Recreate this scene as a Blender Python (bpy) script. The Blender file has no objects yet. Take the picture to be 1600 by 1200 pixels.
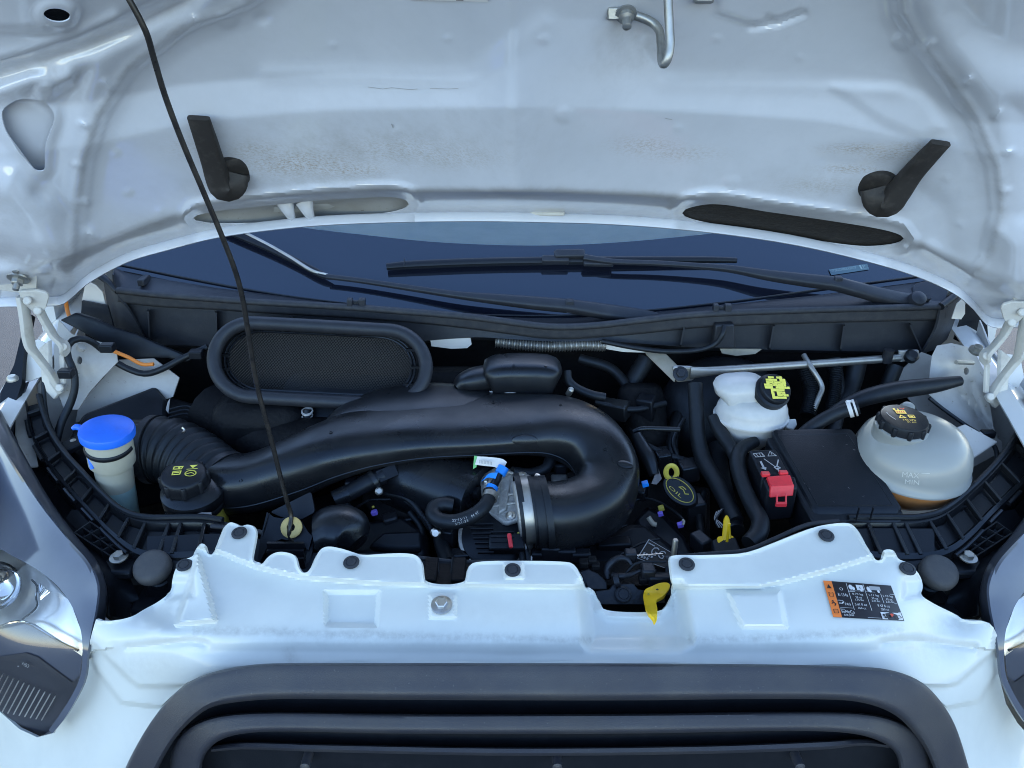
import bpy, bmesh, math, random
import numpy as np
from mathutils import Vector, Matrix, noise
from mathutils.geometry import delaunay_2d_cdt
R = math.radians
random.seed(7)
sc = bpy.context.scene
col = sc.collection

# ------------------------------------------------------------------ camera
CAM_Z, PITCH, FPX = 1.73, R(28.0), 1200.0        # metres, radians, focal length in photo pixels
cam_d = bpy.data.cameras.new('camera')
cam_d.sensor_width = 36.0; cam_d.lens = 36.0 * FPX / 1600.0
cam_d.clip_start = 0.01; cam_d.clip_end = 500.0
cam = bpy.data.objects.new('camera', cam_d); col.objects.link(cam)
cam.location = (0, 0, CAM_Z); cam.rotation_euler = (R(90) - PITCH, 0, 0)
sc.camera = cam
# ------------------------------------------------------------------ daylight: open shade, the sun behind the van
SUN_EL, SUN_AZ = R(27), R(10)
w = bpy.data.worlds.new('World'); sc.world = w; w.use_nodes = True
nt = w.node_tree; bg = nt.nodes['Background']
sky = nt.nodes.new('ShaderNodeTexSky'); sky.sky_type = 'NISHITA'; sky.sun_disc = False
sky.sun_elevation = SUN_EL; sky.sun_rotation = SUN_AZ
sky.air_density = 1.0; sky.dust_density = 0.4; sky.ozone_density = 0.6
nt.links.new(sky.outputs[0], bg.inputs[0]); bg.inputs[1].default_value = 0.15
sun_d = bpy.data.lights.new('sun', 'SUN'); sun_d.energy = 2.0; sun_d.angle = R(0.5); sun_d.color = (1, .97, .92)
sun = bpy.data.objects.new('sun', sun_d); col.objects.link(sun)
sdir = Vector((math.sin(SUN_AZ) * math.cos(SUN_EL), math.cos(SUN_AZ) * math.cos(SUN_EL), math.sin(SUN_EL)))
sun.rotation_euler = sdir.to_track_quat('Z', 'Y').to_euler(); sun.location = sdir * 20
vs = sc.view_settings
vs.view_transform = 'Standard'; vs.look = 'None'; vs.exposure = 2.12; vs.gamma = 1; vs.use_curve_mapping = False
sc.cycles.max_bounces = 8; sc.cycles.transparent_max_bounces = 8
sc.cycles.use_denoising = True; sc.cycles.filter_width = 1.0
sc.cycles.sample_clamp_indirect = 6.0

# ------------------------------------------------------------------ photo pixel -> point in the place
CP, SP = math.cos(PITCH), math.sin(PITCH)
def ray(u, v):
    x = (u - 800.0) / FPX; y = -(v - 600.0) / FPX
    return (x, CP + y * SP, -SP + y * CP)
def P(u, v, Y):                       # the point at pixel (u,v) standing Y metres in front of the photographer
    d = ray(u, v); t = Y / d[1]
    return Vector((d[0] * t, Y, CAM_Z + d[2] * t))
def PZ(u, v, Z):
    d = ray(u, v); t = (Z - CAM_Z) / d[2]
    return Vector((d[0] * t, d[1] * t, Z))
def tan_dep(v): return -(-SP - (v - 600.0) / FPX * CP) / (CP - (v - 600.0) / FPX * SP)
def mpp(v, Y): return Y / ray(800, v)[1] / FPX   # metres per pixel there
def Pn(u, v, Y):                      # numpy version
    u = np.asarray(u, float); v = np.asarray(v, float); Y = np.asarray(Y, float)
    x = (u - 800.0) / FPX; y = -(v - 600.0) / FPX
    dy = CP + y * SP; dz = -SP + y * CP; t = Y / dy
    return np.stack([x * t, Y, CAM_Z + dz * t], -1)

# ------------------------------------------------------------------ curves and fields
def catmull(pts, n, closed=False):
    pts = [tuple(map(float, p)) for p in pts]; m = len(pts)
    A = np.array(pts)
    if m == 2:
        t = np.linspace(0, 1, n)[:, None]; return A[0] * (1 - t) + A[1] * t
    seg = m if closed else m - 1
    fine = []
    K = 24
    for i in range(seg):
        if closed: p0, p1, p2, p3 = A[(i - 1) % m], A[i], A[(i + 1) % m], A[(i + 2) % m]
        else: p0, p1, p2, p3 = A[max(i - 1, 0)], A[i], A[i + 1], A[min(i + 2, m - 1)]
        if not closed and i == 0: p0 = 2 * p1 - p2
        if not closed and i == m - 2: p3 = 2 * p2 - p1
        # centripetal-ish tension keeps the curve from overshooting
        l = max(np.linalg.norm(p2 - p1), 1e-9)
        t1 = (p2 - p0) / max(np.linalg.norm(p2 - p0), 1e-9) * l
        t2 = (p3 - p1) / max(np.linalg.norm(p3 - p1), 1e-9) * l
        for k in range(K):
            t = k / K; t2_, t3_ = t * t, t * t * t
            fine.append((2 * t3_ - 3 * t2_ + 1) * p1 + (t3_ - 2 * t2_ + t) * t1 + (-2 * t3_ + 3 * t2_) * p2 + (t3_ - t2_) * t2)
    fine.append(A[0] if closed else A[-1])
    F = np.array(fine)
    dd = np.linalg.norm(np.diff(F[:, :2] if F.shape[1] < 3 or np.ptp(F[:, 0]) > 5 else F, axis=0), axis=1)
    s = np.concatenate([[0], np.cumsum(dd)])
    q = np.linspace(0, s[-1], n + 1)[:-1] if closed else np.linspace(0, s[-1], n)
    return np.stack([np.interp(q, s, F[:, k]) for k in range(F.shape[1])], -1)
def tps(ctrl, lam=1e-4):
    C = np.array(ctrl, float); X = C[:, :2] / 400.0; Z = C[:, 2]; n = len(C)
    def U(r2): return np.where(r2 > 1e-12, r2 * np.log(np.maximum(r2, 1e-12)), 0)
    Kd = U(((X[:, None] - X[None]) ** 2).sum(-1)) + lam * np.eye(n)
    Pm = np.concatenate([np.ones((n, 1)), X], 1)
    A = np.block([[Kd, Pm], [Pm.T, np.zeros((3, 3))]])
    wv = np.linalg.solve(A, np.concatenate([Z, np.zeros(3)]))
    def f(u, v):
        u = np.asarray(u, float); sh = u.shape
        Q = np.stack([u.ravel(), np.asarray(v, float).ravel()], -1) / 400.0
        r2 = ((Q[:, None] - X[None]) ** 2).sum(-1)
        return (U(r2) @ wv[:n] + wv[n] + Q @ wv[n + 1:]).reshape(sh)
    return f
def dist_line(u, v, line):            # distance to a polyline and the side (+ on the right of its direction in the picture)
    u = np.asarray(u, float); v = np.asarray(v, float)
    best = np.full(u.shape, 1e9); side = np.ones(u.shape)
    L = np.array(line, float)
    for a, b in zip(L[:-1], L[1:]):
        d = b - a; l2 = max((d ** 2).sum(), 1e-9)
        t = np.clip(((u - a[0]) * d[0] + (v - a[1]) * d[1]) / l2, 0, 1)
        dx = u - (a[0] + t * d[0]); dy = v - (a[1] + t * d[1]); ds = np.hypot(dx, dy)
        cr = d[0] * (v - a[1]) - d[1] * (u - a[0])
        m = ds < best
        best = np.where(m, ds, best); side = np.where(m, np.sign(cr), side)
    return best, side
def inside(u, v, poly):
    u = np.asarray(u, float); v = np.asarray(v, float); c = np.zeros(u.shape, bool)
    Q = np.array(poly, float); n = len(Q); j = n - 1
    for i in range(n):
        xi, yi = Q[i]; xj, yj = Q[j]
        if yi != yj:
            c ^= ((yi > v) != (yj > v)) & (u < (xj - xi) * (v - yi) / (yj - yi) + xi)
        j = i
    return c
def smooth(x): x = np.clip(x, 0, 1); return x * x * (3 - 2 * x)
def near(u, v, line, pad):
    A = np.array(line, float); return (u > A[:, 0].min() - pad) & (u < A[:, 0].max() + pad) & (v > A[:, 1].min() - pad) & (v < A[:, 1].max() + pad)
def bead(u, v, line, amp, sig):
    u = np.asarray(u, float); v = np.asarray(v, float); o = np.zeros(u.shape); k = near(u, v, line, sig * 3)
    if k.any(): d, _ = dist_line(u[k], v[k], line); o[k] = amp * np.exp(-(d / sig) ** 2)
    return o
def step(u, v, line, amp, width):     # amp on the right-hand side of the line
    d, s = dist_line(u, v, line); return amp * smooth(d * s / width * .5 + .5)
def plateau(u, v, poly, amp, width):
    u = np.asarray(u, float); v = np.asarray(v, float); o = np.zeros(u.shape); k = near(u, v, poly, width + 1)
    if k.any():
        d, _ = dist_line(u[k], v[k], list(poly) + [poly[0]]); s = np.where(inside(u[k], v[k], poly), 1, -1)
        o[k] = amp * smooth(d * s / width * .5 + .5)
    return o
def ellipse(cx, cy, rx, ry, n=28, rot=0):
    c, s = math.cos(rot), math.sin(rot)
    return [(cx + rx * math.cos(a) * c - ry * math.sin(a) * s, cy + rx * math.cos(a) * s + ry * math.sin(a) * c) for a in [2 * math.pi * k / n for k in range(n)]]
def rounded(poly, r, k=5):            # round the corners of a 2-D polygon
    out = []; n = len(poly)
    for i in range(n):
        p0, p1, p2 = (np.array(poly[j % n], float)[:2] for j in (i - 1, i, i + 1))
        a = (p0 - p1); b = (p2 - p1); la, lb = np.linalg.norm(a), np.linalg.norm(b)
        q = min(r, la * .45, lb * .45)
        s0 = p1 + a / la * q; s1 = p1 + b / lb * q
        for t in np.linspace(0, 1, k): out.append(tuple((1 - t) ** 2 * s0 + 2 * t * (1 - t) * p1 + t * t * s1))
    return out

# ------------------------------------------------------------------ materials
MATS = {}
def mat(name, base, rough=.5, metal=0., bump=None, var=None, coat=0., trans=0., sss=0., spec=.5, ior=1.45, rough_var=None, alpha=1., aniso=0., sheen=0., emis=None):
    """var=(colour, scale, low, high) mixes a second colour in by noise; bump=(scale, strength, distance)"""
    m = bpy.data.materials.new(name); m.use_nodes = True; t = m.node_tree; N, L = t.nodes, t.links
    b = N['Principled BSDF']
    b.inputs['Base Color'].default_value = (*base, 1); b.inputs['Roughness'].default_value = rough
    b.inputs['Metallic'].default_value = metal; b.inputs['IOR'].default_value = ior
    b.inputs['Specular IOR Level'].default_value = spec
    b.inputs['Coat Weight'].default_value = coat; b.inputs['Coat Roughness'].default_value = .08
    b.inputs['Transmission Weight'].default_value = trans; b.inputs['Alpha'].default_value = alpha
    if sss: b.inputs['Subsurface Weight'].default_value = sss; b.inputs['Subsurface Radius'].default_value = (.02, .02, .018)
    tc = N.new('ShaderNodeTexCoord')
    geo = N.new('ShaderNodeNewGeometry')
    co = geo.outputs['Position']
    m['_co'] = 1
    last = None
    vlist = [] if var is None else (var if isinstance(var, list) else [var])
    for (c2, s2, lo, hi) in vlist:
        n = N.new('ShaderNodeTexNoise'); n.inputs['Scale'].default_value = s2; n.inputs['Detail'].default_value = 5; n.inputs['Roughness'].default_value = .65
        L.new(co, n.inputs['Vector'])
        r = N.new('ShaderNodeMapRange'); r.inputs['From Min'].default_value = lo; r.inputs['From Max'].default_value = hi
        L.new(n.outputs['Fac'], r.inputs['Value'])
        mx = N.new('ShaderNodeMix'); mx.data_type = 'RGBA'
        L.new(r.outputs['Result'], mx.inputs['Factor'])
        if last is None: mx.inputs['A'].default_value = (*base, 1)
        else: L.new(last, mx.inputs['A'])
        mx.inputs['B'].default_value = (*c2, 1); last = mx.outputs['Result']
    if last is not None: L.new(last, b.inputs['Base Color'])
    if rough_var:
        n = N.new('ShaderNodeTexNoise'); n.inputs['Scale'].default_value = rough_var[0]; n.inputs['Detail'].default_value = 6
        L.new(co, n.inputs['Vector'])
        r = N.new('ShaderNodeMapRange'); r.inputs['From Min'].default_value = .3; r.inputs['From Max'].default_value = .7
        r.inputs['To Min'].default_value = rough_var[1]; r.inputs['To Max'].default_value = rough_var[2]
        L.new(n.outputs['Fac'], r.inputs['Value']); L.new(r.outputs['Result'], b.inputs['Roughness'])
    if bump:
        n = N.new('ShaderNodeTexNoise'); n.inputs['Scale'].default_value = bump[0]; n.inputs['Detail'].default_value = 3
        L.new(co, n.inputs['Vector'])
        bp = N.new('ShaderNodeBump'); bp.inputs['Strength'].default_value = bump[1]; bp.inputs['Distance'].default_value = bump[2]
        L.new(n.outputs['Fac'], bp.inputs['Height']); L.new(bp.outputs['Normal'], b.inputs['Normal'])
    if emis: b.inputs['Emission Color'].default_value = (*emis[0], 1); b.inputs['Emission Strength'].default_value = emis[1]
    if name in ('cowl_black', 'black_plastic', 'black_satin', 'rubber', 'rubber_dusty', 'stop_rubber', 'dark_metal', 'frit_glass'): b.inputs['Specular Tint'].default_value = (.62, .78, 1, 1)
    MATS[name] = m
    return m
def add_dirt_shade(m, attr, colour, scale, lo=.45, hi=.6, amount=1., detail=6, stretch=1.):
    """stains with their own outline: a per-vertex mask broken up by fine noise"""
    t = m.node_tree; N, L = t.nodes, t.links; b = N['Principled BSDF']
    a = N.new('ShaderNodeAttribute'); a.attribute_name = attr
    n = N.new('ShaderNodeTexNoise'); n.inputs['Scale'].default_value = scale; n.inputs['Detail'].default_value = detail; n.inputs['Roughness'].default_value = .7
    g = N.new('ShaderNodeNewGeometry'); mp = N.new('ShaderNodeMapping'); mp.inputs['Scale'].default_value = (stretch, 1, 1); L.new(g.outputs['Position'], mp.inputs['Vector']); L.new(mp.outputs['Vector'], n.inputs['Vector'])
    r = N.new('ShaderNodeMapRange'); r.inputs['From Min'].default_value = lo; r.inputs['From Max'].default_value = hi; L.new(n.outputs['Fac'], r.inputs['Value'])
    mul = N.new('ShaderNodeMath'); mul.operation = 'MULTIPLY'; L.new(a.outputs['Fac'], mul.inputs[0]); L.new(r.outputs['Result'], mul.inputs[1])
    mu2 = N.new('ShaderNodeMath'); mu2.operation = 'MULTIPLY'; L.new(mul.outputs[0], mu2.inputs[0]); mu2.inputs[1].default_value = amount
    mx = N.new('ShaderNodeMix'); mx.data_type = 'RGBA'; L.new(mu2.outputs[0], mx.inputs['Factor'])
    bc = b.inputs['Base Color']
    if bc.links: L.new(bc.links[0].from_socket, mx.inputs['A'])
    else: mx.inputs['A'].default_value = bc.default_value[:]
    mx.inputs['B'].default_value = (*colour, 1); L.new(mx.outputs['Result'], bc)

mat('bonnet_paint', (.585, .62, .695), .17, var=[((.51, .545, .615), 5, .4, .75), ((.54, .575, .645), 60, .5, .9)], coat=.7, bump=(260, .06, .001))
add_dirt_shade(MATS['bonnet_paint'], 'rust', (.30, .215, .11), 480, .45, .62, .75, 8, .5)
add_dirt_shade(MATS['bonnet_paint'], 'grime_shade', (.30, .29, .28), 30, .30, .7, .55)
mat('panel_white', (.60, .635, .625), .28, var=[((.55, .585, .58), 14, .45, .8), ((.36, .36, .34), 330, .72, .80)], coat=.3, bump=(500, .06, .001), rough_var=(25, .30, .5))
add_dirt_shade(MATS['panel_white'], 'grime_shade', (.27, .27, .26), 110, .30, .72, .62)
mat('body_white', (.62, .64, .65), .25, coat=.8, var=((.57, .59, .60), 8, .5, .8))
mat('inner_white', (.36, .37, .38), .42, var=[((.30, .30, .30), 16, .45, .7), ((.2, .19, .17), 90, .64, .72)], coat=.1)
mat('hinge_white', (.50, .50, .48), .40, var=((.38, .37, .35), 40, .5, .75), coat=.2)
mat('cowl_black', (.018, .020, .026), .50, var=[((.028, .030, .037), 40, .5, .8), ((.09, .09, .09), 350, .70, .78)], bump=(900, .25, .001))
mat('black_plastic', (.007, .008, .011), .42, spec=.38, var=[((.012, .013, .017), 30, .5, .8), ((.06, .06, .06), 420, .72, .80)], bump=(700, .2, .001))
mat('black_satin', (.0055, .0065, .009), .26, var=[((.016, .017, .019), 7, .42, .75), ((.10, .10, .10), 420, .70, .78)], bump=(420, .12, .001), rough_var=(16, .20, .42))
mat('dark_metal', (.012, .013, .017), .45, metal=.0, var=((.028, .027, .028), 60, .5, .75), bump=(200, .3, .002))
mat('engine_black', (.004, .005, .0075), .6, spec=.2, var=((.010, .011, .013), 40, .5, .8), bump=(150, .4, .003))
mat('rubber', (.007, .008, .010), .50, var=((.016, .016, .018), 60, .5, .8), bump=(600, .2, .001))
mat('rubber_dusty', (.026, .028, .034), .66, var=[((.045, .046, .05), 70, .45, .75), ((.11, .11, .10), 240, .68, .76)], bump=(500, .4, .001))
mat('spout_rubber', (.022, .020, .019), .6, var=((.05, .045, .042), 80, .5, .8), bump=(500, .2, .001))
mat('grille_black', (.028, .031, .043), .42, var=[((.050, .051, .056), 10, .42, .8), ((.14, .14, .14), 330, .65, .74)], bump=(1100, .3, .001), rough_var=(14, .36, .55))
mat('galvanised', (.36, .37, .37), .42, metal=.85, var=((.30, .30, .28), 50, .45, .7), bump=(140, .15, .001))
mat('steel', (.55, .55, .54), .28, metal=1., var=((.38, .36, .33), 80, .5, .75))
mat('cast_alloy', (.42, .43, .43), .5, metal=.4, var=((.28, .28, .28), 70, .45, .7), bump=(220, .6, .002))
mat('tank_white', (.50, .52, .54), .36, sss=.5, var=((.42, .45, .47), 30, .4, .75), coat=.1)
mat('tank_yellow', (.255, .275, .28), .32, sss=.12, var=((.25, .27, .27), 9, .35, .75), coat=.1)
mat('coolant_orange', (.42, .18, .06), .4, sss=.3, var=((.30, .14, .06), 30, .4, .75))
mat('washer_neck', (.42, .43, .38), .42, sss=.4, var=((.36, .37, .33), 30, .45, .8))
mat('washer_fluid', (.30, .48, .52), .42, sss=.4, var=((.35, .50, .52), 30, .45, .8))
mat('blue_plastic', (.018, .15, .80), .36, var=((.014, .12, .68), 40, .45, .75), bump=(300, .1, .001))
mat('red_plastic', (.62, .03, .045), .42, var=((.45, .025, .035), 60, .5, .8), bump=(300, .1, .001))
mat('yellow_plastic', (.80, .52, .012), .38, var=((.68, .44, .012), 40, .5, .8))
mat('yellow_dull', (.42, .37, .06), .5, var=((.3, .26, .05), 60, .5, .8))
mat('yellow_print', (.70, .68, .12), .6)
mat('tank_print', (.45, .47, .47), .5)
mat('yellow_amber', (.75, .55, .10), .6)
mat('white_print', (.60, .61, .63), .6)
mat('grey_print', (.32, .33, .35), .6)
mat('dim_print', (.13, .13, .15), .6)
mat('red_print', (.55, .06, .03), .6)
mat('black_print', (.012, .012, .014), .5)
mat('sticker_black', (.012, .012, .018), .35)
mat('sticker_orange', (.80, .20, .04), .4)
mat('sticker_white', (.58, .59, .60), .45)
mat('tape_blue', (.01, .22, .80), .35)
mat('tag_green', (.12, .42, .16), .5)
mat('violet_plastic', (.18, .13, .62), .45)
mat('orange_hose', (.55, .18, .03), .5)
mat('brass_washer', (.42, .33, .13), .5, var=((.3, .24, .1), 60, .5, .8))
mat('stop_rubber', (.06, .06, .063), .7, var=((.085, .083, .08), 50, .45, .75), bump=(500, .3, .001))
mat('rod_black', (.014, .014, .015), .28, metal=.2, var=((.032, .028, .024), 60, .5, .75), rough_var=(60, .2, .4))
mat('frit_glass', (.006, .008, .016), .03, spec=1., ior=1.60, rough_var=(7, .02, .08))
mat('dash_grey', (.42, .52, .58), .7, var=((.34, .44, .50), 20, .4, .8))
mat('chrome', (.78, .79, .80), .08, metal=1.)
mat('chrome_soft', (.80, .79, .78), .28, metal=.85, var=((.66, .65, .64), 12, .4, .7))
mat('bezel_grey', (.10, .115, .16), .25, metal=.2, coat=.5)
mat('lens_edge', (.085, .10, .14), .12, coat=.6, var=((.065, .078, .11), 9, .4, .75))
mat('bezel_dark', (.04, .045, .06), .3, coat=.3)
mat('asphalt', (.038, .045, .058), .85, var=[((.030, .035, .045), 3, .4, .7), ((.055, .062, .075), 160, .55, .7)], bump=(180, .6, .01))
mat('foam_pad', (.016, .015, .015), .9, var=((.035, .032, .03), 60, .5, .8), bump=(140, .6, .003))
mat('mesh_black', (.007, .009, .014), .5)
mat('grime_beige', (.36, .34, .29), .6, var=((.25, .24, .2), 20, .4, .7))

def glass_mat(name, tint, gloss_rough=.03, haze=.0):
    m = bpy.data.materials.new(name); m.use_nodes = True; t = m.node_tree; N, L = t.nodes, t.links
    N.remove(N['Principled BSDF']); out = N['Material Output']
    tr = N.new('ShaderNodeBsdfTransparent'); tr.inputs[0].default_value = (*tint, 1)
    gl = N.new('ShaderNodeBsdfGlossy'); gl.inputs['Roughness'].default_value = gloss_rough
    fr = N.new('ShaderNodeFresnel'); fr.inputs['IOR'].default_value = 1.5
    mx = N.new('ShaderNodeMixShader'); L.new(fr.outputs[0], mx.inputs[0]); L.new(tr.outputs[0], mx.inputs[1]); L.new(gl.outputs[0], mx.inputs[2])
    last = mx
    if haze:
        df = N.new('ShaderNodeBsdfDiffuse'); df.inputs[0].default_value = (.6, .65, .75, 1)
        m2 = N.new('ShaderNodeMixShader'); m2.inputs[0].default_value = haze
        L.new(mx.outputs[0], m2.inputs[1]); L.new(df.outputs[0], m2.inputs[2]); last = m2
    L.new(last.outputs[0], out.inputs['Surface']); MATS[name] = m
glass_mat('clear_glass', (.72, .80, .84))
glass_mat('lamp_lens', (.95, .96, .97), haze=.0)

# ------------------------------------------------------------------ mesh builder
ORG = {}
SOLIDS = []
def root(name, loc, label, cat, group=None, kind=None):
    o = bpy.data.objects.new(name, None); col.objects.link(o); o.location = loc; o.empty_display_size = .02
    ORG[o] = Vector(loc); tag(o, label, cat, group, kind); return o
def tag(o, label=None, cat=None, group=None, kind=None):
    if label: o['label'] = label
    if cat: o['category'] = cat
    if group: o['group'] = group
    if kind: o['kind'] = kind
    return o
class MB:
    def __init__(s): s.v = []; s.f = []; s.attr = {}
    def add(s, vs, fs):
        o = len(s.v); s.v += [tuple(map(float, x)) for x in vs]; s.f += [tuple(i + o for i in f) for f in fs]; return s
    def grid(s, G, closed_u=False, closed_v=False, flip=False):
        G = np.asarray(G, float); n, m = G.shape[:2]; fs = []
        for i in range(n if closed_u else n - 1):
            for j in range(m if closed_v else m - 1):
                a, b = i * m + j, i * m + (j + 1) % m; c, d = ((i + 1) % n) * m + (j + 1) % m, ((i + 1) % n) * m + j
                fs.append((a, d, c, b) if flip else (a, b, c, d))
        return s.add(G.reshape(-1, 3), fs)
    def rings(s, RG, cap0=True, cap1=True):
        """loft closed rings; caps are fans"""
        RG = np.asarray(RG, float); n, m = RG.shape[:2]
        vs = list(RG.reshape(-1, 3)); fs = []
        for i in range(n - 1):
            for j in range(m): fs.append((i * m + j, i * m + (j + 1) % m, (i + 1) * m + (j + 1) % m, (i + 1) * m + j))
        if cap0: fs.append(tuple(range(m - 1, -1, -1)))
        if cap1: fs.append(tuple((n - 1) * m + j for j in range(m)))
        return s.add(vs, fs)
    def tube(s, pts, r, n=40, seg=12, flat=None, up=(0, 0, 1), power=2., cap=True, raw=False, closed=False):
        """pts: world points; r: radius or list of radii (or (a,b) semi-axes across / along up)"""
        pts = [tuple(p) for p in pts]
        rr = [r] * len(pts) if not isinstance(r, (list, tuple)) or (isinstance(r, tuple)) else list(r)
        rr = [(q, q) if not isinstance(q, tuple) else q for q in rr]
        data = [(*p, *q) for p, q in zip(pts, rr)]
        C = np.array(data) if raw else catmull3(data, n, closed)
        X = C[:, :3]; k = len(X)
        T = np.gradient(X, axis=0) if not closed else (np.roll(X, -1, 0) - np.roll(X, 1, 0))
        T /= np.maximum(np.linalg.norm(T, axis=1, keepdims=True), 1e-12)
        up = np.array(up, float); RG = []
        prev = None
        for i in range(k):
            if flat:  # keep the section upright
                a = np.cross(T[i], up); la = np.linalg.norm(a)
                a = a / la if la > 1e-6 else prev[0]
                b = np.cross(a, T[i])
            else:
                if prev is None:
                    h = up if abs(T[i] @ up) < .9 else np.array([1., 0, 0])
                    a = np.cross(T[i], h); a /= np.linalg.norm(a)
                else:
                    a = prev[0] - T[i] * (prev[0] @ T[i]); a /= np.linalg.norm(a)
                b = np.cross(a, T[i])
            prev = (a, b)
            ring = []
            for j in range(seg):
                t = 2 * math.pi * j / seg; c, sn = math.cos(t), math.sin(t)
                if power != 2.: c = math.copysign(abs(c) ** (2 / power), c); sn = math.copysign(abs(sn) ** (2 / power), sn)
                ring.append(X[i] + a * c * C[i, 3] + b * sn * C[i, 4])
            RG.append(ring)
        if closed:
            return s.grid(np.array(RG), closed_u=True, closed_v=True, flip=True)
        return s.rings(RG, cap, cap)
    def lathe(s, prof, org, axis=(0, 0, 1), seg=28, cap=True, sx=None, ref=(1, 0, 0), ecc=1.):
        """prof: list of (radius, height along axis)"""
        ax = Vector(axis).normalized(); rf = Vector(ref)
        a = (rf - ax * rf.dot(ax)).normalized(); b = ax.cross(a); o = Vector(org); RG = []
        for (r, h) in prof:
            r = max(r, 1e-5)
            RG.append([o + ax * h + a * (r * math.cos(2 * math.pi * j / seg)) + b * (r * ecc * math.sin(2 * math.pi * j / seg)) for j in range(seg)])
        return s.rings(RG, cap, cap)
    def prism(s, poly, ext):
        """poly: world points; extruded by the vector ext"""
        n = len(poly); e = Vector(ext); vs = [Vector(p) for p in poly] + [Vector(p) + e for p in poly]
        fs = [tuple(range(n - 1, -1, -1)), tuple(range(n, 2 * n))] + [(i, (i + 1) % n, n + (i + 1) % n, n + i) for i in range(n)]
        return s.add(vs, fs)
    def box(s, c, size, ax=None):
        c = Vector(c); ex, ey, ez = ax if ax else (Vector((1, 0, 0)), Vector((0, 1, 0)), Vector((0, 0, 1)))
        h = [q / 2 for q in size]
        vs = [c + Vector(ex) * (i * h[0]) + Vector(ey) * (j * h[1]) + Vector(ez) * (k * h[2]) for i in (-1, 1) for j in (-1, 1) for k in (-1, 1)]
        return s.add(vs, [(0, 1, 3, 2), (4, 6, 7, 5), (0, 4, 5, 1), (2, 3, 7, 6), (0, 2, 6, 4), (1, 5, 7, 3)])
    def build(s, name, m, parent=None, smooth_=True, angle=40, bevel=0, solid=0, offset=-1, segs=2, label=None, sub=0, recalc=True):
        me = bpy.data.meshes.new(name)
        V = np.array(s.v, float)
        if parent is not None: o0 = ORG[parent]
        else: o0 = Vector(((V[:, 0].min() + V[:, 0].max()) / 2, (V[:, 1].min() + V[:, 1].max()) / 2, V[:, 2].min()))
        V = V - np.array(o0)
        me.from_pydata([tuple(x) for x in V], [], s.f)
        for k, a in s.attr.items():
            at = me.attributes.new(k, 'FLOAT', 'POINT'); at.data.foreach_set('value', np.asarray(a, 'f'))
        if recalc:
            bm = bmesh.new(); bm.from_mesh(me); bmesh.ops.recalc_face_normals(bm, faces=bm.faces)
            if any(len(ed_.link_faces) == 1 for ed_ in bm.edges):          # an open sheet: its front looks out at the viewer's side
                cc = Vector((0, 0, CAM_Z)) - Vector(o0); q = sum(f_.calc_area() * f_.normal.dot(cc - f_.calc_center_median()) for f_ in bm.faces)
                if q < 0: bmesh.ops.reverse_faces(bm, faces=bm.faces)
            bm.to_mesh(me); bm.free()
        if smooth_:
            me.polygons.foreach_set('use_smooth', [True] * len(me.polygons))
            me.set_sharp_from_angle(angle=R(angle))
        me.materials.append(MATS[m] if isinstance(m, str) else m)
        o = bpy.data.objects.new(name, me); col.objects.link(o)
        if parent is not None: o.parent = parent
        else: o.location = o0
        ORG[o] = Vector(o0)
        if solid:
            md = o.modifiers.new('thickness', 'SOLIDIFY'); md.thickness = solid; md.offset = offset
            SOLIDS.append((o, min(angle, 45)))
        if bevel:
            md = o.modifiers.new('edges', 'BEVEL'); md.width = bevel; md.segments = segs; md.limit_method = 'ANGLE'; md.angle_limit = R(35); md.harden_normals = False
        if sub:
            md = o.modifiers.new('round', 'SUBSURF'); md.levels = sub; md.render_levels = sub
        if label: o['label'] = label
        return o
def catmull3(data, n, closed=False):
    A = np.array(data, float)
    if len(A) == 2:
        t = np.linspace(0, 1, n)[:, None]; return A[0] * (1 - t) + A[1] * t
    m = len(A); seg = m if closed else m - 1; fine = []; K = 16
    for i in range(seg):
        if closed: p0, p1, p2, p3 = A[(i - 1) % m], A[i], A[(i + 1) % m], A[(i + 2) % m]
        else:
            p1, p2 = A[i], A[i + 1]; p0 = A[i - 1] if i else 2 * p1 - p2; p3 = A[i + 2] if i < m - 2 else 2 * p2 - p1
        l = np.linalg.norm((p2 - p1)[:3])
        ta = (p2 - p0) / max(np.linalg.norm((p2 - p0)[:3]), 1e-9) * l; tb = (p3 - p1) / max(np.linalg.norm((p3 - p1)[:3]), 1e-9) * l
        for k in range(K):
            t = k / K; a, b = t * t, t * t * t
            fine.append((2 * b - 3 * a + 1) * p1 + (b - 2 * a + t) * ta + (-2 * b + 3 * a) * p2 + (b - a) * tb)
    fine.append(A[0] if closed else A[-1]); F = np.array(fine)
    s = np.concatenate([[0], np.cumsum(np.linalg.norm(np.diff(F[:, :3], axis=0), axis=1))])
    q = np.linspace(0, s[-1], n + 1)[:-1] if closed else np.linspace(0, s[-1], n)
    return np.stack([np.interp(q, s, F[:, k]) for k in range(F.shape[1])], -1)
def PP(pts): return [P(*p) for p in pts]
def pxtube(mb, pts, rpx, **k):
    """tube through (u,v,Y) points with radii given in pixels there"""
    rr = rpx if isinstance(rpx, list) else [rpx] * len(pts)
    return mb.tube(PP(pts), [r * mpp(p[1], p[2]) for p, r in zip(pts, rr)], **k)
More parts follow.
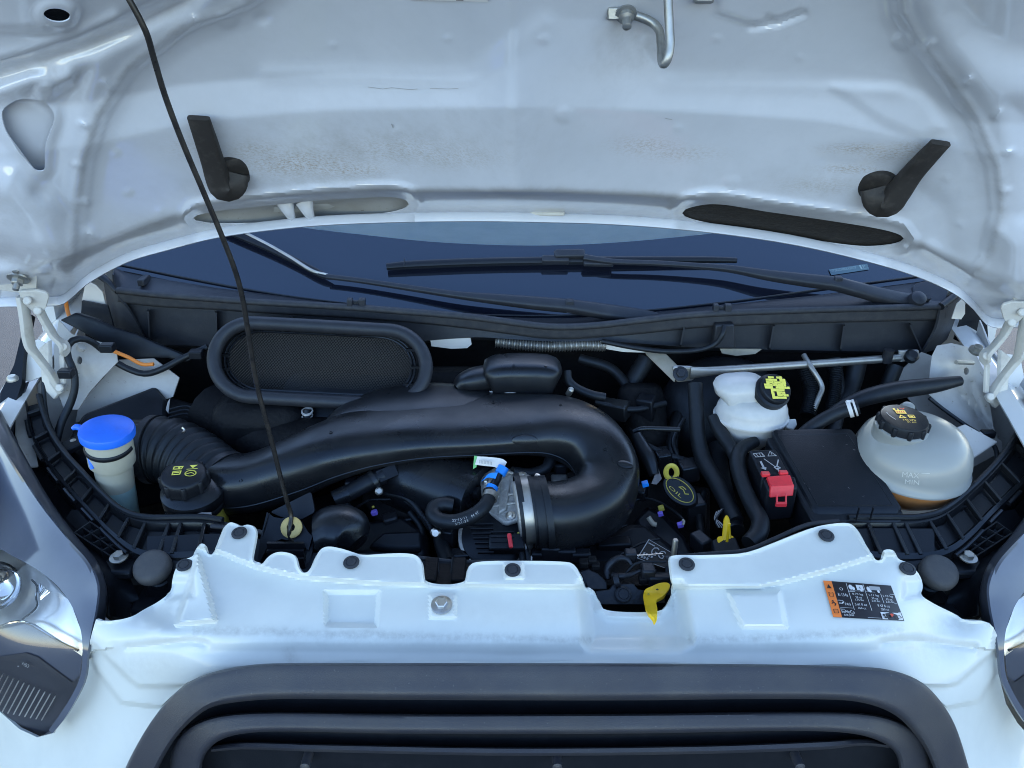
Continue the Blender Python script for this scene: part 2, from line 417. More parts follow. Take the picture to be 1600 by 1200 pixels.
def cdt_field(poly, Yfun, stepu, stepv, holes=(), extra=None):
    """a sheet that fills an outline: fine triangles inside, exact edges and holes; Yfun(u,v) gives its distance"""
    pts = []; edges = []
    for pl in [poly] + list(holes):
        o = len(pts); pts += [tuple(p[:2]) for p in pl]; n = len(pl)
        edges += [(o + i, o + (i + 1) % n) for i in range(n)]
    A = np.array(poly, float); u0, v0 = A[:, :2].min(0); u1, v1 = A[:, :2].max(0)
    uu, vv = np.meshgrid(np.arange(u0, u1, stepu), np.arange(v0, v1, stepv)); 
    uu = uu + (np.arange(uu.shape[0]) % 2)[:, None] * stepu * .5
    uu, vv = uu.ravel(), vv.ravel(); k = inside(uu, vv, [p[:2] for p in poly])
    for h in holes: k &= ~inside(uu, vv, h)
    dm = np.full(uu.shape, 1e9)
    for pl in [poly] + list(holes):
        d, _ = dist_line(uu, vv, [p[:2] for p in pl] + [pl[0][:2]]); dm = np.minimum(dm, d)
    k &= dm > min(stepu, stepv) * .45
    pts += list(zip(uu[k], vv[k]))
    res = delaunay_2d_cdt([Vector(p) for p in pts], edges, [], 0, 1e-4)
    V = np.array([(p.x, p.y) for p in res[0]]); F = np.array(res[2])
    c = V[F].mean(1); keep = inside(c[:, 0], c[:, 1], [p[:2] for p in poly])
    for h in holes: keep &= ~inside(c[:, 0], c[:, 1], h)
    F = F[keep]
    mb = MB(); X = Pn(V[:, 0], V[:, 1], Yfun(V[:, 0], V[:, 1]))
    mb.v = [tuple(x) for x in X]; mb.f = [tuple(int(i) for i in f) for f in F]
    return mb, V
def strip(lines, n=80, m=None, closed=False):
    """surface through several (u,v,Y) lines"""
    Ls = [catmull(l, n, closed) for l in lines]
    G = np.stack([Pn(l[:, 0], l[:, 1], l[:, 2]) for l in Ls])          # lines x n x 3
    if m: 
        out = []
        for j in range(G.shape[1]): out.append(catmull3(G[:, j], m))
        G = np.stack(out, 1)
    return G
_fc = {}
def text2d(body):
    if body in _fc: return _fc[body]
    cu = bpy.data.curves.new('t', 'FONT'); cu.body = body; cu.size = 1; cu.resolution_u = 2; cu.align_x = 'CENTER'; cu.align_y = 'CENTER'
    o = bpy.data.objects.new('t', cu); col.objects.link(o)
    dg = bpy.context.evaluated_depsgraph_get(); me = o.evaluated_get(dg).to_mesh()
    V = np.array([v.co[:2] for v in me.vertices]); F = [tuple(p.vertices) for p in me.polygons]
    o.evaluated_get(dg).to_mesh_clear(); bpy.data.objects.remove(o); bpy.data.curves.remove(cu)
    V -= (V.max(0) + V.min(0)) / 2
    w_, h_ = np.ptp(V[:, 0]), np.ptp(V[:, 1]); V = V / np.array([w_, h_])
    _fc[body] = (V, F, w_ / h_); return _fc[body]
class Flat:
    """flat print laid on a surface: f(x,y) -> world point, x right and y down in the print's own units"""
    def __init__(s, f): s.f = f; s.m = MB()
    def text(s, body, x, y, w_, h_, rot=0):
        V, F, _ = text2d(body); c, sn = math.cos(rot), math.sin(rot)
        s.m.add([s.f(x + (a * w_) * c + (b * h_) * sn, y + (a * w_) * sn - (b * h_) * c) for a, b in V], F); return s
    def poly(s, pts): s.m.add([s.f(*p) for p in pts], [tuple(range(len(pts)))]); return s
    def line(s, pts, wd, closed=False):
        pts = list(pts) + ([pts[0]] if closed else [])
        for a, b in zip(pts[:-1], pts[1:]):
            d = np.array(b, float) - np.array(a, float); l = np.linalg.norm(d); 
            if l < 1e-9: continue
            d /= l; n = np.array([-d[1], d[0]]) * wd / 2; a = np.array(a) - d * wd / 2; b = np.array(b) + d * wd / 2
            s.poly([a + n, b + n, b - n, a - n])
        return s
    def rect(s, x0, y0, x1, y1): return s.poly([(x0, y0), (x1, y0), (x1, y1), (x0, y1)])
    def disc(s, x, y, rx, ry, n=16): return s.poly([(x + rx * math.cos(2 * math.pi * k / n), y + ry * math.sin(2 * math.pi * k / n)) for k in range(n)])
    def ring(s, x, y, rx, ry, wd, n=24): return s.line([(x + rx * math.cos(2 * math.pi * k / n), y + ry * math.sin(2 * math.pi * k / n)) for k in range(n)], wd, True)
    def build(s, name, m, parent, **k):
        o = s.m.build(name, m, parent, smooth_=False, recalc=False, **k); o['kind'] = 'stuff'; return o     # lettering too fine to pick apart
def plane_map(o, ex, ey, lift=.0006):
    o, ex, ey = Vector(o), Vector(ex), Vector(ey); n = ex.cross(ey).normalized()
    if n.dot(Vector((0, 0, CAM_Z)) - o) < 0: n = -n
    return lambda x, y: o + ex * x + ey * y + n * lift
def bolt(name, c, ax, r, parent, m='black_plastic', head='pan', hex_=False):
    mb = MB(); s = 6 if hex_ else 20
    if hex_:
        mb.lathe([(r * 1.7, 0), (r * 1.7, r * .25), (r * 1.45, r * .32)], c, ax, 24)
        mb.lathe([(r, r * .2), (r, r * 1.0), (r * .85, r * 1.1)], c, ax, 6)
    else:
        mb.lathe([(r * 1.15, 0), (r * 1.15, r * .14), (r * 1.02, r * .22), (r * .80, r * .25), (r * .76, r * .16), (r * .70, r * .16), (r * .66, r * .25), (r * .3, r * .27), (0, r * .27)], c, ax, s, cap=True)
    return mb.build(name, m, parent, angle=30)

from mathutils.bvhtree import BVHTree
_bv = {}
def on(obj, u, v, lift=.0008, miss=None):
    """the point where the sight line through (u,v) meets an object already built, lifted off its surface"""
    if obj not in _bv: _bv[obj] = BVHTree.FromPolygons([q.co + ORG[obj] for q in obj.data.vertices], [tuple(p_.vertices) for p_ in obj.data.polygons])
    d = Vector(ray(u, v)).normalized(); h = _bv[obj].ray_cast(Vector((0, 0, CAM_Z)), d)
    if h[0] is None: return miss if miss is not None else P(u, v, 1.0)
    n = h[1] if h[1].dot(d) < 0 else -h[1]
    return h[0] + n * lift
def on_n(obj, u, v):
    on(obj, u, v); d = Vector(ray(u, v)).normalized(); h = _bv[obj].ray_cast(Vector((0, 0, CAM_Z)), d)
    if h[0] is None: return Vector((0, 0, 1))
    return h[1] if h[1].dot(d) < 0 else -h[1]

# ================================================================== ground
g = MB().grid(np.array([[(x, y, 0) for y in (-60, -6, 0, 6, 60)] for x in (-60, -6, 0, 6, 60)], float)).build('ground', 'asphalt', None, smooth_=False)
g['kind'] = 'structure'

# ================================================================== van body shell round the engine bay
van = root('van', (0, 2.2, 0), 'white van body with cab roof, wings and engine bay walls', 'van')
def rearline(u): return 0
# windscreen base line and cowl lines in the photo
BASE = [(60, 392), (175, 412), (300, 437), (440, 462), (560, 477), (680, 489), (800, 494), (900, 493), (1010, 486), (1150, 471), (1310, 449), (1440, 432), (1560, 414)]
def Yscreen(u): return 1.27 + .07 * ((u - 800) / 650) ** 2
base_px = catmull(BASE, 61)
SL = R(40); SDIR = np.array([0, math.cos(SL), math.sin(SL)])
basew = Pn(base_px[:, 0], base_px[:, 1], Yscreen(base_px[:, 0]))
def screen_pt(i, s): # along the base line, s metres up the glass
    p = basew[i] + SDIR * s; p[2] -= .10 * s * s * .25; return p
FRIT = .148
G = np.array([[screen_pt(i, s) for s in np.linspace(-.01, FRIT, 8)] for i in range(61)])
MB().grid(G).build('frit_band', 'frit_glass', van, label='black band along the foot of the windscreen glass')
G = np.array([[screen_pt(i, s) for s in np.linspace(FRIT, 1.45, 16)] for i in range(61)])
MB().grid(G).build('windscreen', 'clear_glass', van, label='clear windscreen glass above the black band')
# cab behind the glass: dash top, roof, sides
G = np.array([[basew[i] + np.array([0, .09 + y, .055 + .02 * math.sin(y * 3)]) for y in np.linspace(0, .75, 8)] for i in range(2, 59)])
MB().grid(G).build('dashboard', 'dash_grey', van, solid=.02)
top = np.array([screen_pt(i, 1.45) for i in range(61)])
G = np.array([[top[i] + np.array([0, y, .10 * math.sin(min(y, 1) * 1.2)]) for y in (0, .15, .4, 1.0, 2.0, 3.2)] for i in range(61)])
MB().grid(G).build('roof', 'body_white', van, solid=.03)
for sx, i in ((-1, 0), (1, 60)):
    G = []
    for s in np.linspace(0, 1.45, 8):
        p = screen_pt(i, s); G.append([p + np.array([sx * .0, .012, 0]), np.array([p[0] + sx * .06, 3.6 + .4 * (s < 0), p[2]])])
    b0 = basew[i]
    G = [[np.array([b0[0] + sx * .07, b0[1], .45]), np.array([b0[0] + sx * .07, 4.9, .45])]] + G
    MB().grid(np.array(G)).build('cab_side', 'body_white', van, solid=.03)
MB().box((0, 4.9, 1.4), (1.9, .04, 2.0)).build('rear_wall', 'body_white', van)
# bulkhead, bay floor
MB().box((0, 1.33, .80), (1.62, .03, .68)).build('bulkhead', 'engine_black', van)
MB().box((0, .98, .55), (1.6, .75, .02)).build('bay_floor', 'engine_black', van)
# outer wings: curved white sheets to either side of the bay
for sx in (-1, 1):
    prof = []
    for y in np.linspace(.80, 1.62, 14):
        k = (y - .8) / .8
        xo = .80 + .10 * math.sin(min(1, k * 1.1) * math.pi / 2)
        zt = 1.06 + .10 * k
        prof.append([np.array([sx * (xo - .060), y, zt + .012]), np.array([sx * (xo - .035), y, zt + .018]), np.array([sx * (xo), y, zt]), np.array([sx * (xo + .03), y, zt - .06]), np.array([sx * (xo + .04), y, zt - .25]), np.array([sx * (xo + .02), y, .55])])
    MB().grid(np.array(prof)).build('wing', 'body_white', van, solid=.004)

# ================================================================== bonnet
NU, NV, U0, V0, ST = 1041, 351, -240, -160, 2
uu, vv = np.meshgrid(U0 + ST * np.arange(NU), V0 + ST * np.arange(NV))
EDGE = [(-240, 470), (-120, 482), (0, 479), (90, 477), (103, 472), (140, 441), (200, 409), (260, 391), (330, 373), (400, 362), (500, 352), (620, 347), (750, 345.5), (850, 347), (950, 350), (1050, 357), (1150, 368), (1250, 384), (1350, 407), (1430, 431), (1490, 458), (1520, 482), (1546, 509), (1588, 511), (1640, 505), (1780, 500), (1840, 490)]
eA = np.array(EDGE, float); ucol = uu[0]
e = np.interp(ucol, eA[:, 0], eA[:, 1])
def blur1(a, s):
    k = np.exp(-(np.arange(-3 * s, 3 * s + 1) / s) ** 2 / 2); k /= k.sum()
    return np.convolve(np.pad(a, 3 * s, 'edge'), k, 'valid')
es = np.interp(ucol, [-240, 60, 130, 260, 400, 620, 850, 1050, 1250, 1350, 1430, 1500, 1560, 1840], [500, 480, 445, 392, 362, 347, 347, 357, 384, 407, 433, 462, 500, 520]); es = blur1(es, 20)
cr = blur1(np.interp(ucol, [-240, 130, 300, 500, 800, 1050, 1300, 1480, 1840], [260, 230, 190, 172, 167, 172, 190, 235, 260]), 16)
hump = blur1(np.interp(ucol, [560, 740, 855, 950, 1035, 1180], [0, 0, 96, 96, 0, 0]), 6)
rg = blur1(np.interp(ucol, [-240, 130, 300, 540, 740, 1040, 1200, 1330, 1430, 1500, 1840], [190, 160, 130, 114, 120, 128, 128, 128, 134, 190, 200]), 12) - hump
Yg = np.zeros_like(uu, float)
for j in range(NU):
    edge = es[j]; s = abs(ucol[j] - 800) / 700
    Ye = 1.17 + .01 * min(s, 1)
    knots = [(edge, Ye)]
    def nxt(v, slope):
        v0, Y0 = knots[-1]; Z0 = CAM_Z - Y0 * tan_dep(v0)
        t = math.tan(R(slope)); knots.append((v, (Z0 + t * Y0 - CAM_Z) / (t - tan_dep(v))))
    big = edge - cr[j] > 190
    nxt(edge - 48 - 10 * min(s, 1), 23.5 + 20 * s); nxt(cr[j], 52 + 6 * s); nxt(rg[j], (72 - 5 * s) - 14 * hump[j] / 96); nxt(-160, 41)
    kv = [q[0] for q in knots][::-1]; ky = [q[1] for q in knots][::-1]
    # below the edge row the field simply carries on
    kv.append(edge + 120); ky.append(Ye + .24)
    Yg[:, j] = np.interp(vv[:, j], kv, ky)
def blur(A, su, sv):
    if su: A = np.apply_along_axis(lambda r: blur1(r, su), 1, A)
    if sv: A = np.apply_along_axis(lambda r: blur1(r, sv), 0, A)
    return A
Yg = blur(Yg, 4, 1)
# pressed shapes: along-the-view offsets in metres, minus = towards the viewer
LARC = [(106, 480), (112, 420), (118, 330), (128, 250), (152, 180), (200, 105), (285, 40), (380, 5), (470, -60)]
RARC = [(1500, 455), (1548, 400), (1566, 330), (1560, 262), (1530, 190), (1490, 130), (1440, 70), (1412, 20), (1405, -80)]
F_ = np.zeros_like(Yg)
F_ += step(uu, vv, LARC, .018, 46) - .018          # the side frames stand nearer than the middle pan
F_ += step(uu, vv, RARC[::-1], .018, 46) - .018
F_ += bead(uu, vv, LARC, -.0035, 9) + bead(uu, vv, RARC, -.0035, 9)
off = lambda L, d: [(a + d, b) for a, b in L]
F_ += bead(uu, vv, off(LARC, 15), -.0022, 3.2) + bead(uu, vv, off(RARC, -15), -.0022, 3.2)
for cx, cy in ((250, 330), (200, 300), (180, 240), (1500, 350), (1480, 280), (700, 60), (520, 70), (1250, 90), (1120, 60), (620, 205), (1060, 200), (760, 300), (940, 302)): F_ += plateau(uu, vv, ellipse(cx, cy, 6, 4.5), -.0012, 4)
F_ += bead(uu, vv, [(420, 118), (540, 116), (735, 122), (790, 80), (850, 36)], -.0030, 15) + bead(uu, vv, [(960, 40), (1000, 95), (1035, 128), (1200, 131), (1330, 134), (1400, 140)], -.0026, 14)
F_ += bead(uu, vv, [(-60, 128), (60, 95), (130, 72), (200, 45), (290, 0), (350, -60)], .016, 17)
F_ += bead(uu, vv, [(-60, 108), (60, 78), (120, 58), (180, 30)], -.006, 12)
F_ += plateau(uu, vv, [(-80, -60), (110, -60), (125, 10), (115, 40), (100, 48), (-80, 46)], -.007, 12)
F_ += plateau(uu, vv, [(-60, 120), (60, 118), (135, 112), (118, 190), (95, 305), (70, 300), (-60, 200)], .012, 24)
F_ += bead(uu, vv, [(-20, 150), (50, 128), (85, 130), (105, 122)], -.012, 14)
F_ += plateau(uu, vv, [(-90, 265), (20, 275), (70, 320), (118, 372), (124, 400), (100, 420), (40, 400), (-90, 350)], -.022, 34)
F_ += bead(uu, vv, [(-60, 395), (20, 402), (95, 440)], .010, 16)
F_ += bead(uu, vv, [(60, 300), (105, 330), (130, 350)], .006, 12)
F_ += plateau(uu, vv, [(1470, -90), (1700, -90), (1700, 130), (1560, 105), (1500, 60), (1480, 20)], .020, 44)
F_ += plateau(uu, vv, [(1585, 170), (1700, 150), (1700, 330), (1600, 330)], .012, 30)
F_ += plateau(uu, vv, [(1560, 360), (1700, 360), (1700, 500), (1575, 480)], -.014, 30)
F_ += bead(uu, vv, [(1440, 400), (1470, 420), (1540, 455), (1600, 460)], .006, 14)
F_ += bead(uu, vv, [(150, 420), (180, 395), (260, 372), (310, 352)], .004, 14)
F_ += bead(uu, vv, [(1450, 385), (1490, 410), (1520, 430)], -.004, 9)
F_ += bead(uu, vv, [(1300, 255), (1400, 262), (1470, 330), (1480, 395)], .004, 22)
F_ += plateau(uu, vv, [(1300, 135), (1400, 134), (1440, 150), (1475, 200), (1440, 216), (1380, 190)], -.004, 12)
for cx, cy, r, a in ((355, 30, 16, -.0022), (410, 28, 11, .0018), (850, 61, 9, -.0016), (882, 180, 13, -.0018), (1410, 65, 15, -.0022), (1144, 285, 11, -.0016), (592, 268, 10, -.0012), (1200, 30, 9, .002), (1010, 52, 9, .001), (72, 144, 16, -.006)):
    F_ += plateau(uu, vv, ellipse(cx, cy, r, r * .8), a, 5)
for a, b in (((164, 128), (172, 138)), ((126, 193), (134, 197)), ((118, 256), (126, 260)), ((128, 315), (136, 317)), ((140, 365), (147, 370)), ((1509, 131), (1516, 122)), ((1555, 183), (1562, 174)), ((1573, 239), (1582, 236)), ((1568, 300), (1576, 297)), ((302, 28), (307, 34)), ((1448, 74), (1456, 66))):
    F_ += bead(uu, vv, [a, b], -.004, 4.5)
F_ += bead(uu, vv, [(1175, 42), (1215, 36), (1255, 20)], .005, 5) + plateau(uu, vv, [(1130, -60), (1262, -60), (1258, 18), (1180, 40), (1120, 20)], -.004, 8)
# edges of the drain slots and the hem
SLOT_L = [(302, 341), (318, 334), (345, 329), (420, 321), (500, 313), (570, 309), (612, 308), (632, 312), (639, 319), (630, 327), (600, 334), (540, 339), (470, 345), (400, 349), (340, 350), (314, 347)]
SLOT_R = [(1066, 333), (1076, 325), (1118, 319), (1200, 331), (1290, 344), (1370, 357), (1404, 366), (1412, 374), (1388, 383), (1340, 385), (1240, 371), (1160, 358), (1100, 348), (1072, 340)]
TRI = rounded([(0, 172), (30, 153), (72, 158), (88, 182), (70, 226), (70, 268), (55, 267), (8, 206)], 14)
OVAL = ellipse(89, 24, 21, 10.5, 24, .12)
def grow(poly, k):
    c = np.mean(poly, 0); return [tuple(c + (np.array(p) - c) * k) for p in poly]
def offset_poly(poly, d):
    Q = np.array(poly, float); n = len(Q); out = []
    A = sum(Q[i][0] * Q[(i + 1) % n][1] - Q[(i + 1) % n][0] * Q[i][1] for i in range(n)); sg = 1 if A > 0 else -1
    for i in range(n):
        t = Q[(i + 1) % n] - Q[i - 1]; t /= np.linalg.norm(t); out.append(tuple(Q[i] + sg * d * np.array([t[1], -t[0]])))
    return out
SLl, SLr = catmull(SLOT_L, 90, True), catmull(SLOT_R, 90, True)
F_ += plateau(uu, vv, offset_poly(list(map(tuple, SLl)), 12), .008, 9) + plateau(uu, vv, offset_poly(list(map(tuple, SLr)), 10), .008, 9)
for q_ in (SLl, SLr): F_ += bead(uu, vv, offset_poly([tuple(p) for p in q_], 17) + [offset_poly([tuple(p) for p in q_], 17)[0]], -.006, 6)
F_ += plateau(uu, vv, offset_poly(TRI, 10), -.005, 10) + plateau(uu, vv, offset_poly(OVAL, 12), -.004, 8)
Yb = Yg + F_ * 1.12
def Ybonnet(u, v):
    x = np.clip((np.asarray(u, float) - U0) / ST, 0, NU - 1.001); y = np.clip((np.asarray(v, float) - V0) / ST, 0, NV - 1.001)
    i, j = x.astype(int), y.astype(int); a, b = x - i, y - j
    return Yb[j, i] * (1 - a) * (1 - b) + Yb[j, i + 1] * a * (1 - b) + Yb[j + 1, i] * (1 - a) * b + Yb[j + 1, i + 1] * a * b
bonnet = root('bonnet', (0, 1.17, 1.39), 'white open bonnet seen from below with pressed ribs, slots and rust specks', 'bonnet')
ed = catmull(EDGE, 200)
outline = [tuple(p) for p in ed] + [(1840, 300), (1840, 100), (1780, -60), (1600, -120), (1200, -150), (800, -155), (400, -150), (0, -120), (-180, -60), (-240, 100), (-240, 300)]
mb, V = cdt_field(outline, Ybonnet, 5.6, 4.0, [list(map(tuple, SLl)), list(map(tuple, SLr)), TRI, OVAL])
def blobs(u, v, L):
    r = np.zeros_like(u)
    for x, y, a, b, s in L: r = np.maximum(r, s * np.exp(-((u - x) / a) ** 2 - ((v - y) / b) ** 2))
    return r
mb.attr['rust'] = blobs(V[:, 0], V[:, 1], [(470, 255, 90, 20, 1), (400, 235, 40, 14, .7), (620, 235, 110, 22, .55), (540, 265, 60, 12, .9), (700, 245, 80, 18, .5), (1340, 232, 45, 7, 1), (1390, 240, 50, 12, .7), (1330, 264, 40, 6, 1), (1010, 228, 50, 14, .6), (1060, 240, 60, 12, .5), (1420, 232, 30, 10, .7), (1280, 290, 60, 12, .45), (300, 230, 40, 20, .3)])
mb.attr['grime_shade'] = blobs(V[:, 0], V[:, 1], [(560, 225, 260, 45, .8), (450, 290, 200, 25, .8), (90, 420, 60, 50, .7), (230, 370, 80, 30, .8), (1330, 290, 200, 30, .5), (900, 330, 500, 12, .6), (980, 75, 60, 40, .7), (60, 110, 80, 30, .8), (180, 50, 60, 25, .6), (1540, 480, 60, 30, .5), (30, 330, 90, 40, .6)])  # mostly dirt; the long rear-edge entry paints in the band's shade
for L_, sg in ((LARC, 9), (RARC, 9), ([(p[0], p[1] - 16) for p in EDGE[4:-4]], 6), ([(u_, float(np.interp(u_, ucol, es)) - 52) for u_ in range(160, 1480, 40)], 6), (list(map(tuple, SLl)), 10), (list(map(tuple, SLr)), 8), ([(-60, 128), (60, 95), (130, 72), (200, 45), (290, 0)], 14), ([(-60, 395), (20, 402), (95, 440)], 14)):  # dirt along the edges, with the rear crease's shadow painted in
    mb.attr['grime_shade'] = np.maximum(mb.attr['grime_shade'], bead(V[:, 0], V[:, 1], L_, .75, sg))
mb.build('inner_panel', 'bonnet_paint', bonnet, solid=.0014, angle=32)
# outer skin: a smooth sheet behind, closed off by the folded hem along the rear edge
Yo = blur(Yg, 60, 24)
U2 = np.linspace(-236, 1836, 80)
erow = np.interp(U2, eA[:, 0], eA[:, 1])
G = []
for u_, e_ in zip(U2, erow):
    colp = []
    for t in np.linspace(0, 1, 60):
        v_ = e_ - 3 - (e_ + 145) * t
        y0 = float(Ybonnet(u_, v_)); yy = np.interp(v_, V0 + ST * np.arange(NV), Yo[:, int((u_ - U0) / ST)])
        k = smooth(np.array(t * 30.)); y = (y0 + .008) * (1 - k) + (max(yy, y0) + .055) * k
        colp.append(Pn(u_, v_, y))
    G.append(colp)
MB().grid(np.array(G)).build('outer_skin', 'body_white', bonnet, solid=.0012)
hp = catmull([(a, b - 7) for a, b in EDGE[2:-2]], 170)
H = []
for (a, b) in hp:
    y = float(Ybonnet(a, b)); 
    ya = float(Ybonnet(a, b - 7)); H.append([Pn(a, b - 7.5, ya - .0004), Pn(a, b - 6.6, ya - .0030), Pn(a, b - 2, ya - .0065), Pn(a, b + 4, ya - .0105), Pn(a, b + 7.0, ya - .0115), Pn(a, b + 8.2, ya - .009), Pn(a, b + 7, ya + .006)])
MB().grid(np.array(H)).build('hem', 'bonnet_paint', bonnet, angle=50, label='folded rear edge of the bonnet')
pl_, _ = cdt_field(offset_poly(OVAL, 4), lambda u, v: Ybonnet(u, v) + .012, 8, 6); pl_.build('hole_shade', 'engine_black', bonnet, solid=.003)  # added black sheet standing in for the shade inside the oval hole
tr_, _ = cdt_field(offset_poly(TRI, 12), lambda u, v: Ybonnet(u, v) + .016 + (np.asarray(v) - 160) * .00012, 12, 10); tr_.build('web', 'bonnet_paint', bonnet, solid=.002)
# foam pad in the right slot, gusset seen inside the left slot
pad, _ = cdt_field(offset_poly(SLOT_R, 3), lambda u, v: Ybonnet(u, v) + .011, 14, 8)
pad.build('foam_pad', 'foam_pad', bonnet, solid=.006)
mb = MB()
Yq = lambda u_, v_: float(Ybonnet(float(u_), float(v_)))
G = strip([[(290, 358, Yq(290, 350) + .04), (460, 356, Yq(460, 345) + .04), (650, 338, Yq(650, 330) + .04)], [(290, 335, Yq(290, 340) + .05), (460, 326, Yq(460, 330) + .05), (650, 308, Yq(650, 315) + .05)], [(290, 322, Yq(290, 325) + .02), (460, 306, Yq(460, 310) + .02), (650, 292, Yq(650, 300) + .02)]], 30, 8)
MB().grid(G).build('slot_backing', 'inner_white', bonnet, solid=.002)
for du in (0, 30):
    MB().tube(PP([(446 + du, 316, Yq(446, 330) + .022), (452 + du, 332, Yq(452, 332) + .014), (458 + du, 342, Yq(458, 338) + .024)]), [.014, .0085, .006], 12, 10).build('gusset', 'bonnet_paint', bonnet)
MB().box(P(855, 333, float(Ybonnet(855., 333.)) - .002), (.05, .012, .006)).build('rubber_pad', 'hinge_white', bonnet, bevel=.002)
f = Flat(lambda x, y: Pn(x, y, float(Ybonnet(x, y)) - .0016))
f.line([(575, 136), (598, 139), (612, 137), (640, 140), (652, 139)], .8).line([(672, 138), (700, 139), (716, 138)], .7).line([(1040, 185), (1050, 187)], .8).line([(612, 194), (614, 199)], 1.6)
f.build('paint_crack', 'grey_print', bonnet)
# maker's label cut by the top of the picture
f = Flat(lambda x, y: Pn(x, y, float(Ybonnet(x, y)) - .0016))
f.poly([(632, -40), (775, -46), (762, 3), (640, 0)]); lab = f.build('paper_label', 'sticker_white', bonnet, label='white paper label stuck under the bonnet')
f = Flat(lambda x, y: Pn(x, y, float(Ybonnet(x, y)) - .0022)); f.rect(690, -3, 724, 0.8); f.build('print', 'black_print', lab)

# ================================================================== white panel over the radiator, front fascia
PANEL = [(150, 968), (165, 972), (205, 965), (225, 952), (245, 942), (268, 925), (269, 905), (275, 886), (286, 874), (302, 870), (306, 857), (314, 852), (321, 857), (324, 866), (333, 867), (340, 852), (350, 824), (359, 815), (368, 818), (376, 823), (386, 819), (396, 822), (401, 832), (396, 858), (393, 874), (400, 883), (410, 882), (420, 868), (436, 861), (457, 865), (463, 872), (465, 885), (472, 896), (482, 894), (490, 880), (498, 860), (510, 853), (530, 856), (552, 863), (566, 868), (600, 865), (640, 864), (655, 870), (660, 884), (661, 906), (668, 916), (724, 917), (730, 903), (732, 884), (744, 877), (800, 876), (885, 877), (898, 882), (906, 897), (914, 920), (924, 922), (930, 929), (937, 943), (946, 956), (1032, 957), (1044, 944), (1052, 926), (1050, 902), (1046, 873), (1050, 867), (1085, 868), (1155, 866), (1180, 860), (1225, 842), (1265, 826), (1288, 820), (1320, 816), (1334, 820), (1345, 837), (1362, 868), (1371, 877), (1380, 874), (1382, 862), (1398, 863), (1403, 874), (1420, 879), (1438, 898), (1443, 918), (1437, 930), (1462, 945), (1497, 962), (1506, 970), (1547, 970), (1561, 998), (1562, 1015), (1566, 1030), (1562, 1060), (1572, 1100), (1590, 1130), (1608, 1150), (1660, 1175), (1760, 1190), (1760, 1340), (1545, 1340), (1530, 1260), (1514, 1200), (1493, 1135), (1470, 1096), (1440, 1066), (1400, 1049), (1350, 1042), (1200, 1038), (1000, 1036.5), (800, 1036), (600, 1036), (460, 1036), (400, 1038), (340, 1048), (300, 1063), (270, 1086), (240, 1122), (215, 1162), (195, 1202), (172, 1260), (150, 1340), (-160, 1340), (-160, 1180), (-60, 1120), (0, 1112), (30, 1139), (58, 1152), (85, 1145), (110, 1106), (130, 1072), (137, 1042), (138, 1012), (144, 988)]
def chaikin(L, k=2):
    for _ in range(k):
        o = [L[0]]
        for a, b in zip(L[:-1], L[1:]): o += [(a[0] * .75 + b[0] * .25, a[1] * .75 + b[1] * .25), (a[0] * .25 + b[0] * .75, a[1] * .25 + b[1] * .75)]
        L = o + [L[-1]]
    return L
_k = next(i for i, p in enumerate(PANEL) if p == (1572, 1100))
PTOP = chaikin(PANEL[:_k]); PANEL = PTOP + PANEL[_k:]
yp = tps([(u, 1036, .625) for u in (340, 500, 650, 800, 950, 1100, 1250, 1370)] + [(u, 985, .657) for u in (250, 400, 600, 800, 1000, 1200, 1400)] + [(u, 880, .75) for u in (300, 500, 700, 900, 1100, 1300, 1430)] + [(u, 820, .815) for u in (250, 370, 600, 900, 1200, 1320, 1450)] +
         [(150, 970, .695), (1555, 972, .695), (140, 1060, .672), (1562, 1060, .672), (60, 1152, .69), (1600, 1150, .69), (0, 1112, .72), (1680, 1180, .71), (-160, 1180, .84), (1760, 1190, .84), (195, 1202, .602), (1514, 1202, .602), (150, 1340, .588), (1545, 1340, .588), (270, 1086, .628), (1470, 1096, .622), (240, 950, .715), (1490, 960, .715), (60, 1230, .655), (1640, 1230, .655), (-160, 1340, .80), (1760, 1340, .80)])
MID = [(280, 846), (340, 862), (400, 886), (470, 902), (530, 907), (600, 912), (760, 915), (900, 917), (1060, 917), (1185, 918), (1230, 908), (1300, 890), (1370, 868), (1440, 860)]
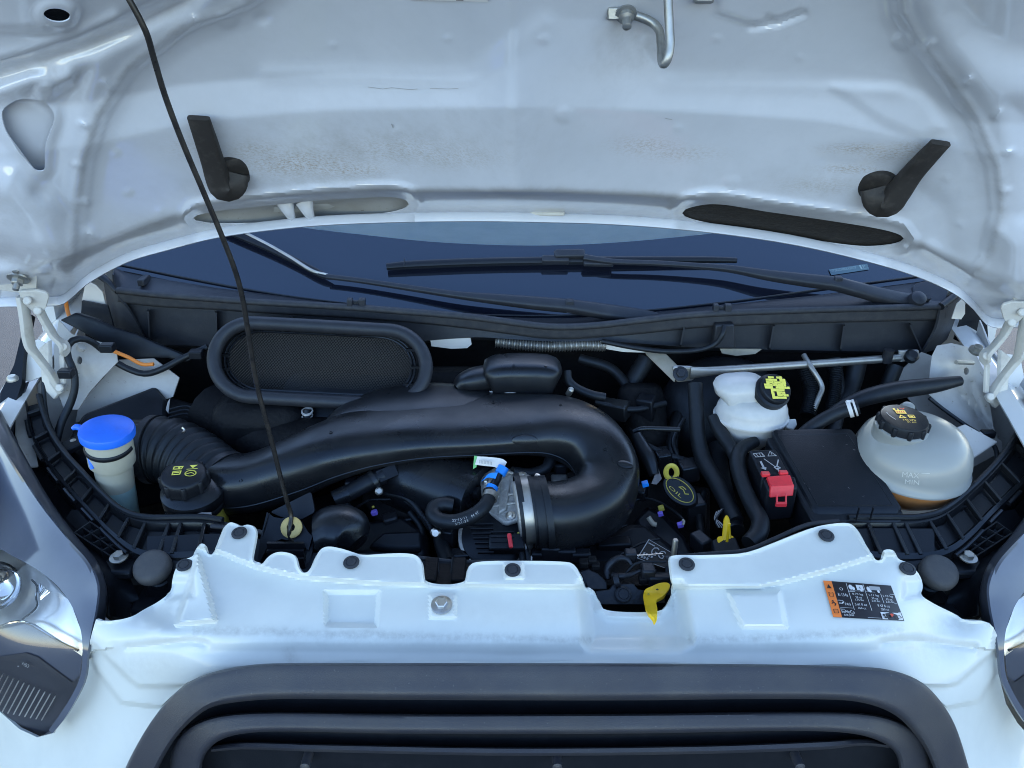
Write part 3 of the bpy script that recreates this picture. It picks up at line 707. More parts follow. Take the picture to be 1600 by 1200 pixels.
def Ypanel(u, v):
    u = np.asarray(u, float); v = np.asarray(v, float)
    y = yp(u, v); dz = np.zeros_like(y)
    dz += step(u, v, MID, -.012, 4)                              # the tabs stand higher than the apron
    dz += plateau(u, v, [(508, 925), (592, 925), (588, 978), (510, 976)], -.006, 5)
    dz += plateau(u, v, [(1138, 926), (1218, 924), (1228, 980), (1160, 980)], .006, 5)
    dz += plateau(u, v, [(672, 929), (712, 929), (712, 965), (672, 965)], .0035, 3.5)
    dz += plateau(u, v, [(789, 880), (816, 880), (818, 904), (790, 904)], .0035, 3.5)
    dz += plateau(u, v, [(910, 915), (1062, 915), (1075, 1000), (1060, 1008), (925, 1008), (918, 1000)], -.020, 16)   # bay in front of the latch
    dz += bead(u, v, [(938, 953), (950, 962), (1028, 963), (1042, 950)], .005, 7)
    dz += plateau(u, v, [(309, 868), (337, 970), (276, 976)], .010, 4.5)
    dz += step(u, v, [(180, 1012), (260, 1000), (330, 1008), (420, 1008), (800, 1012), (1200, 1010), (1350, 1008), (1440, 1000), (1525, 1012)], -.008, 16)
    dz += step(u, v, [(120, 985), (148, 1008), (200, 1060), (216, 1072), (300, 1072.5)], -.009, 4) * (u < 800)
    dz += step(u, v, [(110, 1000), (138, 1030), (190, 1098), (240, 1104), (300, 1104.5)], -.009, 4) * (u < 800)
    dz += step(u, v, [(1310, 1071.5), (1480, 1072), (1496, 1068), (1550, 1020), (1556, 980)], -.009, 4) * (u > 800)
    dz += step(u, v, [(1310, 1105.5), (1480, 1106), (1530, 1096), (1566, 1036), (1580, 1000)], -.009, 4) * (u > 800)
    dz += bead(u, v, [(200, 1012), (300, 1002), (320, 1006)], -.004, 6) + bead(u, v, [(1380, 1004), (1420, 1000), (1520, 1012)], -.004, 6)
    dz += plateau(u, v, [(262, 905), (300, 905), (303, 930), (262, 935)], -.006, 8) + plateau(u, v, [(1412, 905), (1450, 900), (1450, 930), (1412, 935)], -.006, 8)
    d_, _ = dist_line(u, v, PTOP[::2]); dz += .0022 * np.exp(-(d_ / 3.) ** 2)      # the turned-up rim
    return y - dz / np.maximum(np.vectorize(tan_dep)(v), .3)
fp = root('front_panel', (0, .66, 1.03), 'white plastic cover panel bolted over the radiator above the grille', 'panel')
mb, V = cdt_field(PANEL, Ypanel, 4.2, 3.0)
n1 = lambda u, v: np.array([noise.noise((a / 55, b / 22, 3)) for a, b in zip(u, v)])
uV, vV = V[:, 0], V[:, 1]
line = np.where(uV < 960, np.interp(uV, [290, 500, 900, 960], [984, 990, 1000, 1002]), np.interp(uV, [1060, 1200, 1420], [1000, 997, 984]))
d1 = np.exp(-((vV - line - 3 * n1(uV, vV)) / 7.5) ** 2) * np.where((uV > 300) & (uV < 925), 1, 0) + np.exp(-((vV - line) / 8) ** 2) * np.where((uV > 1075) & (uV < 1412), 1, 0)
d1 = np.maximum(d1, blobs(uV, vV, [(455, 1030, 12, 18, .9), (450, 1015, 10, 6, .8), (230, 1040, 50, 20, .35), (1450, 1010, 60, 30, .4), (800, 960, 200, 20, .12), (1480, 975, 40, 14, .5), (650, 1000, 250, 10, .5), (1000, 1005, 40, 8, .3)]))
mb.attr['grime_shade'] = d1
mb.build('panel', 'panel_white', fp, solid=.0035, angle=24)
for (u_, v_) in ((374, 831), (288, 881), (549, 877), (801, 889), (1073, 880), (1291, 835), (1418, 887)):
    bolt('bolt', P(u_, v_ + 2, float(Ypanel(u_, v_)) - .0045), (0, -.2, 1), .0088, fp, 'rubber_dusty')
bolt('bolt', P(690, 946, float(Ypanel(690., 946.)) - .001), (0, -.25, 1), .0075, fp, 'steel', hex_=True)

# information sticker
Q = [np.array(q, float) for q in ((1286, 907), (1392, 915), (1413, 970), (1302, 964))]
def stk(x, y, lift):
    p = Q[0] * (1 - x) * (1 - y) + Q[1] * x * (1 - y) + Q[2] * x * y + Q[3] * (1 - x) * y
    return Pn(p[0], p[1], float(Ypanel(p[0], p[1])) - lift)
stick = root('sticker', stk(.5, .5, 0), 'black and orange refrigerant data sticker on the white front panel', 'sticker')
G = np.array([[stk(x, y, .0012) for x in np.linspace(0, 1, 14)] for y in np.linspace(0, 1, 8)])
sb = MB().grid(G).build('sheet', 'sticker_black', stick, solid=.0003)
G = np.array([[stk(x, y, .0017) for x in np.linspace(0, .125, 3)] for y in np.linspace(0, 1, 8)])
MB().grid(G).build('orange_strip', 'sticker_orange', stick)
L1 = lambda x, y: stk(x, y, .0021)
f = Flat(L1)
for x in (.335, .585): f.line([(x, .02), (x, .76)], .006)
f.line([(.80, .26), (.80, .52)], .006)
for y, a, b in ((.25, .335, .99), (.52, .135, .99), (.765, .135, .99)): f.line([(a, y), (b, y)], .011)
f.text('R-134a', .235, .36, .14, .085).ring(.235, .2, .02, .035, .008)
f.text('0.79 kg', .455, .325, .15, .075).text('28 oz', .455, .405, .09, .055).text('1.75 lbs', .455, .475, .12, .055)
f.text('1.11 kg', .69, .325, .14, .075).text('39 oz', .69, .405, .09, .055).text('2.45 lbs', .69, .475, .12, .055)
f.text('1.19 kg', .895, .325, .14, .075).text('42 oz', .895, .405, .09, .055).text('2.62 lbs', .895, .475, .12, .055)
f.text('PAG', .265, .615, .08, .07).text('5.41 fl oz', .455, .605, .17, .07).text('160 cc', .455, .705, .11, .06).text('9.47 fl oz', .78, .605, .17, .07).text('280 cc', .78, .705, .11, .06)
f.text('FoMoCo', .235, .83, .18, .09).text('SAE J639', .235, .93, .14, .065)
f.rect(.47, .05, .57, .2).disc(.385, .13, .03, .07).disc(.42, .16, .022, .05).disc(.53, .2, .018, .035)
f.disc(.64, .15, .024, .07).disc(.66, .2, .02, .04).disc(.78, .2, .018, .04)
f.line([(.15, .6), (.19, .6), (.21, .56)], .02)
f.rect(.70, .785, .99, .985)
f.build('print', 'white_print', stick)
f = Flat(L1); f.rect(.66, .06, .82, .17); f.line([(.36, .225), (.56, .225)], .012); f.line([(.6, .225), (.72, .225)], .012); f.line([(.145, .72), (.32, .72)], .012); f.line([(.5, .96), (.68, .96)], .012); f.build('print', 'grey_print', stick)
f = Flat(lambda x, y: stk(x, y, .0026))
f.poly([(.062, .09), (.10, .2), (.03, .2)])
f.line([(.035, .32), (.06, .34), (.095, .32), (.095, .42), (.06, .44), (.035, .42)], .009, True)
f.disc(.06, .55, .012, .02).line([(.04, .62), (.065, .58), (.09, .63), (.075, .67)], .018)
f.line([(.035, .78), (.095, .78), (.095, .88), (.035, .88)], .009, True).line([(.045, .83), (.085, .83)], .008)
for k in range(4):
    a = k * math.pi / 2 + .5; f.disc(.765 + .03 * math.cos(a), .885 + .05 * math.sin(a), .018, .032, 10)
f.line([(.90, .86), (.955, .85), (.98, .92), (.92, .94)], .01, True)
f.rect(.515, .10, .525, .16)
f.build('print', 'black_print', stick)
f = Flat(lambda x, y: stk(x, y, .0026)); f.disc(.855, .84, .025, .03).disc(.85, .87, .016, .03); f.build('print', 'red_print', stick)

# ================================================================== grille
gr = root('grille', (0, .60, .90), 'black plastic radiator grille with horizontal bars below the white panel', 'grille')
O1 = [(150, 1340), (172, 1260), (195, 1202), (215, 1162), (240, 1122), (270, 1086), (300, 1063), (340, 1048), (400, 1038), (460, 1036), (600, 1036), (800, 1036), (1000, 1036.5), (1200, 1038), (1350, 1042), (1400, 1049), (1440, 1066), (1470, 1096), (1493, 1135), (1514, 1200), (1530, 1260), (1545, 1340)]
I1 = [(212, 1340), (226, 1270), (243, 1212), (260, 1176), (280, 1146), (304, 1122), (330, 1105), (362, 1098), (412, 1093), (468, 1092), (600, 1093), (800, 1094), (1000, 1094), (1190, 1092), (1320, 1094), (1365, 1102), (1400, 1118), (1425, 1142), (1446, 1172), (1464, 1215), (1478, 1270), (1492, 1340)]
def mix(A, B, t, Y, dv=0): return [(a[0] * (1 - t) + b[0] * t, a[1] * (1 - t) + b[1] * t + dv, Y + .0 * 0) for a, b in zip(A, B)]
def yfront(v): return float(np.interp(v, [1030, 1100, 1200, 1340], [.620, .606, .592, .575]))
def lay(A, off): return [(a, b, yfront(b) + off) for a, b in A]
def gm(t): return [(a * (1 - t) + c * t, b * (1 - t) + d * t) for (a, b), (c, d) in zip(O1, I1)]
lines = [lay(O1, .006), lay(gm(.02), -.001), lay(gm(.06), -.005), lay(gm(.10), -.007), lay(gm(.48), -.0128), lay(gm(.82), -.0178), lay(gm(.88), -.0180), lay(gm(.94), -.0160), lay(gm(1.), -.006), lay(I1, .012)]
MB().grid(strip(lines, 150, 30)).build('frame', 'grille_black', gr, angle=60, solid=.003)
# inner rounded ring
RO = [(300, 1340), (272, 1250), (266, 1200), (274, 1160), (300, 1133), (345, 1118), (420, 1113), (600, 1115), (800, 1116), (1000, 1115), (1250, 1112), (1350, 1115), (1405, 1128), (1440, 1155), (1452, 1195), (1447, 1250), (1425, 1340)]
RI = [(340, 1340), (318, 1250), (315, 1205), (320, 1180), (338, 1160), (370, 1148), (430, 1143), (600, 1146), (800, 1147), (1000, 1146), (1245, 1142), (1330, 1146), (1372, 1157), (1398, 1175), (1405, 1205), (1400, 1250), (1385, 1340)]
def ringl(t, off): return [(a * (1 - t) + c * t, b * (1 - t) + d * t, yfront(b * (1 - t) + d * t) + off) for (a, b), (c, d) in zip(RO, RI)]
MB().grid(strip([ringl(0, .020), ringl(0, .008), ringl(.05, .002), ringl(.10, .000), ringl(.50, -.0045), ringl(.82, -.0075), ringl(.90, -.0070), ringl(.97, -.003), ringl(1, .002), ringl(1, .022)], 150, 30)).build('ring_bar', 'grille_black', gr, angle=60, solid=.003)
sl = [[(330, 1172), (380, 1160), (500, 1163), (800, 1168), (1100, 1165), (1290, 1158), (1350, 1154), (1385, 1165)], ]
mid = [(330, 1166), (380, 1160), (500, 1163), (800, 1168), (1100, 1165), (1290, 1158), (1350, 1155), (1390, 1162)]
low = [(330, 1174), (380, 1170), (500, 1174), (800, 1180), (1100, 1177), (1290, 1170), (1350, 1164), (1390, 1168)]
S = lambda A, off: [(a, b, yfront(b) + off) for a, b in A]
MB().grid(strip([S(mid, .022), S(mid, .010), S([(a, b + 3) for a, b in mid], .006), S([(a, b - 3) for a, b in low], .004), S(low, .009), S([(a, b + 1) for a, b in low], .022)], 90, 14)).build('slat', 'grille_black', gr, angle=60, solid=.003)
G = np.array([[P(u_, v_, yfront(v_) + .021) for u_ in np.linspace(u0_, u1_, 30)] for u0_, u1_, v_ in ((330, 1390, 1075), (280, 1425, 1110), (255, 1450, 1160), (235, 1465, 1220), (215, 1480, 1340))])
MB().grid(G).build('backing', 'black_plastic', gr, solid=.004)
for u_ in (480, 870, 1245): MB().lathe([(.006, -.01), (.006, .012), (.003, .014)], P(u_, 1186, yfront(1186) + .014), (0, -1, .1), 14).build('peg', 'grille_black', gr)
for sx, u_ in ((-1, 268), (1, 1440)):
    for k in range(3): MB().box(P(u_ + sx * -6, 1128 + k * 5 if sx < 0 else 1125 + k * 5, .628), (.03, .02, .0025)).build('fin', 'grille_black', gr)
# bumper below (out of the picture, carries the front down towards the road)
G = []
for x in np.linspace(-.66, .66, 40):
    c = .05 + .20 * (abs(x) / .66) ** 2.4
    G.append([(x, .66 + c, .70), (x, .60 + c, .68), (x, .56 + c, .62), (x, .53 + c, .50), (x, .60 + c, .36), (x, .80 + c * .6, .33)])
MB().grid(np.array(G)).build('bumper', 'grille_black', van, solid=.004)

# ================================================================== headlights
def MIR(p): return (1698 - p[0], *p[1:])
def headlight(mir, lab):
    T = MIR if mir else (lambda p: p)
    def PT(L): return [T(p) for p in L]
    ctrl = [(0, 690, .98), (60, 790, .86), (110, 850, .80), (150, 905, .752), (158, 940, .735), (140, 990, .708), (136, 1020, .695), (132, 1062, .684), (105, 1110, .678), (80, 1146, .684), (0, 1110, .705), (-120, 1060, .80), (-170, 900, .95), (-120, 650, 1.12), (40, 960, .742), (0, 900, .80), (-60, 980, .77), (60, 1050, .700)]
    fY = tps(PT(ctrl))
    o = PT([(-170, 880), (-150, 700), (-60, 640), (-10, 668), (20, 722), (60, 785), (105, 842), (138, 880), (152, 915), (150, 950), (142, 985), (137, 1020), (133, 1060), (118, 1092), (98, 1122), (80, 1145), (57, 1149), (30, 1135), (0, 1110), (-80, 1075), (-150, 1000)])
    hl = root('headlight', P(*T((60, 1145)), float(fY(*T((60., 1145.))))), lab, 'headlight', 'pair of headlights')
    edge = PT([(-170, 880), (-150, 700), (-60, 640), (-10, 668), (20, 722), (60, 785), (105, 842), (138, 880), (152, 915), (150, 950), (142, 985), (137, 1030), (131, 1030), (132, 990), (122, 952), (100, 915), (60, 880), (20, 858), (0, 845), (-60, 830), (-110, 840)])
    out_ = PT([(-170, 880), (-150, 700), (-60, 640), (-10, 668), (20, 722), (60, 785), (105, 842), (138, 880), (152, 915), (150, 950), (143, 985), (137, 1020), (133, 1060), (118, 1094), (100, 1124), (82, 1146)])
    in_ = PT([(76, 1141), (93, 1117), (112, 1087), (126, 1055), (129, 1015), (125, 980), (110, 943), (86, 912), (50, 885), (18, 868), (0, 858), (-60, 845), (-110, 860)])
    mb, _ = cdt_field([tuple(p) for p in catmull(out_, 70)] + [tuple(p) for p in catmull(in_, 60)], lambda u, v: fY(u, v) - .003 * np.exp(-(dist_line(u, v, PT([(0, 760), (60, 830), (110, 890), (135, 950), (133, 1010)]))[0] / 40) ** 2), 8, 8)
    mb.build('lens_rim', 'lens_edge', hl, solid=.004, label='smoky grey outer rim of the lamp lens')
    mb, _ = cdt_field([tuple(p) for p in catmull(in_[::-1], 60)] + [tuple(p) for p in catmull(PT([(76, 1143), (66, 1150), (52, 1149), (30, 1135), (0, 1110), (-80, 1072), (-150, 1000), (-160, 900)]), 40)], lambda u, v: fY(u, v) + .001, 10, 10)
    mb.build('lens', 'lamp_lens', hl, label='clear lamp lens')
    D = .035
    fin = lambda u, v: fY(u, v) + D
    # bright reflector above, dark bezel below, silver trim line between
    mb, V = cdt_field(PT([(-168, 880), (-60, 840), (0, 850), (60, 885), (110, 940), (132, 1000), (128, 1025), (95, 1002), (55, 975), (32, 971), (0, 980), (-80, 1000), (-150, 990)]), lambda u, v: fin(u, v) + .008 + .03 * np.exp(-((np.asarray(u) - T((0, 0))[0]) / 50) ** 2 - ((np.asarray(v) - 925) / 38) ** 2) + .0008 * np.abs(((np.asarray(u) * .8 + np.asarray(v) * .35) / 20.) % 2 - 1), 7, 7)
    mb.build('reflector', 'chrome_soft', hl, angle=20)
    mb, _ = cdt_field(PT([(-150, 1000), (-80, 995), (0, 978), (32, 969), (55, 973), (95, 1000), (128, 1024), (124, 1058), (112, 1070), (60, 1030), (40, 1023), (0, 1030), (-80, 1050)]), lambda u, v: fin(u, v) + .012, 9, 9)
    mb.build('bezel', 'bezel_grey', hl)
    mb, _ = cdt_field(PT([(-150, 1050), (-80, 1045), (0, 1026), (40, 1020), (60, 1027), (112, 1066), (124, 1056), (118, 1082), (106, 1104), (92, 1124), (76, 1143), (66, 1150), (52, 1149), (40, 1142), (20, 1127), (0, 1110), (-80, 1080), (-150, 1060)]), lambda u, v: fin(u, v) + .010, 9, 9)
    mb.build('lower_bezel', 'bezel_dark', hl)
    m = MB(); pxtube(m, [(*q, float(fin(*q)) - .002) for q in PT([(-120, 1010), (0, 979), (25, 971), (45, 974), (70, 988), (98, 1005), (122, 1016)])], 2.3, n=30, seg=8).build('trim_line', 'chrome', hl)
    m = MB(); pxtube(m, [(*q, float(fin(*q)) - .006) for q in PT([(50, 906), (58, 916), (57, 935), (58, 948), (35, 968)])], 1.8, n=20, seg=6).build('trim_line', 'chrome', hl)
    for k in range(15):                                   # fluted lower part
        a = (-28 + k * 8.2, 1050 + max(0, k - 3) * 3.4 + (k < 3) * 3); b = (a[0] - 30 + k * .6, a[1] + 60 - k * 1.6)
        if b[1] > 1138: b = (a[0] - (1138 - a[1]) * .5, 1138)
        a, b = T(a), T(b)
        m = MB(); pxtube(m, [(*q, float(fin(*q)) + .004) for q in (a, ((a[0] + b[0]) / 2, (a[1] + b[1]) / 2), b)], 1.1, n=8, seg=6).build('flute', 'chrome_soft', hl)
    for k in range(6):
        a, b = T((62 + k * 2.5, 912 + k * 2.2)), T((62 + k * 3.2 - k * .5, 935 - 2 * k + 5))
        a, b = T((63 + 3 * k, 930 + 1.5 * k - 18 + k)), T((61 + .5 * k, 940 + .5 * k - 16 + k * 2))
        m = MB(); pxtube(m, [(*q, float(fin(*q)) - .004) for q in (a, b)], 1.0, n=4, seg=6).build('louvre', 'chrome', hl)
    m = MB(); m.lathe([(.034, 0), (.030, -.012), (.018, -.022), (0.001, -.026)], P(*T((-8, 915)), float(fin(*T((-8., 915.)))) - .01), (.2, -.8, .5), 24, cap=False).build('bulb_bowl', 'chrome', hl)
    f = Flat((lambda x, y: P(*T((x, y)), float(fin(*T((x, y)))) + .006)) if not mir else (lambda x, y: P(x, y, float(fin(x, y)) + .006)))
    if not mir:
        f.text('HB3', 40, 1039, 11, 5.5, .45); f.line([(28, 1041), (29, 1041)], 1.5); f.build('print', 'grey_print', hl)
    # black body of the lamp behind the lens, with its upper flange
    G = strip([PT([(-20, 655, 1.02), (15, 715, .94), (60, 783, .868), (106, 841, .806), (139, 879, .768), (153, 915, .748), (151, 950, .73), (143, 985, .712), (137, 1030, .697)]), PT([(0, 640, 1.06), (34, 705, .97), (75, 776, .895), (118, 836, .83), (152, 878, .79), (166, 920, .765), (163, 955, .748), (157, 985, .74), (150, 1030, .73)]), PT([(4, 660, 1.07), (38, 720, .98), (80, 792, .905), (122, 850, .84), (155, 890, .80), (168, 930, .775), (165, 965, .76), (158, 990, .752), (150, 1040, .74)])], 60, 12)
    MB().grid(G).build('lamp_body', 'bezel_dark', hl, solid=.004)
    m = MB(); m.box(P(*T((91, 856)), .812), (.032, .016, .010), (Vector((.72 if not mir else -.72, -.62, -.25)).normalized(), Vector((.62 if not mir else -.62, .72, 0)).normalized(), Vector((0, 0, 1)))).build('adjuster_window', 'bezel_dark', hl, bevel=.002)
    m = MB(); m.box(P(*T((91, 854)), .809), (.018, .007, .008), (Vector((.72 if not mir else -.72, -.62, -.25)).normalized(), Vector((.62 if not mir else -.62, .72, 0)).normalized(), Vector((0, 0, 1)))).build('adjuster', 'chrome', hl, bevel=.002)
    m = MB(); pxtube(m, [(*q,) for q in PT([(104, 862, .797), (118, 874, .785), (128, 882, .778)])], 2.5, n=8, seg=8).build('clip_bar', 'steel', hl)
    return hl
headlight(False, 'headlight on the side with the blue washer cap, smoky rim and chrome reflector')
headlight(True, 'headlight on the side of the coolant tank, smoky rim, mostly out of view')

# ================================================================== bay side trim between headlight and trough
def wing_trim(mir, lab):
    T = MIR if mir else (lambda p: p)
    PT = lambda L: [T(p) for p in L]
    r = root('wing_liner', P(*T((150, 830)), .84), lab, 'liner', 'black liners beside the headlights')
    G = strip([PT([(-60, 600, 1.12), (4, 655, 1.06), (38, 715, .975), (80, 788, .90), (122, 846, .835), (155, 886, .795), (170, 925, .775), (172, 962, .765)]), PT([(-30, 640, 1.12), (28, 700, 1.03), (60, 760, .965), (98, 812, .90), (138, 858, .84), (172, 890, .805), (185, 925, .79), (190, 965, .78)]), PT([(20, 620, 1.16), (60, 690, 1.08), (90, 750, 1.0), (120, 800, .94), (160, 850, .875), (195, 890, .83), (215, 930, .80), (225, 965, .785)])], 60, 14)
    MB().grid(G).build('liner', 'black_plastic', r, solid=.003)
    m = MB(); m.add([P(*T(q)) for q in ((92, 826, .90), (112, 796, .92), (140, 800, .91), (150, 850, .865), (128, 848, .86), (100, 838, .885))], [(0, 1, 2, 3, 4, 5)]).build('flap', 'black_plastic', r, solid=.003)
    # ribbed bracket with its bolt
    fr = [(117, 840), (143, 822), (200, 862), (186, 882), (150, 866)]
    fb = lambda u, v: .862 - (v - 830) * .00075
    m, _ = cdt_field(PT(fr), lambda u, v: np.full(np.shape(u), 0.) + .868 - (np.asarray(v) - 830) * .00075, 12, 12); br = m.build('bracket', 'black_plastic', r, solid=.003)
    for a, b in (((117, 840), (143, 822)), ((130, 848), (158, 832)), ((144, 857), (172, 843)), ((143, 822), (200, 862)), ((131, 830), (190, 872)), ((119, 839), (182, 880)), ((160, 868), (187, 852))):
        m = MB(); A, B = P(*T((*a, fb(*a)))), P(*T((*b, fb(*b)))); d = (B - A)
        m.box((A + B) / 2 + Vector((0, 0, .002)), (d.length, .0022, .012), (d.normalized(), d.normalized().cross(Vector((0, 0, 1))).normalized(), Vector((0, 0, 1)))).build('rib', 'black_plastic', br)
    m = MB(); A = P(*T((186, 880, .818))); m.box(A + Vector((0, 0, -.008)), (.045, .035, .014)).build('bolt_boss', 'black_plastic', r, bevel=.004)
    m = MB(); m.box(A + Vector((.003 * (-1 if mir else 1), .012, -.04)), (.035, .012, .06)).build('bolt_boss', 'black_plastic', r, bevel=.003)
    bolt('bolt', P(*T((186, 871, .822))), (0, -.1, 1), .0072, r, 'galvanised', hex_=True)
    # pale bracket strip outside the trough
    if not mir:
        m = MB(); m.add([P(*q) for q in ((25, 640, 1.10), (40, 632, 1.12), (44, 690, 1.06), (60, 728, 1.0), (34, 730, .99), (36, 712, 1.01), (24, 680, 1.06))], [(0, 1, 2, 3, 4, 5, 6)]).build('steel_bracket', 'inner_white', r, solid=.003)
    # black recess wall below: what shows in the gaps
    G = strip([PT([(60, 760, .99), (140, 850, .88), (190, 900, .83), (200, 960, .80)]), PT([(80, 900, .99), (160, 960, .90), (200, 990, .86), (230, 1000, .84)])], 20)
    MB().grid(G).build('recess', 'engine_black', r, solid=.003)
wing_trim(False, 'black plastic liner and ribbed bracket beside the headlight on the washer side')
wing_trim(True, 'black plastic liner and ribbed bracket beside the headlight on the coolant side')

# ================================================================== rubber bump stops
for (u_, v_, lab) in ((237, 885, 'round grey rubber bump stop beside the panel on the washer side'), (1468, 893, 'round grey rubber bump stop beside the panel on the coolant side')):
    p = P(u_, v_, .795 if u_ < 800 else .79); ax = Vector((0, -.38, .92))
    r = root('bump_stop', p - Vector((0, 0, .09)), lab, 'bump stop', 'rubber bump stops')
    q = 1.0
    MB().lathe([(.0005, .0075), (.018, .0075), (.0225, .005), (.0245, 0), (.0245, -.008), (.022, -.013), (.012, -.014)], p, ax, 32).build('head', 'stop_rubber', r)
    MB().lathe([(.0125, -.010), (.0125, -.030), (.015, -.032), (.015, -.04), (.011, -.042), (.011, -.09)], p, ax, 20).build('stem', 'rubber', r)
    MB().box(p + Vector((0, .01, -.075)), (.075, .06, .03)).build('bracket', 'black_plastic', r, bevel=.004)

# ================================================================== cable trough running round the bay, with pockets and ribs
def trough(mir, lab):
    if not mir:
        outer = [(38, 628, 1.10), (48, 678, 1.045), (72, 722, .985), (105, 764, .93), (140, 802, .885), (172, 835, .85), (205, 862, .825), (235, 872, .815), (300, 872, .81), (365, 868, .81)]
        inner = [(62, 622, 1.11), (76, 668, 1.06), (98, 706, 1.01), (128, 740, .965), (162, 776, .922), (190, 800, .893), (222, 812, .878), (262, 813, .876), (320, 813, .876), (372, 822, .865)]
    else:
        outer = [(1660, 628, 1.10), (1642, 690, 1.03), (1618, 735, .97), (1586, 770, .925), (1550, 806, .88), (1520, 838, .848), (1490, 862, .825), (1455, 873, .815), (1400, 874, .81), (1320, 868, .81)]
        inner = [(1612, 600, 1.13), (1600, 650, 1.075), (1583, 690, 1.03), (1556, 727, .98), (1524, 760, .94), (1490, 790, .905), (1458, 808, .882), (1420, 813, .876), (1370, 813, .876), (1300, 815, .873)]
    r = root('cable_trough', P(*outer[5]), lab, 'trough', 'black cable troughs')
    n = 90
    O, I = catmull(outer, n), catmull(inner, n)
    Ow, Iw = Pn(*O.T), Pn(*I.T)
    up = np.array([0, 0, 1.])
    def L(t, h): return Ow * (1 - t) + Iw * t + up * h
    rows = [L(0, -.045), L(0, -.008), L(.02, .0), L(.13, .003), L(.16, 0), L(.17, -.009), L(.83, -.009), L(.84, 0), L(.87, .004), L(.99, .004), L(1., 0), L(1.0, -.05)]
    MB().grid(np.stack(rows)).build('channel', 'black_satin', r, angle=35, solid=.0025)
    for q in [4, 12, 20, 28, 36, 44, 52, 58, 66, 70, 78]:
        A, B = Vector(L(.10, .001)[q]), Vector(L(.9, .001)[q]); d = (B - A)
        m = MB(); t = Vector(Ow[q + 1] - Ow[q - 1]).normalized()
        m.box((A + B) / 2 + Vector((0, 0, -.002)), (d.length, .0055, .010), (d.normalized(), t, d.normalized().cross(t).normalized())).build('rib', 'black_satin', r, bevel=.001)
    ks = [4, 12, 20, 28, 36, 44, 58, 70, 78, 88]
    for a, b in zip(ks[:-1], ks[1:]):
        a2, b2 = a + 1.6, b - 1.6
        def at(x, t, h):
            i = int(x); k = x - i; return (L(t, h)[i] * (1 - k) + L(t, h)[min(i + 1, n - 1)] * k)
        G = np.array([[at(a2 + (b2 - a2) * s, t, -.0055) for t in (.24, .5, .76)] for s in np.linspace(0, 1, 5)])
        MB().grid(G).build('pocket', 'black_plastic', r, solid=.003)
    for a, b in zip(ks[:6], ks[1:7]):                       # clip lugs on the outer edge
        m = MB(); pts = [Vector(L(-.06, -.004)[i]) for i in np.linspace(a + 1, b - 2, 5).astype(int)]
        m.tube(pts, .0032, 10, 8).build('lug', 'black_satin', r)
    m = MB(); m.tube([Vector(x) + Vector((0, 0, .006)) for x in Iw[::6]], .0042, 60, 8).build('seal', 'rubber', r, label='rubber seal along the trough edge')
    return r
trough(False, 'black ladder-ribbed cable trough curving past the washer neck to the panel')
trough(True, 'black ladder-ribbed cable trough curving past the coolant tank to the panel')

# ================================================================== radiator crossmember and its rubber lip behind the panel
rs = root('radiator_support', (0, .83, .95), 'black crossmember with rubber lip behind the white front panel', 'crossmember')
cl = [(330, 822, .860), (372, 826, .855), (410, 832, .848), (470, 850, .830), (560, 868, .812), (620, 868, .812), (665, 873, .808), (720, 878, .803), (780, 878, .803), (860, 880, .80)]
m = MB(); pxtube(m, cl, 3.6, n=70, seg=10).build('lip', 'rubber_dusty', rs)
cr_ = [(1040, 872, .808), (1100, 866, .813), (1165, 860, .82), (1210, 842, .84), (1262, 820, .862), (1310, 814, .872)]
m = MB(); pxtube(m, cr_, 3.6, n=50, seg=10).build('lip', 'rubber_dusty', rs)
G = strip([[(230, 838, .845), (372, 836, .845), (480, 862, .818), (620, 874, .806), (860, 886, .795), (915, 905, .78)], [(230, 890, .80), (372, 890, .80), (480, 915, .775), (620, 925, .765), (860, 930, .763), (915, 940, .757)], [(230, 960, .80), (372, 960, .80), (480, 980, .775), (620, 990, .765), (860, 995, .763), (915, 1000, .757)]], 60)
MB().grid(G).build('beam', 'black_plastic', rs, solid=.004)
G = strip([[(1040, 884, .80), (1165, 872, .81), (1262, 832, .85), (1340, 826, .86), (1460, 826, .86)], [(1040, 930, .762), (1165, 925, .767), (1262, 890, .80), (1340, 890, .80), (1460, 890, .80)], [(1040, 1000, .762), (1165, 995, .767), (1262, 960, .80), (1340, 960, .80), (1460, 960, .80)]], 50)
MB().grid(G).build('beam', 'black_plastic', rs, solid=.004)
MB().box((0.02, .815, .86), (1.15, .05, .22)).build('core', 'engine_black', rs)
# clip block in the gap of the panel
m = MB(); m.box(P(695, 905, .772), (.062, .05, .012)).build('clip_block', 'engine_black', rs, bevel=.002)
for du in (-22, 22):
    m = MB(); m.box(P(695 + du, 895, .777), (.018, .045, .016)).build('clip_block', 'engine_black', rs, bevel=.002)
m = MB(); pxtube(m, [(683, 872, .80), (686, 900, .774), (690, 910, .766), (702, 910, .766), (705, 900, .774), (708, 872, .80)], 2.4, n=30, seg=8).build('clip_loop', 'black_plastic', rs)

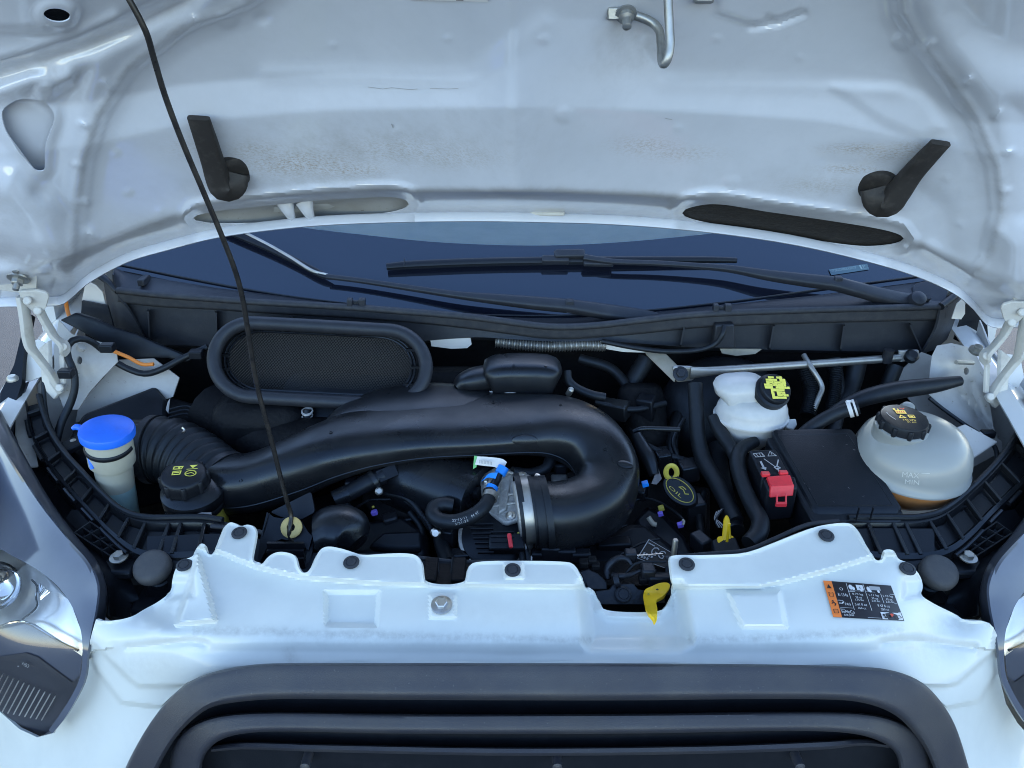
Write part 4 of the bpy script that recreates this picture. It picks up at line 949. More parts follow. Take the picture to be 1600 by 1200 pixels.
# ================================================================== prop rod, its bracket and grommet
pr = root('prop_rod', P(455, 835, .825), 'long thin black prop rod holding the bonnet open', 'prop rod')
rod = [(458, 846, .822), (452, 838, .822), (453, 824, .826), (455, 806, .836), (449, 785, .838), (440, 752, .84), (420, 672, .845), (401, 600, .85), (388, 520, .85), (378, 462, .85), (368, 425, .848), (350, 377, .845), (320, 305, .84), (285, 222, .832), (258, 150, .825), (240, 90, .82), (230, 55, .815), (216, 25, .812), (198, -8, .81), (180, -45, .81)]
m = MB(); m.tube(PP(rod), .0031, 120, 12).build('rod', 'rod_black', pr)
m = MB(); m.lathe([(.0055, -.003), (.0145, -.003), (.0145, .0), (.012, .002), (.0055, .002)], P(455, 824, .829), (0, -.75, .66), 28, cap=False).build('grommet', 'brass_washer', pr)
pb = root('prop_bracket', P(450, 890, .80), 'black plastic bracket that holds the foot of the prop rod', 'bracket')
Yk = lambda u, v: .835 - (v - 820) * .0006
m, _ = cdt_field([(417, 800), (428, 808), (440, 810), (448, 808), (462, 808), (470, 813), (482, 832), (488, 838), (482, 860), (470, 848), (440, 842), (420, 850), (405, 880), (402, 878), (407, 840)], lambda u, v: .838 - (np.asarray(v) - 820) * .0007, 8, 8)
m.build('face', 'black_plastic', pb, solid=.006)
for pts in (((404, 878, .80), (410, 830, .83), (420, 800, .85), (424, 803, .852), (416, 836, .835), (410, 880, .802)), ((474, 893, .795), (480, 850, .82), (488, 826, .835), (493, 838, .835), (488, 862, .815), (481, 893, .797))):
    m = MB(); m.prism([P(*q) for q in pts], (0, .004, -.03)).build('cheek', 'black_plastic', pb, bevel=.001)
for v_ in (852, 864, 876):
    m = MB(); A, B = P(418, v_, Yk(0, v_) - .004), P(476, v_ + 6, Yk(0, v_) - .004); d = B - A
    m.box((A + B) / 2, (d.length, .004, .016)).build('rib', 'black_plastic', pb)
m = MB(); m.box(P(448, 880, .812) + Vector((0, 0, -.02)), (.075, .05, .01)).build('floor', 'black_plastic', pb)
m, _ = cdt_field(rounded([(422, 800), (486, 768), (492, 800), (470, 812), (440, 808)], 5), lambda u, v: .862 - (np.asarray(v) - 800) * .0006, 9, 9)
m.build('gusset', 'black_plastic', pb, solid=.005)
# rounded black cover beside it
rc = [(496, 838, .846), (520, 832, .85), (545, 836, .848), (560, 850, .838)]
m = MB(); m.tube(PP(rc), [(.034, .026), (.038, .034), (.036, .034), (.018, .018)], 24, 20, flat=True, power=2.5)
cov = m.build('rounded_cover', 'black_satin', None, bevel=0); tag(cov, 'smooth rounded black plastic cover beside the prop rod bracket', 'cover')

# ================================================================== bonnet hinges
def hinge(mir, lab):
    if not mir:
        T = lambda p: p
    else: T = lambda p: (1640 - p[0], p[1] + (18 if p[1] < 520 else 14), p[2])
    PT = lambda L: [T(p) for p in L]
    h = root('bonnet_linkage', P(*T((93, 610, 1.12))), lab, 'linkage', 'pair of bonnet hinge linkages')
    def bar(L, w_, th, name='arm'):
        m = MB(); m.tube(PP(PT(L)), [(th, w_ if not isinstance(w_, list) else w_[i]) for i in range(len(L))], 30, 12, flat=True, up=(0, -.7, .7), power=4.)
        return m.build(name, 'hinge_white', h, angle=35)
    # plate bolted to the bonnet, with two studs
    m = MB(); pl = [(-40, 385, 1.085), (20, 392, 1.085), (52, 402, 1.085), (58, 412, 1.085), (57, 455, 1.10), (30, 458, 1.10), (-40, 448, 1.10)]
    m.prism(PP(PT(pl)), (0, .003, .003)).build('plate', 'hinge_white', h, bevel=.001)
    if True:
        for v_ in (407, 434):
            c = P(*T((29, v_, 1.083))); ax = Vector((0, -.70, -.62))
            mm = MB(); mm.lathe([(.0155, 0), (.0150, .0025), (.0105, .004)], c, ax, 28).build('washer', 'galvanised', h)
            mm = MB(); mm.lathe([(.0085, .002), (.0085, .010), (.0075, .011)], c, ax, 6).build('nut', 'galvanised', h, angle=25)
            mm = MB(); mm.lathe([(.0045, .010), (.0045, .020), (.003, .021)], c, ax, 12).build('stud', 'galvanised', h)
    m = MB(); m.prism(PP(PT([(28, 456, 1.09), (58, 454, 1.09), (72, 458, 1.09), (76, 465, 1.09), (72, 480, 1.10), (64, 492, 1.10), (54, 490, 1.10), (36, 474, 1.10)])), (0, .004, .002)).build('bracket', 'hinge_white', h, bevel=.001)
    bar([(34, 462, 1.10), (40, 500, 1.10), (47, 540, 1.105), (58, 556, 1.11), (80, 585, 1.115), (96, 610, 1.12)], .0095, .005)
    bar([(60, 482, 1.105), (72, 505, 1.11), (84, 524, 1.115), (98, 540, 1.12), (104, 552, 1.125)], [.009, .009, .012, .014, .008], .004)
    for q in ((44, 470, 1.09), (60, 486, 1.098), (94, 606, 1.108), (100, 542, 1.115)):
        mm = MB(); mm.lathe([(.0065, 0), (.0065, .003), (.005, .0045)], P(*T(q)), (0, -.8, .4), 20).build('pivot', 'hinge_white', h)
    # foot bracket on the wing
    m = MB(); m.prism(PP(PT([(60, 545, 1.14), (76, 532, 1.15), (78, 600, 1.12), (90, 616, 1.115), (84, 624, 1.115), (66, 606, 1.12)])), (.004 if not mir else -.004, .004, 0)).build('foot', 'hinge_white', h, bevel=.001)
    m = MB(); m.prism(PP(PT([(92, 556, 1.13), (98, 550, 1.13), (100, 600, 1.115), (94, 604, 1.115)])), (.003 if not mir else -.003, .004, 0)).build('foot', 'hinge_white', h, bevel=.001)
    return h
hinge(False, 'off-white hinge linkage of the bonnet with bolted plate beside the black hose')
hinge(True, 'off-white hinge linkage of the bonnet beside the coolant tank')

# ================================================================== rubber spouts and striker under the bonnet
def spout(disc, blade, wtop, lab, dax):
    y0 = float(Ybonnet(*map(float, disc)))
    r = root('drain_spout', P(*disc, y0), lab, 'spout', 'rubber spouts under the bonnet')
    c = P(*disc, y0 - .001); ax = Vector(dax).normalized()
    m = MB(); m.lathe([(.024, -.008), (.0255, -.002), (.0255, .004), (.022, .006), (.016, .007)], c, ax, 30).build('flange', 'spout_rubber', r)
    m = MB(); m.tube([P(a, b, float(Ybonnet(float(a), float(b))) - d) for a, b, d in blade[0]], blade[1], 40, 20, flat=True, up=(0, -.8, -.6), power=4.5, cap=True).build('spout', 'spout_rubber', r, angle=45)
yl = float(Ybonnet(365., 268.)); yr = float(Ybonnet(1375., 290.))
BW = [(.017, .010), (.018, .014), (.0165, .015), (.0150, .012), (.0140, .0080), (.0135, .0060), (.0130, .0040)]
spout((366, 268), ([(368, 268, .004), (364, 284, .016), (352, 293, .026), (343, 284, .026), (333, 254, .024), (321, 217, .022), (310, 184, .020)], BW), 1, 'black rubber drain spout under the bonnet, the one nearer the prop rod', (.35, -.75, -.55))
spout((1370, 290), ([(1366, 292, .004), (1370, 308, .016), (1384, 318, .026), (1400, 304, .026), (1422, 275, .024), (1446, 248, .022), (1470, 223, .020)], BW), 1, 'black rubber drain spout under the bonnet, above the black foam slot', (-.35, -.75, -.55))
st = root('bonnet_striker', P(978, 22, float(Ybonnet(978., 22.))), 'bent metal striker rod bolted under the bonnet', 'striker')
ys = float(Ybonnet(978., 22.))
m = MB(); m.tube(PP([(953, 20, ys - .008), (976, 22, ys - .010), (998, 26, ys - .010), (1020, 36, ys - .012), (1030, 48, ys - .018), (1033, 70, ys - .03), (1034, 92, ys - .045), (1037, 100, ys - .052), (1043, 92, ys - .055), (1047, 70, ys - .052), (1046, 45, ys - .048), (1044, 0, ys - .042), (1043, -50, ys - .035)]), .0044, 90, 12).build('rod', 'galvanised', st)
m = MB(); m.box(P(966, 21, ys - .010), (.022, .010, .012)).build('end_block', 'galvanised', st, bevel=.0015)
m = MB(); m.lathe([(.0105, 0), (.0105, .002), (.0075, .003), (.0075, .007), (.0045, .009), (.0045, .018), (.003, .019)], P(978, 21, ys - .014), (0, -.75, -.60), 20).build('bolt', 'galvanised', st)
m = MB(); m.box(P(1100, -5, float(Ybonnet(1100., 0.)) - .01), (.02, .01, .012)).build('bolt', 'galvanised', st, bevel=.003)

# ================================================================== latch in the panel's notch
la = root('bonnet_latch', P(975, 930, .76), 'dark steel bonnet latch with bolt in the notch of the white panel', 'latch')
m = MB(); m.prism(PP([(930, 924, .770), (952, 921, .772), (958, 913, .777), (990, 912, .777), (997, 921, .772), (1012, 924, .770), (1008, 945, .758), (936, 945, .758)]), (0, .004, -.003)).build('base_plate', 'dark_metal', la, bevel=.001)
bolt('bolt', P(974, 929, .764), (0, -.55, .83), .0095, la, 'dark_metal')
m = MB(); m.prism(PP([(906, 892, .795), (920, 888, .798), (935, 896, .79), (949, 910, .78), (949, 921, .772), (918, 921, .772)]), (0, .01, -.012)).build('side_plate', 'dark_metal', la, bevel=.002)
m = MB(); pxtube(m, [(950, 905, .79), (948, 890, .80), (956, 878, .805), (968, 872, .81), (980, 874, .808), (989, 886, .80)], [5, 6, 6, 5, 4, 2], n=30, seg=10).build('catch', 'dark_metal', la)
m = MB(); pxtube(m, [(956, 898, .79), (970, 900, .787), (985, 898, .79), (1000, 892, .793), (1015, 890, .795), (1024, 894, .79)], [4, 5, 4, 3, 5, 4], n=30, seg=10).build('pawl', 'dark_metal', la)
m = MB(); m.box(P(1012, 893, .79), (.018, .02, .018)).build('block', 'dark_metal', la, bevel=.003)
m = MB(); pxtube(m, [(978, 896, .795), (995, 880, .80), (1040, 878, .80)], 2, n=14, seg=8).build('cable', 'rubber', la)
m = MB(); m.tube([P(960, 908, .78), P(968, 906, .78)], .010, 4, 16).build('spring', 'dark_metal', la)
m = MB(); m.box(P(985, 868, .815), (.016, .014, .016)).build('cable_stop', 'dark_metal', la, bevel=.002)
m = MB(); pxtube(m, [(990, 868, .81), (1010, 867, .812), (1036, 865, .815)], .8, n=8, seg=6).build('cable_wire', 'steel', la)
m = MB(); m.lathe([(.004, 0), (.004, .03), (.003, .032)], P(1052, 872, .81), (0, 0, 1), 12).build('pin', 'galvanised', la)
for q in ((912, 880, .80), (925, 876, .805), (930, 884, .80), (1005, 905, .785), (1030, 905, .785)):
    m = MB(); m.box(P(*q), (.012, .012, .010)).build('block', 'engine_black', la, bevel=.002)
m = MB(); m.box(P(975, 890, .825) + Vector((0, .01, -.03)), (.13, .05, .03)).build('backing_plate', 'engine_black', la)
lv = root('release_lever', P(1030, 925, .76), 'yellow plastic bonnet release lever hanging over the panel notch', 'lever')
def lever(u, v): return np.interp(np.asarray(v, float), [905, 925, 945, 958, 975], [.780, .760, .722, .672, .652])
m, _ = cdt_field(catmull([(1030, 911), (1042, 910), (1047, 914), (1044, 922), (1036, 931), (1026, 938), (1027, 950), (1027, 960), (1025, 972), (1022, 966), (1018, 962), (1010, 953), (1006, 940), (1005, 930), (1008, 921), (1018, 916)], 70, True).tolist(), lambda u, v: lever(u, v) - .004 * np.exp(-((np.asarray(u) - 1016) / 10) ** 2), 3.5, 3.5)
m.build('blade', 'yellow_plastic', lv, solid=.005, bevel=.0008)
f = Flat(lambda x, y: P(x, y, float(lever(x, y)) - .006)); f.disc(1027, 921, 2.2, 1.4); f.build('print', 'black_print', lv)
f = Flat(lambda x, y: P(x, y, float(lever(x, y)) - .0065)); f.poly([(1011, 930), (1016, 929), (1013, 926)]); f.build('print', 'yellow_dull', lv)
m = MB(); m.box(P(1030, 905, .785), (.03, .014, .016)).build('arm', 'black_plastic', lv, bevel=.003)

# ================================================================== cowl below the windscreen
LIP = [(178, 432), (184, 455), (250, 462), (330, 468), (400, 473), (540, 481), (660, 490), (740, 497), (800, 505), (850, 511), (890, 512), (940, 509), (1000, 502), (1100, 492), (1250, 486), (1400, 482), (1470, 480), (1478, 478)]
BOT = [(196, 540), (232, 540), (300, 540), (360, 545), (450, 548), (560, 548), (660, 533), (740, 527), (800, 530), (850, 533), (890, 534), (940, 532), (990, 536), (1090, 543), (1250, 547), (1400, 550), (1440, 552), (1448, 550)]
def Ylip(u): return 1.215 + .055 * ((u - 840) / 640) ** 2
cw = root('cowl', P(830, 535, Ylip(830)), 'black plastic cowl panel with ribbed front wall under the windscreen', 'cowl')
lp = [(a, b, Ylip(a)) for a, b in LIP]
deck = [(a, b + 1) for a, b in ((178, 414), (220, 421), (270, 431), (340, 445), (410, 456), (540, 474), (650, 486), (730, 491), (790, 493.5), (850, 494), (890, 493.5), (940, 491), (1000, 487), (1090, 478), (1240, 460), (1390, 439), (1450, 431), (1470, 428))]
G = strip([[(a, b, Yscreen(a) + .004) for a, b in deck], [(a * .5 + c * .5, b * .5 + d * .5, (Yscreen(a) + Ylip(c)) / 2 + .004) for (a, b), (c, d) in zip(deck, LIP)], [(a, b - 3, Ylip(a) + .004) for a, b in LIP]], 110, 8)
MB().grid(G).build('deck', 'cowl_black', cw, solid=.003)
m = MB(); m.tube([P(a, b - 1.5, y) for a, b, y in lp[1:]], [(.0065, .0055)] * (len(lp) - 1), 140, 12).build('lip_seal', 'rubber_dusty', cw, label='dusty rubber seal along the top of the cowl')
low1 = [(a, b + (14 if 300 < a < 700 else 18 if a > 950 else 16), Ylip(a) + .004) for a, b in LIP[1:]]
G = strip([[(a, b + 4, y + .002) for a, b, y in lp[1:]], [(a, b - 4, y - .001) for a, b, y in low1], low1, [(a, b + 2, y + .012) for a, b, y in low1]], 130, 12)
MB().grid(G).build('upper_moulding', 'rubber_dusty', cw, solid=.003, angle=50)
wl = [(a, b, Ylip(a) + .014) for a, b in BOT[1:]]
G = strip([[(a, b + 1, y + .013) for a, b, y in low1], wl, [(a, b + 4, y + .02) for a, b, y in wl]], 130)
MB().grid(G).build('front_wall', 'cowl_black', cw, solid=.004)
for (a, b, dx) in (((1068, 510), (1062, 541), 1), ((1132, 512), (1128, 544), 1), ((1208, 508), (1201, 546), 1), ((1318, 507), (1312, 548), 1), ((1420, 505), (1440, 551), 1), ((230, 484), (232, 532), 1), ((336, 486), (337, 535), 1), ((455, 494), (456, 540), 1)):
    ya = Ylip(a[0]) + .014; A, A2, B, B2 = P(*a, ya), P(*a, ya - .016), P(*b, ya), P(*b, ya - .016)
    m = MB(); m.prism([A, A2 + (B - A) * .05, B2 - (B - A) * .06, B], (.003, 0, 0)).build('rib', 'cowl_black', cw)
# broad raised strut in the wall and square end pieces
m = MB(); m.prism([P(1118, 508, 1.215), P(1148, 507, 1.215), P(1150, 545, 1.215), P(1114, 545, 1.215)], (0, .02, 0)).build('strut', 'cowl_black', cw, bevel=.003)
G = strip([[(160, 428, 1.31), (176, 445, 1.29), (184, 462, 1.275)], [(168, 480, 1.31), (182, 485, 1.28), (205, 490, 1.272)], [(175, 510, 1.31), (190, 520, 1.285), (232, 540, 1.274)]], 14, 8)
MB().grid(G).build('end_piece', 'cowl_black', cw, solid=.004)
G = strip([[(1470, 482, 1.262), (1486, 470, 1.28), (1502, 452, 1.31)], [(1462, 515, 1.262), (1478, 505, 1.28), (1492, 500, 1.31)], [(1440, 553, 1.262), (1462, 545, 1.28), (1480, 530, 1.31)]], 14, 8)
MB().grid(G).build('end_piece', 'cowl_black', cw, solid=.004)
m = MB(); pxtube(m, [(1470, 479, 1.262), (1482, 470, 1.275), (1505, 452, 1.30)], 6, n=10, seg=10).build('end_seal', 'rubber', cw)
m = MB(); pxtube(m, [(184, 455, 1.28), (168, 440, 1.295), (142, 422, 1.31)], 5, n=10, seg=10).build('end_seal', 'rubber', cw)
for u_ in (556, 1127):                                # little clips on the lip
    v_ = float(np.interp(u_, [q[0] for q in LIP], [q[1] for q in LIP])) - 9
    m = MB(); m.box(P(u_ - 9, v_, Ylip(u_) + .002), (.009, .012, .016)).box(P(u_ + 10, v_, Ylip(u_) + .002), (.011, .012, .016)).box(P(u_, v_ + 1, Ylip(u_) + .006), (.024, .006, .012)).build('clip', 'cowl_black', cw, bevel=.0015)['kind'] = 'stuff'
G = strip([[(190, 418, 1.335), (205, 420, 1.33), (215, 423, 1.33)], [(184, 440, 1.30), (205, 445, 1.30), (216, 450, 1.29)]], 6)
m = MB(); m.box(P(225, 438, 1.30), (.012, .03, .012)).build('clip', 'cowl_black', cw, bevel=.002)
m = MB(); m.prism([P(1425, 447, 1.315), P(1432, 441, 1.32), P(1478, 432, 1.325), P(1484, 452, 1.31), P(1478, 472, 1.28), P(1430, 474, 1.28)], (0, .002, -.012)).build('end_cover', 'cowl_black', cw, bevel=.003)
m = MB(); m.lathe([(.0065, -.01), (.0065, .006), (.005, .008)], P(1447, 467, 1.285), (0, -.6, .8), 14).build('plug', 'cowl_black', cw)
# a thin dark joint line lies between glass and deck
m = MB(); m.tube([P(a, b - 1, Yscreen(a) - .002) for a, b in BASE[1:-1]], .0016, 80, 6).build('glass_joint', 'rubber', cw)
# VIN plate behind the glass
vp = Q2 = [np.array(q, float) for q in ((1295, 421), (1355, 412), (1358, 421), (1299, 430))]
def yglass(u, v):      # distance of the glass surface at a pixel: march the base line's slope
    b = np.interp(u, base_px[:, 0], base_px[:, 1]); Y0 = Yscreen(u); Z0 = CAM_Z - Y0 * tan_dep(b); t = math.tan(SL)
    return (CAM_Z - Z0 + t * Y0) / (t + tan_dep(v))
def vmap(x, y, lift):
    p = vp[0] * (1 - x) * (1 - y) + vp[1] * x * (1 - y) + vp[2] * x * y + vp[3] * (1 - x) * y
    return P(p[0], p[1], yglass(p[0], p[1]) - lift)
mat('vin_blue', (.06, .12, .17), .5)
mat('vin_pale', (.22, .32, .38), .5)
f = Flat(lambda x, y: vmap(x, y, .002)); f.rect(0, 0, 1, 1); vin = f.build('vin_plate', 'vin_blue', None)
tag(vin, 'small pale blue identification plate showing through the windscreen', 'plate'); del vin['kind']
f = Flat(lambda x, y: vmap(x, y, .0028)); f.text('1FTYR1CM0KKA30077', .36, .32, .66, .4); f.line([(.80, .05), (.82, .75), (.98, .70)], .04); f.text('P', .9, .35, .07, .45); f.build('print', 'vin_pale', vin)

# ================================================================== wipers
def wiper(lab, arm, arm_r, hinge_at, blade, blade_r, holder, pivot=None):
    r = root('wiper', P(*arm[0][:2], arm[0][2]), lab, 'wiper', 'windscreen wipers')
    m = MB(); m.tube(PP(arm), arm_r, 60, 14, flat=True, up=(0, -.64, .77), power=3.5).build('arm', 'cowl_black', r)
    m = MB(); m.tube(PP(blade), blade_r, 50, 10, flat=True, up=(0, -.64, .77), power=2.4); bl = m.build('blade', 'black_plastic', r)
    if hinge_at:
        m = MB(); c = P(*hinge_at); m.box(c, (.014, .013, .024)).build('knuckle', 'cowl_black', r, bevel=.002)
    if holder:
        for (q, size, rz) in holder:
            m = MB(); ax = (Vector((math.cos(rz), 0, math.sin(rz))).normalized(),); ex = Vector((math.cos(rz), 0, -math.sin(rz))); ey = Vector((0, .77, .64)); ez = ex.cross(ey)
            m.box(P(*q), size, (ex, ey, ez)).build('holder', 'cowl_black', r, bevel=.003)
    if pivot:
        m = MB(); m.lathe([(.0145, -.012), (.0150, 0), (.013, .010), (.008, .013), (.0005, .014)], P(*pivot), (0, -.64, .77), 26).build('pivot_cap', 'cowl_black', r)
    return r
def yg(u, v, d): return yglass(u, v) - d
A1 = [(u_, v_, yg(u_, min(v_, 452), d)) for u_, v_, d in ((1436, 470, .03), (1400, 467, .034), (1330, 450, .036), (1308, 444, .036), (1260, 438, .036), (1200, 430, .034), (1140, 420, .03), (1080, 415, .028), (1020, 411, .028), (960, 409, .028), (912, 402, .028))]
wiper('wiper whose blade lies level across the windscreen, its arm pivoting by the end cover', A1, [(.012, .006), (.0135, .009), (.0125, .010), (.012, .010), (.011, .0095), (.009, .008), (.0062, .006), (.005, .005), (.0048, .004), (.0048, .004), (.006, .004)], (1308, 442, yg(1308, 442, .038)),
      [(u_, v_, yg(u_, v_, .014)) for u_, v_ in ((604, 417), (640, 414), (740, 410), (840, 408), (940, 407), (1050, 406), (1120, 406), (1151, 407))], [(.006, .006), (.0075, .007), (.0075, .0075), (.0075, .0075), (.007, .007), (.006, .006), (.0055, .0055), (.0045, .005)],
      [((890, 398, yg(890, 398, .024)), (.055, .016, .016), -.02), ((868, 406, yg(868, 406, .02)), (.05, .014, .014), 0.), ((935, 411, yg(935, 411, .02)), (.055, .012, .010), .02), ((632, 412, yg(632, 412, .016)), (.0015, .016, .014), 0.)], (1432, 469, yg(1432, 452, .045)))
A2 = [(u_, v_, yg(u_, min(v_, 478), d)) for u_, v_, d in ((1040, 500, .02), (1000, 494, .026), (940, 486, .030), (893, 479, .032), (840, 474, .032), (780, 468, .030), (715, 461, .026), (640, 450, .022), (560, 438, .020), (510, 432, .020))]
wiper('wiper whose arm runs along the cowl and whose blade slants up behind the bonnet', A2, [(.010, .006), (.0125, .008), (.0130, .010), (.0115, .010), (.011, .0095), (.009, .008), (.0062, .006), (.005, .005), (.0045, .004), (.0045, .004)], (890, 478, yg(890, 478, .034)),
      [(u_, v_, yg(u_, v_, .016)) for u_, v_ in ((515, 434), (500, 428), (460, 407), (420, 388), (380, 371), (330, 350), (280, 330))], [(.004, .004), (.0065, .006), (.0065, .006), (.0065, .006), (.0065, .006), (.006, .006), (.006, .006)], None)
bl = MB(); bl.tube([P(u_, v_, yg(u_, v_, .02)) for u_, v_ in ((512, 429), (490, 424), (455, 403), (420, 383), (385, 365), (330, 338))], [.0022, .0032, .0034, .0034, .0034, .0034], 30, 8)
o = bl.build('wiper_spine', 'galvanised', bpy.data.objects['wiper.001'])

# ================================================================== air intake scoop with mesh
def stad(cx, cy, hl, hh, rot, n=96):
    c, s = math.cos(rot), math.sin(rot)
    a = hl - hh * 1.05; q = [(a + hh * 1.05 * math.cos(t), hh * math.sin(t)) for t in np.linspace(-math.pi / 2, math.pi / 2, 15)] + [(-a - hh * 1.05 * math.cos(t), -hh * math.sin(t)) for t in np.linspace(-math.pi / 2, math.pi / 2, 15)]
    q = catmull(q, n, True)
    return [(cx + x * c - y * s, cy + x * s + y * c) for x, y in q]
ysn = lambda v: 1.13 + (568 - v) * .00072
sn = root('air_scoop', P(500, 630, 1.09), 'black oval air intake scoop with rubber rim and wire mesh', 'air scoop')
S0 = stad(500, 568, 166, 58, .055)
m = MB(); m.tube([P(a, b, ysn(b)) for a, b in S0], .0112, 120, 18, closed=True).build('rim', 'cowl_black', sn)
rows = []
for k, d in ((1.0, .0), (.93, .012), (.90, .016), (.885, .034), (.83, .038)):
    rows.append([P(500 + (a - 500) * (k if k > .92 else k + .02), 568 + (b - 568) * k, ysn(b) + d) for a, b in S0])
MB().grid(np.array([[tuple(p) for p in r_] for r_ in rows]), closed_v=True).build('inner_frame', 'black_plastic', sn, solid=.002)
for t in np.linspace(0, 95, 26).astype(int):
    a, b = S0[t]; q = P(500 + (a - 500) * .905, 568 + (b - 568) * .87, ysn(b) + .012)
    if random.random() < .8: MB().box(q, (.016, .005, .005)).build('tab', 'black_satin', sn)
for kx, ky, d_, r_ in ((.90, .83, .012, .0016), (.87, .785, .022, .0022)):
    MB().tube([P(500 + (a - 500) * kx, 568 + (b - 568) * ky, ysn(b) + d_) for a, b in S0], r_, 110, 8, closed=True).build('frame_ring', 'black_satin', sn)
inner = [(500 + (a - 500) * .87, 568 + (b - 568) * .81) for a, b in S0]
m = MB()
def clipline(p, d):
    """the stretch of a slanting wire that lies inside the mesh outline"""
    ts = []
    n = len(inner)
    for i in range(n):
        a, b = np.array(inner[i]), np.array(inner[(i + 1) % n]); e_ = b - a; den = d[0] * e_[1] - d[1] * e_[0]
        if abs(den) < 1e-9: continue
        w_ = a - p; t = (w_[0] * e_[1] - w_[1] * e_[0]) / den; s_ = (w_[0] * d[1] - w_[1] * d[0]) / den
        if 0 <= s_ < 1: ts.append(t)
    return (min(ts), max(ts)) if len(ts) >= 2 else None
for ang in (.95, -.80):
    d = np.array([math.cos(ang), math.sin(ang)]); nn = np.array([-d[1], d[0]])
    for k in np.arange(-170, 170, 3.4):
        p = np.array([500., 568.]) + nn * k; cl_ = clipline(p, d)
        if cl_ is None: continue
        q = [p + d * t for t in cl_]; w_ = nn * .38
        dd = .0275 + (.0006 if ang > 0 else 0)
        m.add([P(*(q[0] + w_), ysn(q[0][1]) + dd + .006), P(*(q[1] + w_), ysn(q[1][1]) + dd + .006), P(*(q[1] - w_), ysn(q[1][1]) + dd + .006), P(*(q[0] - w_), ysn(q[0][1]) + dd + .006)], [(0, 1, 2, 3)])
m.build('mesh_screen', 'mesh_black', sn, smooth_=False, recalc=False)['kind'] = 'stuff'
m = MB(); m.add([P(a, b, ysn(b) + .05) for a, b in [(500 + (a - 500) * .9, 568 + (b - 568) * .86) for a, b in S0]], [tuple(range(96))]).build('filter_back', 'engine_black', sn, smooth_=False)
# the duct body behind and below the scoop
rows = []
for (cx, cy, hl, hh, y) in ((502, 566, 160, 52, 1.20), (515, 590, 150, 50, 1.19), (545, 622, 120, 44, 1.15), (575, 655, 95, 36, 1.10)):
    rows.append([P(a, b, y + (cy - b) * .0006) for a, b in stad(cx, cy, hl, hh, .05, 48)])
m = MB(); m.rings(np.array([[tuple(p) for p in r_] for r_ in rows]), False, True).build('duct_body', 'black_plastic', sn)

# ================================================================== engine block and dark depths of the bay
en = root('engine', (0, 1.0, .57), 'black engine front and covers under the intake duct', 'engine')
def blk(name, pts, drop, m='engine_black', bevel=.006, parent=None):
    mb = MB(); mb.prism([P(*q) for q in pts], drop); return mb.build(name, m, parent or en, bevel=bevel)
blk('cylinder_head', [(430, 790, 1.02), (640, 735, 1.10), (900, 735, 1.11), (1110, 760, 1.08), (1110, 880, .94), (430, 880, .94)], (0, .03, -.3))
blk('front_cover', [(500, 845, .895), (570, 812, .93), (630, 800, .94), (672, 830, .905), (668, 868, .865), (520, 872, .865)], (0, .0, -.16), 'black_plastic', .012)
blk('front_cover', [(575, 862, .87), (600, 840, .89), (660, 838, .89), (660, 866, .868), (620, 868, .866)], (0, .0, .012), 'black_plastic', .006)
blk('rocker_cover', [(985, 812, .955), (1010, 785, .985), (1040, 800, .965), (1075, 838, .92), (1092, 872, .88), (1040, 868, .885), (1000, 842, .915)], (0, 0, -.12), 'black_plastic', .012)
blk('rocker_cover', [(905, 850, .905), (985, 812, .94), (1010, 815, .94), (1050, 845, .905), (1088, 885, .865), (905, 885, .865)], (0, 0, -.1), 'black_plastic', .014)
blk('coil_cover', [(1000, 800, .97), (1014, 788, .985), (1045, 806, .96), (1062, 826, .94), (1048, 836, .93), (1008, 822, .945)], (0, 0, -.02), 'black_satin', .006)
blk('heat_shield', [(960, 590, 1.19), (1040, 590, 1.2), (1050, 700, 1.1), (1000, 690, 1.1)], (0, .02, -.1), 'engine_black', .02)
m = MB(); m.tube(PP([(520, 700, 1.06), (420, 690, 1.10), (330, 640, 1.17)]), .05, 14, 14).build('rear_manifold', 'engine_black', en)
m = MB(); m.box(P(640, 640, 1.19), (.35, .06, .16)).build('plenum', 'engine_black', en, bevel=.02)
m = MB(); m.box(P(420, 700, 1.12), (.16, .10, .20)).build('alternator', 'engine_black', en, bevel=.03)
blk('timing_cover', [(560, 765, .985), (690, 742, 1.0), (700, 800, .95), (590, 812, .94)], (0, .0, -.08), 'engine_black', .01)
# violet locking tabs, small yellow and pale bits on the coils
for i, (u_, v_, y, mt, sx) in enumerate(((1032, 803, .945, 'violet_plastic', .008), (1063, 820, .925, 'violet_plastic', .009), (1033, 794, .955, 'yellow_dull', .009), (585, 801, .925, 'violet_plastic', .009), (583, 792, .93, 'yellow_dull', .004), (566, 771, .945, 'tape_blue', .005), (1008, 756, .97, 'tape_blue', .010))):
    mb = MB(); mb.box(P(u_, v_, y), (sx, sx * .8, sx * .8), (Vector((.9, 0, .3)).normalized(), Vector((0, 1, 0)), Vector((-.3, 0, .9)).normalized())).build('locking_tab', mt, en, bevel=.001)
m = MB(); pxtube(m, [(1013, 808, .945), (1020, 818, .938), (1026, 820, .936)], 4, n=8, seg=8).build('coil_clip', 'grime_beige', en)
m = MB(); pxtube(m, [(1066, 812, .925), (1069, 815, .923), (1067, 820, .921)], 2, n=6, seg=8).build('coil_clip', 'grime_beige', en)
